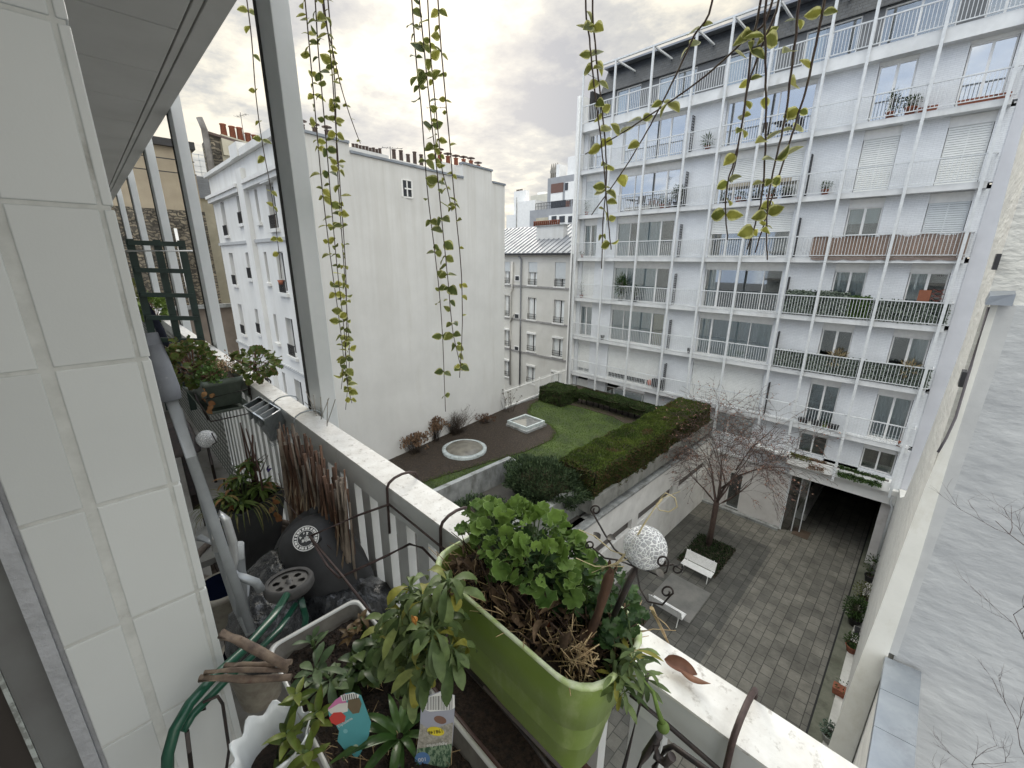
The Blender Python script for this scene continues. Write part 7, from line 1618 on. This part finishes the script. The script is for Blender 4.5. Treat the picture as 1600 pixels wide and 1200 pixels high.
gmound('window_box_geranium', 'sprawling geranium with reddish stems leaning out over the rail from the window box', (-2.50,.56,-.58), .20,.10,.075, 130, .026,.046, RG, 5)
gmound('window_box_herb', 'bright green parsley like plant at the near end of the weathered window box', (-2.60,.37,-.62), .10,.07,.05, 260, .010,.022, leafmat('fresh_green', (.07,.14,.03), (.16,.26,.08)), 6)
mb = MB()
for i in range(260): p = Vector((-2.62+ra.gauss(0,.07),.45+ra.gauss(0,.03),-.575+abs(ra.gauss(0,.03)))); mb.leaf(p, (ra.uniform(-1,1),ra.uniform(-1,1),1), (0,0,1), .018, .008, curl=.5, seg=2)
mb.build('dried_flowers', leafmat('dried_peach_flowers', (.26,.15,.08), (.48,.34,.20), transl=.15), label='dried peach coloured flower heads in the weathered window box', cat='flower')
mb = MB()
for k_ in range(8): mb.leaf(Vector((-2.49,.315+.01*(k_%3),-.62-.018*k_)), (ra.uniform(-1,1),ra.uniform(-1,1),-.5), (1,-.5,.3), .035, .026, curl=.5)
mb.build('orange_leaves', bpy.data.materials['dry_orange_leaves'], label='dry orange leaves dangling at the corner of the weathered window box', cat='leaf')
# ---- trellis panel across the balcony
t = thing('trellis_panel', 'dark green wooden trellis panel standing across the balcony', 'trellis', (-3.3,.33,-.6)); TG = M_('dark_green_wood', (.012,.035,.028), (.008,.022,.018), rough=.5, scale=12)
XQ = -3.3; TL, TR, BL, BR_ = onX(198,373,XQ), onX(284,376,XQ), onX(262,640,XQ), onX(338,640,XQ)
def tq(u_q, v_q): return TL.lerp(TR,u_q).lerp(BL.lerp(BR_,u_q),v_q)
for u_q in (.04,.52,.98): mb = MB(); mb.bar(tq(u_q,0),tq(u_q,1),.036,.022,(1,0,0)); mb.build('upright', TG, t)
for v_q in (.02,.165,.30,.43,.56,.69,.83): mb = MB(); a, b = tq(0,v_q), tq(1,v_q); mb.bar(a+Vector((.022,0,0)),b+Vector((.022,0,0)),.026,.018,(1,0,0)); mb.build('crossbar', TG, t)
mb = MB(); mb.tube([onX(225,470,-3.45),onX(250,515,-3.4),onX(278,585,-3.35)], [.016,.022,.018], 10); mb.build('navy_parasol', M_('navy_cloth', (.010,.014,.035)), label='folded navy parasol leaning behind the green trellis', cat='parasol')
mb = MB(); mb.tube([onX(196,392,-3.25),onX(301,392,-3.25)], .006, 6); mb.build('white_rod', WHITE, label='thin white rod tied across the top of the green trellis', cat='rod')
t = thing('woven_screen', 'pale woven plastic screen fixed inside the far part of the railing', 'screen', (-6.5,.5,-1.6)); mb = MB()
mb.box(-10,-3.4,.500,.506,-1.6,-.74); mb.build('sheet', brick_mat('pale_weave', (.50,.51,.49), (.42,.43,.41), (.12,.13,.12), (0,2), .075, .045, msize=.012, noise_amt=.3, bump=.4), t)
# far balcony greenery
gmound('far_balcony_plant', 'bright green plant on the rail far along our balcony', (-6.2,.50,-.66), .35,.12,.16, 120, .05,.09, leafmat('lime_leaves', (.10,.16,.03), (.22,.30,.08)), 9)
gmound('far_balcony_plant', 'yellowish plant beyond the trellis on our balcony', (-8.6,.45,-.62), .5,.14,.18, 120, .06,.10, leafmat('olive_leaves', (.10,.12,.03), (.20,.20,.07)), 10)
# dark garden chair behind
t = thing('black_chair', 'black plastic chair back beside the aluminium pole', 'chair', (-2.7,.12,-1.65)); mb = MB(); mb.hexa([(-2.75,-.10,-.86),(-2.25,-.10,-.86),(-2.25,.24,-.86),(-2.75,.24,-.86)], [(-2.85,-.10,-.80),(-2.35,-.10,-.72),(-2.35,.22,-.72),(-2.85,.22,-.80)]); mb.build('seat', BLKW, t, bevel=.02)
for sx, sy in ((-2.7,-.05),(-2.3,-.05),(-2.3,.2),(-2.7,.2)): mb = MB(); mb.tube([(sx,sy,-.87),(sx,sy,-1.65)], .016, 8); mb.build('leg', BLKW, t)
g2 = onX(322,686,-2.3); t = thing('small_globe_light', 'smaller glass globe light among the pots behind the aluminium pole', 'garden light', g2-Vector((0,0,.2))); mb = MB(); mb.sphere(g2, .042, 24, 16); mb.build('globe', CR, t)
mb = MB(); mb.tube([g2-Vector((0,0,.04)),g2-Vector((-.02,0,.22))], .006, 6); mb.tube([g2+Vector((.05,.02,.04)),g2+Vector((.05,.03,-.01)),g2+Vector((.01,.0,-.04))], .003, 5); mb.build('stake', BLKW, t)
mb = MB(); mb.box(-2.5,-2.0,.02,.24,-1.28,-1.25); o = mb.build('pale_tray', M_('pale_tray', (.42,.42,.40), (.25,.25,.24), scale=8), label='pale slatted tray under the small globe light', cat='tray')
# ============================================================ HANGING VINES
VIN = leafmat('variegated_vine', (.13,.155,.035), (.31,.30,.06), edge=(.58,.58,.26), edge_at=.70, rough=.4, transl=.5, nscale=110)
VIN2 = leafmat('dark_variegated_vine', (.08,.11,.035), (.18,.20,.05), edge=(.42,.42,.20), edge_at=.75, rough=.4, transl=.45, nscale=110)
VST = M_('vine_stem', (.10,.075,.05), (.06,.035,.035), scale=60)
def vine(label, pts, nleaf, lpx, y=.70, r=.0019, seed=1, m=VIN, dens=None, jitter=1.0, top=None):
    rv_ = random.Random(seed); P3 = [onY(px, py, y+.01*math.sin(seed)) for px, py in pts]
    t = thing('hanging_vine', label, 'vine', P3[-1], 'variegated vines hanging from the balcony above')
    # smooth, and continue up out of view to the balcony above
    first = P3[0]; head = [first+Vector((.0,0,.35)), first+Vector((0,0,.15))] if first.z < 1.1 else []
    full = head+P3; sm_ = []
    for i in range(len(full)-1):
        p0, p1, p2, p3 = full[max(i-1,0)], full[i], full[i+1], full[min(i+2,len(full)-1)]
        for k in range(5):
            u = k/5; sm_.append(.5*((2*p1)+(p2-p0)*u+(2*p0-5*p1+4*p2-p3)*u*u+(3*p1-p0-3*p2+p3)*u**3))
    sm_.append(full[-1]); sm_ = [p+Vector((rv_.uniform(-1,1),0,0))*.0005 for p in sm_]
    r *= 1+.55*max(0, P3[0].dot(fw)-.75)
    mb = MB(); mb.tube(sm_, [r*(1-.5*i/len(sm_)) for i in range(len(sm_))], 5); mb.build('stem', VST, t)
    lb = MB(); n0 = len(head)*5
    for i in range(nleaf):
        t_ = (i+rv_.uniform(.1,.9))/nleaf
        if dens: t_ = t_**dens
        k = n0+t_*(len(sm_)-1-n0)*.97; p = sm_[int(k)].lerp(sm_[min(int(k)+1,len(sm_)-1)], k-int(k)); dp = p.dot(fw)
        for sgn in ((-1,1) if rv_.random() < .55 else (rv_.choice((-1,1)),)):
            L = lpx*dp/F*rv_.uniform(.55,1.15)*(1-.25*t_)
            side = (r2_*sgn*rv_.uniform(.4,1)+fw*rv_.uniform(-.8,.8)+Vector((0,0,rv_.uniform(-.75,.45)))).normalized()
            st0 = p; q = p+side*L*.22; 
            nr = (-fw*rv_.uniform(.2,1)+Vector((0,0,rv_.uniform(-.4,.8)))+r2_*rv_.uniform(-.6,.6))
            lb.leaf(q-side*L*.2, side, nr, L, L*rv_.uniform(.7,.95), curl=rv_.uniform(-.1,.45), fold=.25, kind='ovate', seg=5, rnd=rv_.random())
    lb.build('leaves', m, t); return t
vine('single sparse vine strand left of the nearest steel post', [(385,-5),(393,60),(400,150),(410,225),(424,300),(433,370),(440,435)], 11, 15, seed=2)
vine('leftmost strand of the vine cluster beside the nearest post', [(476,-5),(484,80),(492,170),(503,290),(516,400),(530,500),(541,590),(550,630)], 33, 18, seed=3)
vine('second strand of the vine cluster beside the nearest post', [(492,-5),(498,90),(508,200),(516,300),(527,420),(538,520),(543,600)], 31, 18, seed=4, m=VIN2)
vine('third strand of the left vine cluster, ending in bare tips', [(505,-5),(517,90),(524,190),(532,300),(540,420),(541,530),(533,608)], 31, 18, seed=5)
vine('short stray vine strand swinging right of the left cluster', [(506,20),(520,80),(534,140),(550,190),(563,224)], 6, 11, seed=6)
vine('thin bare ended strand in the left vine cluster', [(512,-5),(523,130),(527,260),(535,380),(541,470),(546,560),(540,640)], 13, 16, seed=7)
vine('left strand of the middle vine cluster, hanging lowest', [(643,-5),(650,90),(659,180),(668,300),(680,400),(690,500),(696,643)], 21, 20, seed=8, m=VIN2)
vine('densest strand of the middle vine cluster over the blank gable', [(655,-5),(664,90),(672,170),(682,260),(692,360),(700,440),(708,520),(722,580)], 31, 21, seed=9, m=VIN2)
vine('right strand of the middle vine cluster with paired leaves', [(684,-5),(688,60),(694,130),(703,230),(712,330),(721,430),(722,520),(718,590)], 17, 15, seed=10)
vine('thin strand in the middle vine cluster ending halfway', [(668,-5),(674,100),(683,190),(690,260),(700,300),(706,330)], 13, 18, seed=11)
vine('left strand of the vine pair in front of the far balconies', [(915,-5),(921,60),(928,130),(938,210),(946,290),(951,350),(955,390)], 11, 26, seed=12)
vine('second strand of the vine pair, ending in a withered tip', [(926,-5),(931,80),(938,150),(946,230),(947,290),(942,350),(940,420)], 9, 24, seed=13)
vine('diagonal vine strand crossing down to the left in front of the balconies', [(1113,2),(1085,55),(1062,105),(1030,170),(1005,215),(970,272),(924,336)], 5, 28, seed=14)
vine('second diagonal vine strand crossing almost to the building corner', [(1205,10),(1165,60),(1110,112),(1060,150),(1012,182),(960,215),(914,241)], 5, 30, seed=15)
vine('leftmost strand of the right vine cluster, tipped with two shoots', [(1190,-5),(1175,70),(1166,150),(1157,210),(1146,255),(1136,290),(1134,330),(1137,375)], 8, 29, seed=16)
vine('middle strand of the right vine cluster before the big balcony windows', [(1198,-5),(1196,80),(1197,170),(1195,250),(1190,310),(1180,350),(1168,390)], 6, 28, seed=17)
vine('strand of the right vine cluster bending left at its tip', [(1250,-5),(1243,60),(1234,130),(1226,190),(1212,250),(1202,300),(1198,350),(1199,406)], 8, 29, seed=18)
vine('rightmost strand of the vines before the apartment block', [(1290,-5),(1275,70),(1262,130),(1244,190),(1228,240),(1212,290),(1200,330),(1180,395)], 7, 29, seed=19)
vine('faint strand between the right vines and the roof frame', [(1218,-5),(1195,60),(1170,130),(1160,190),(1150,250),(1141,285)], 4, 22, seed=20)
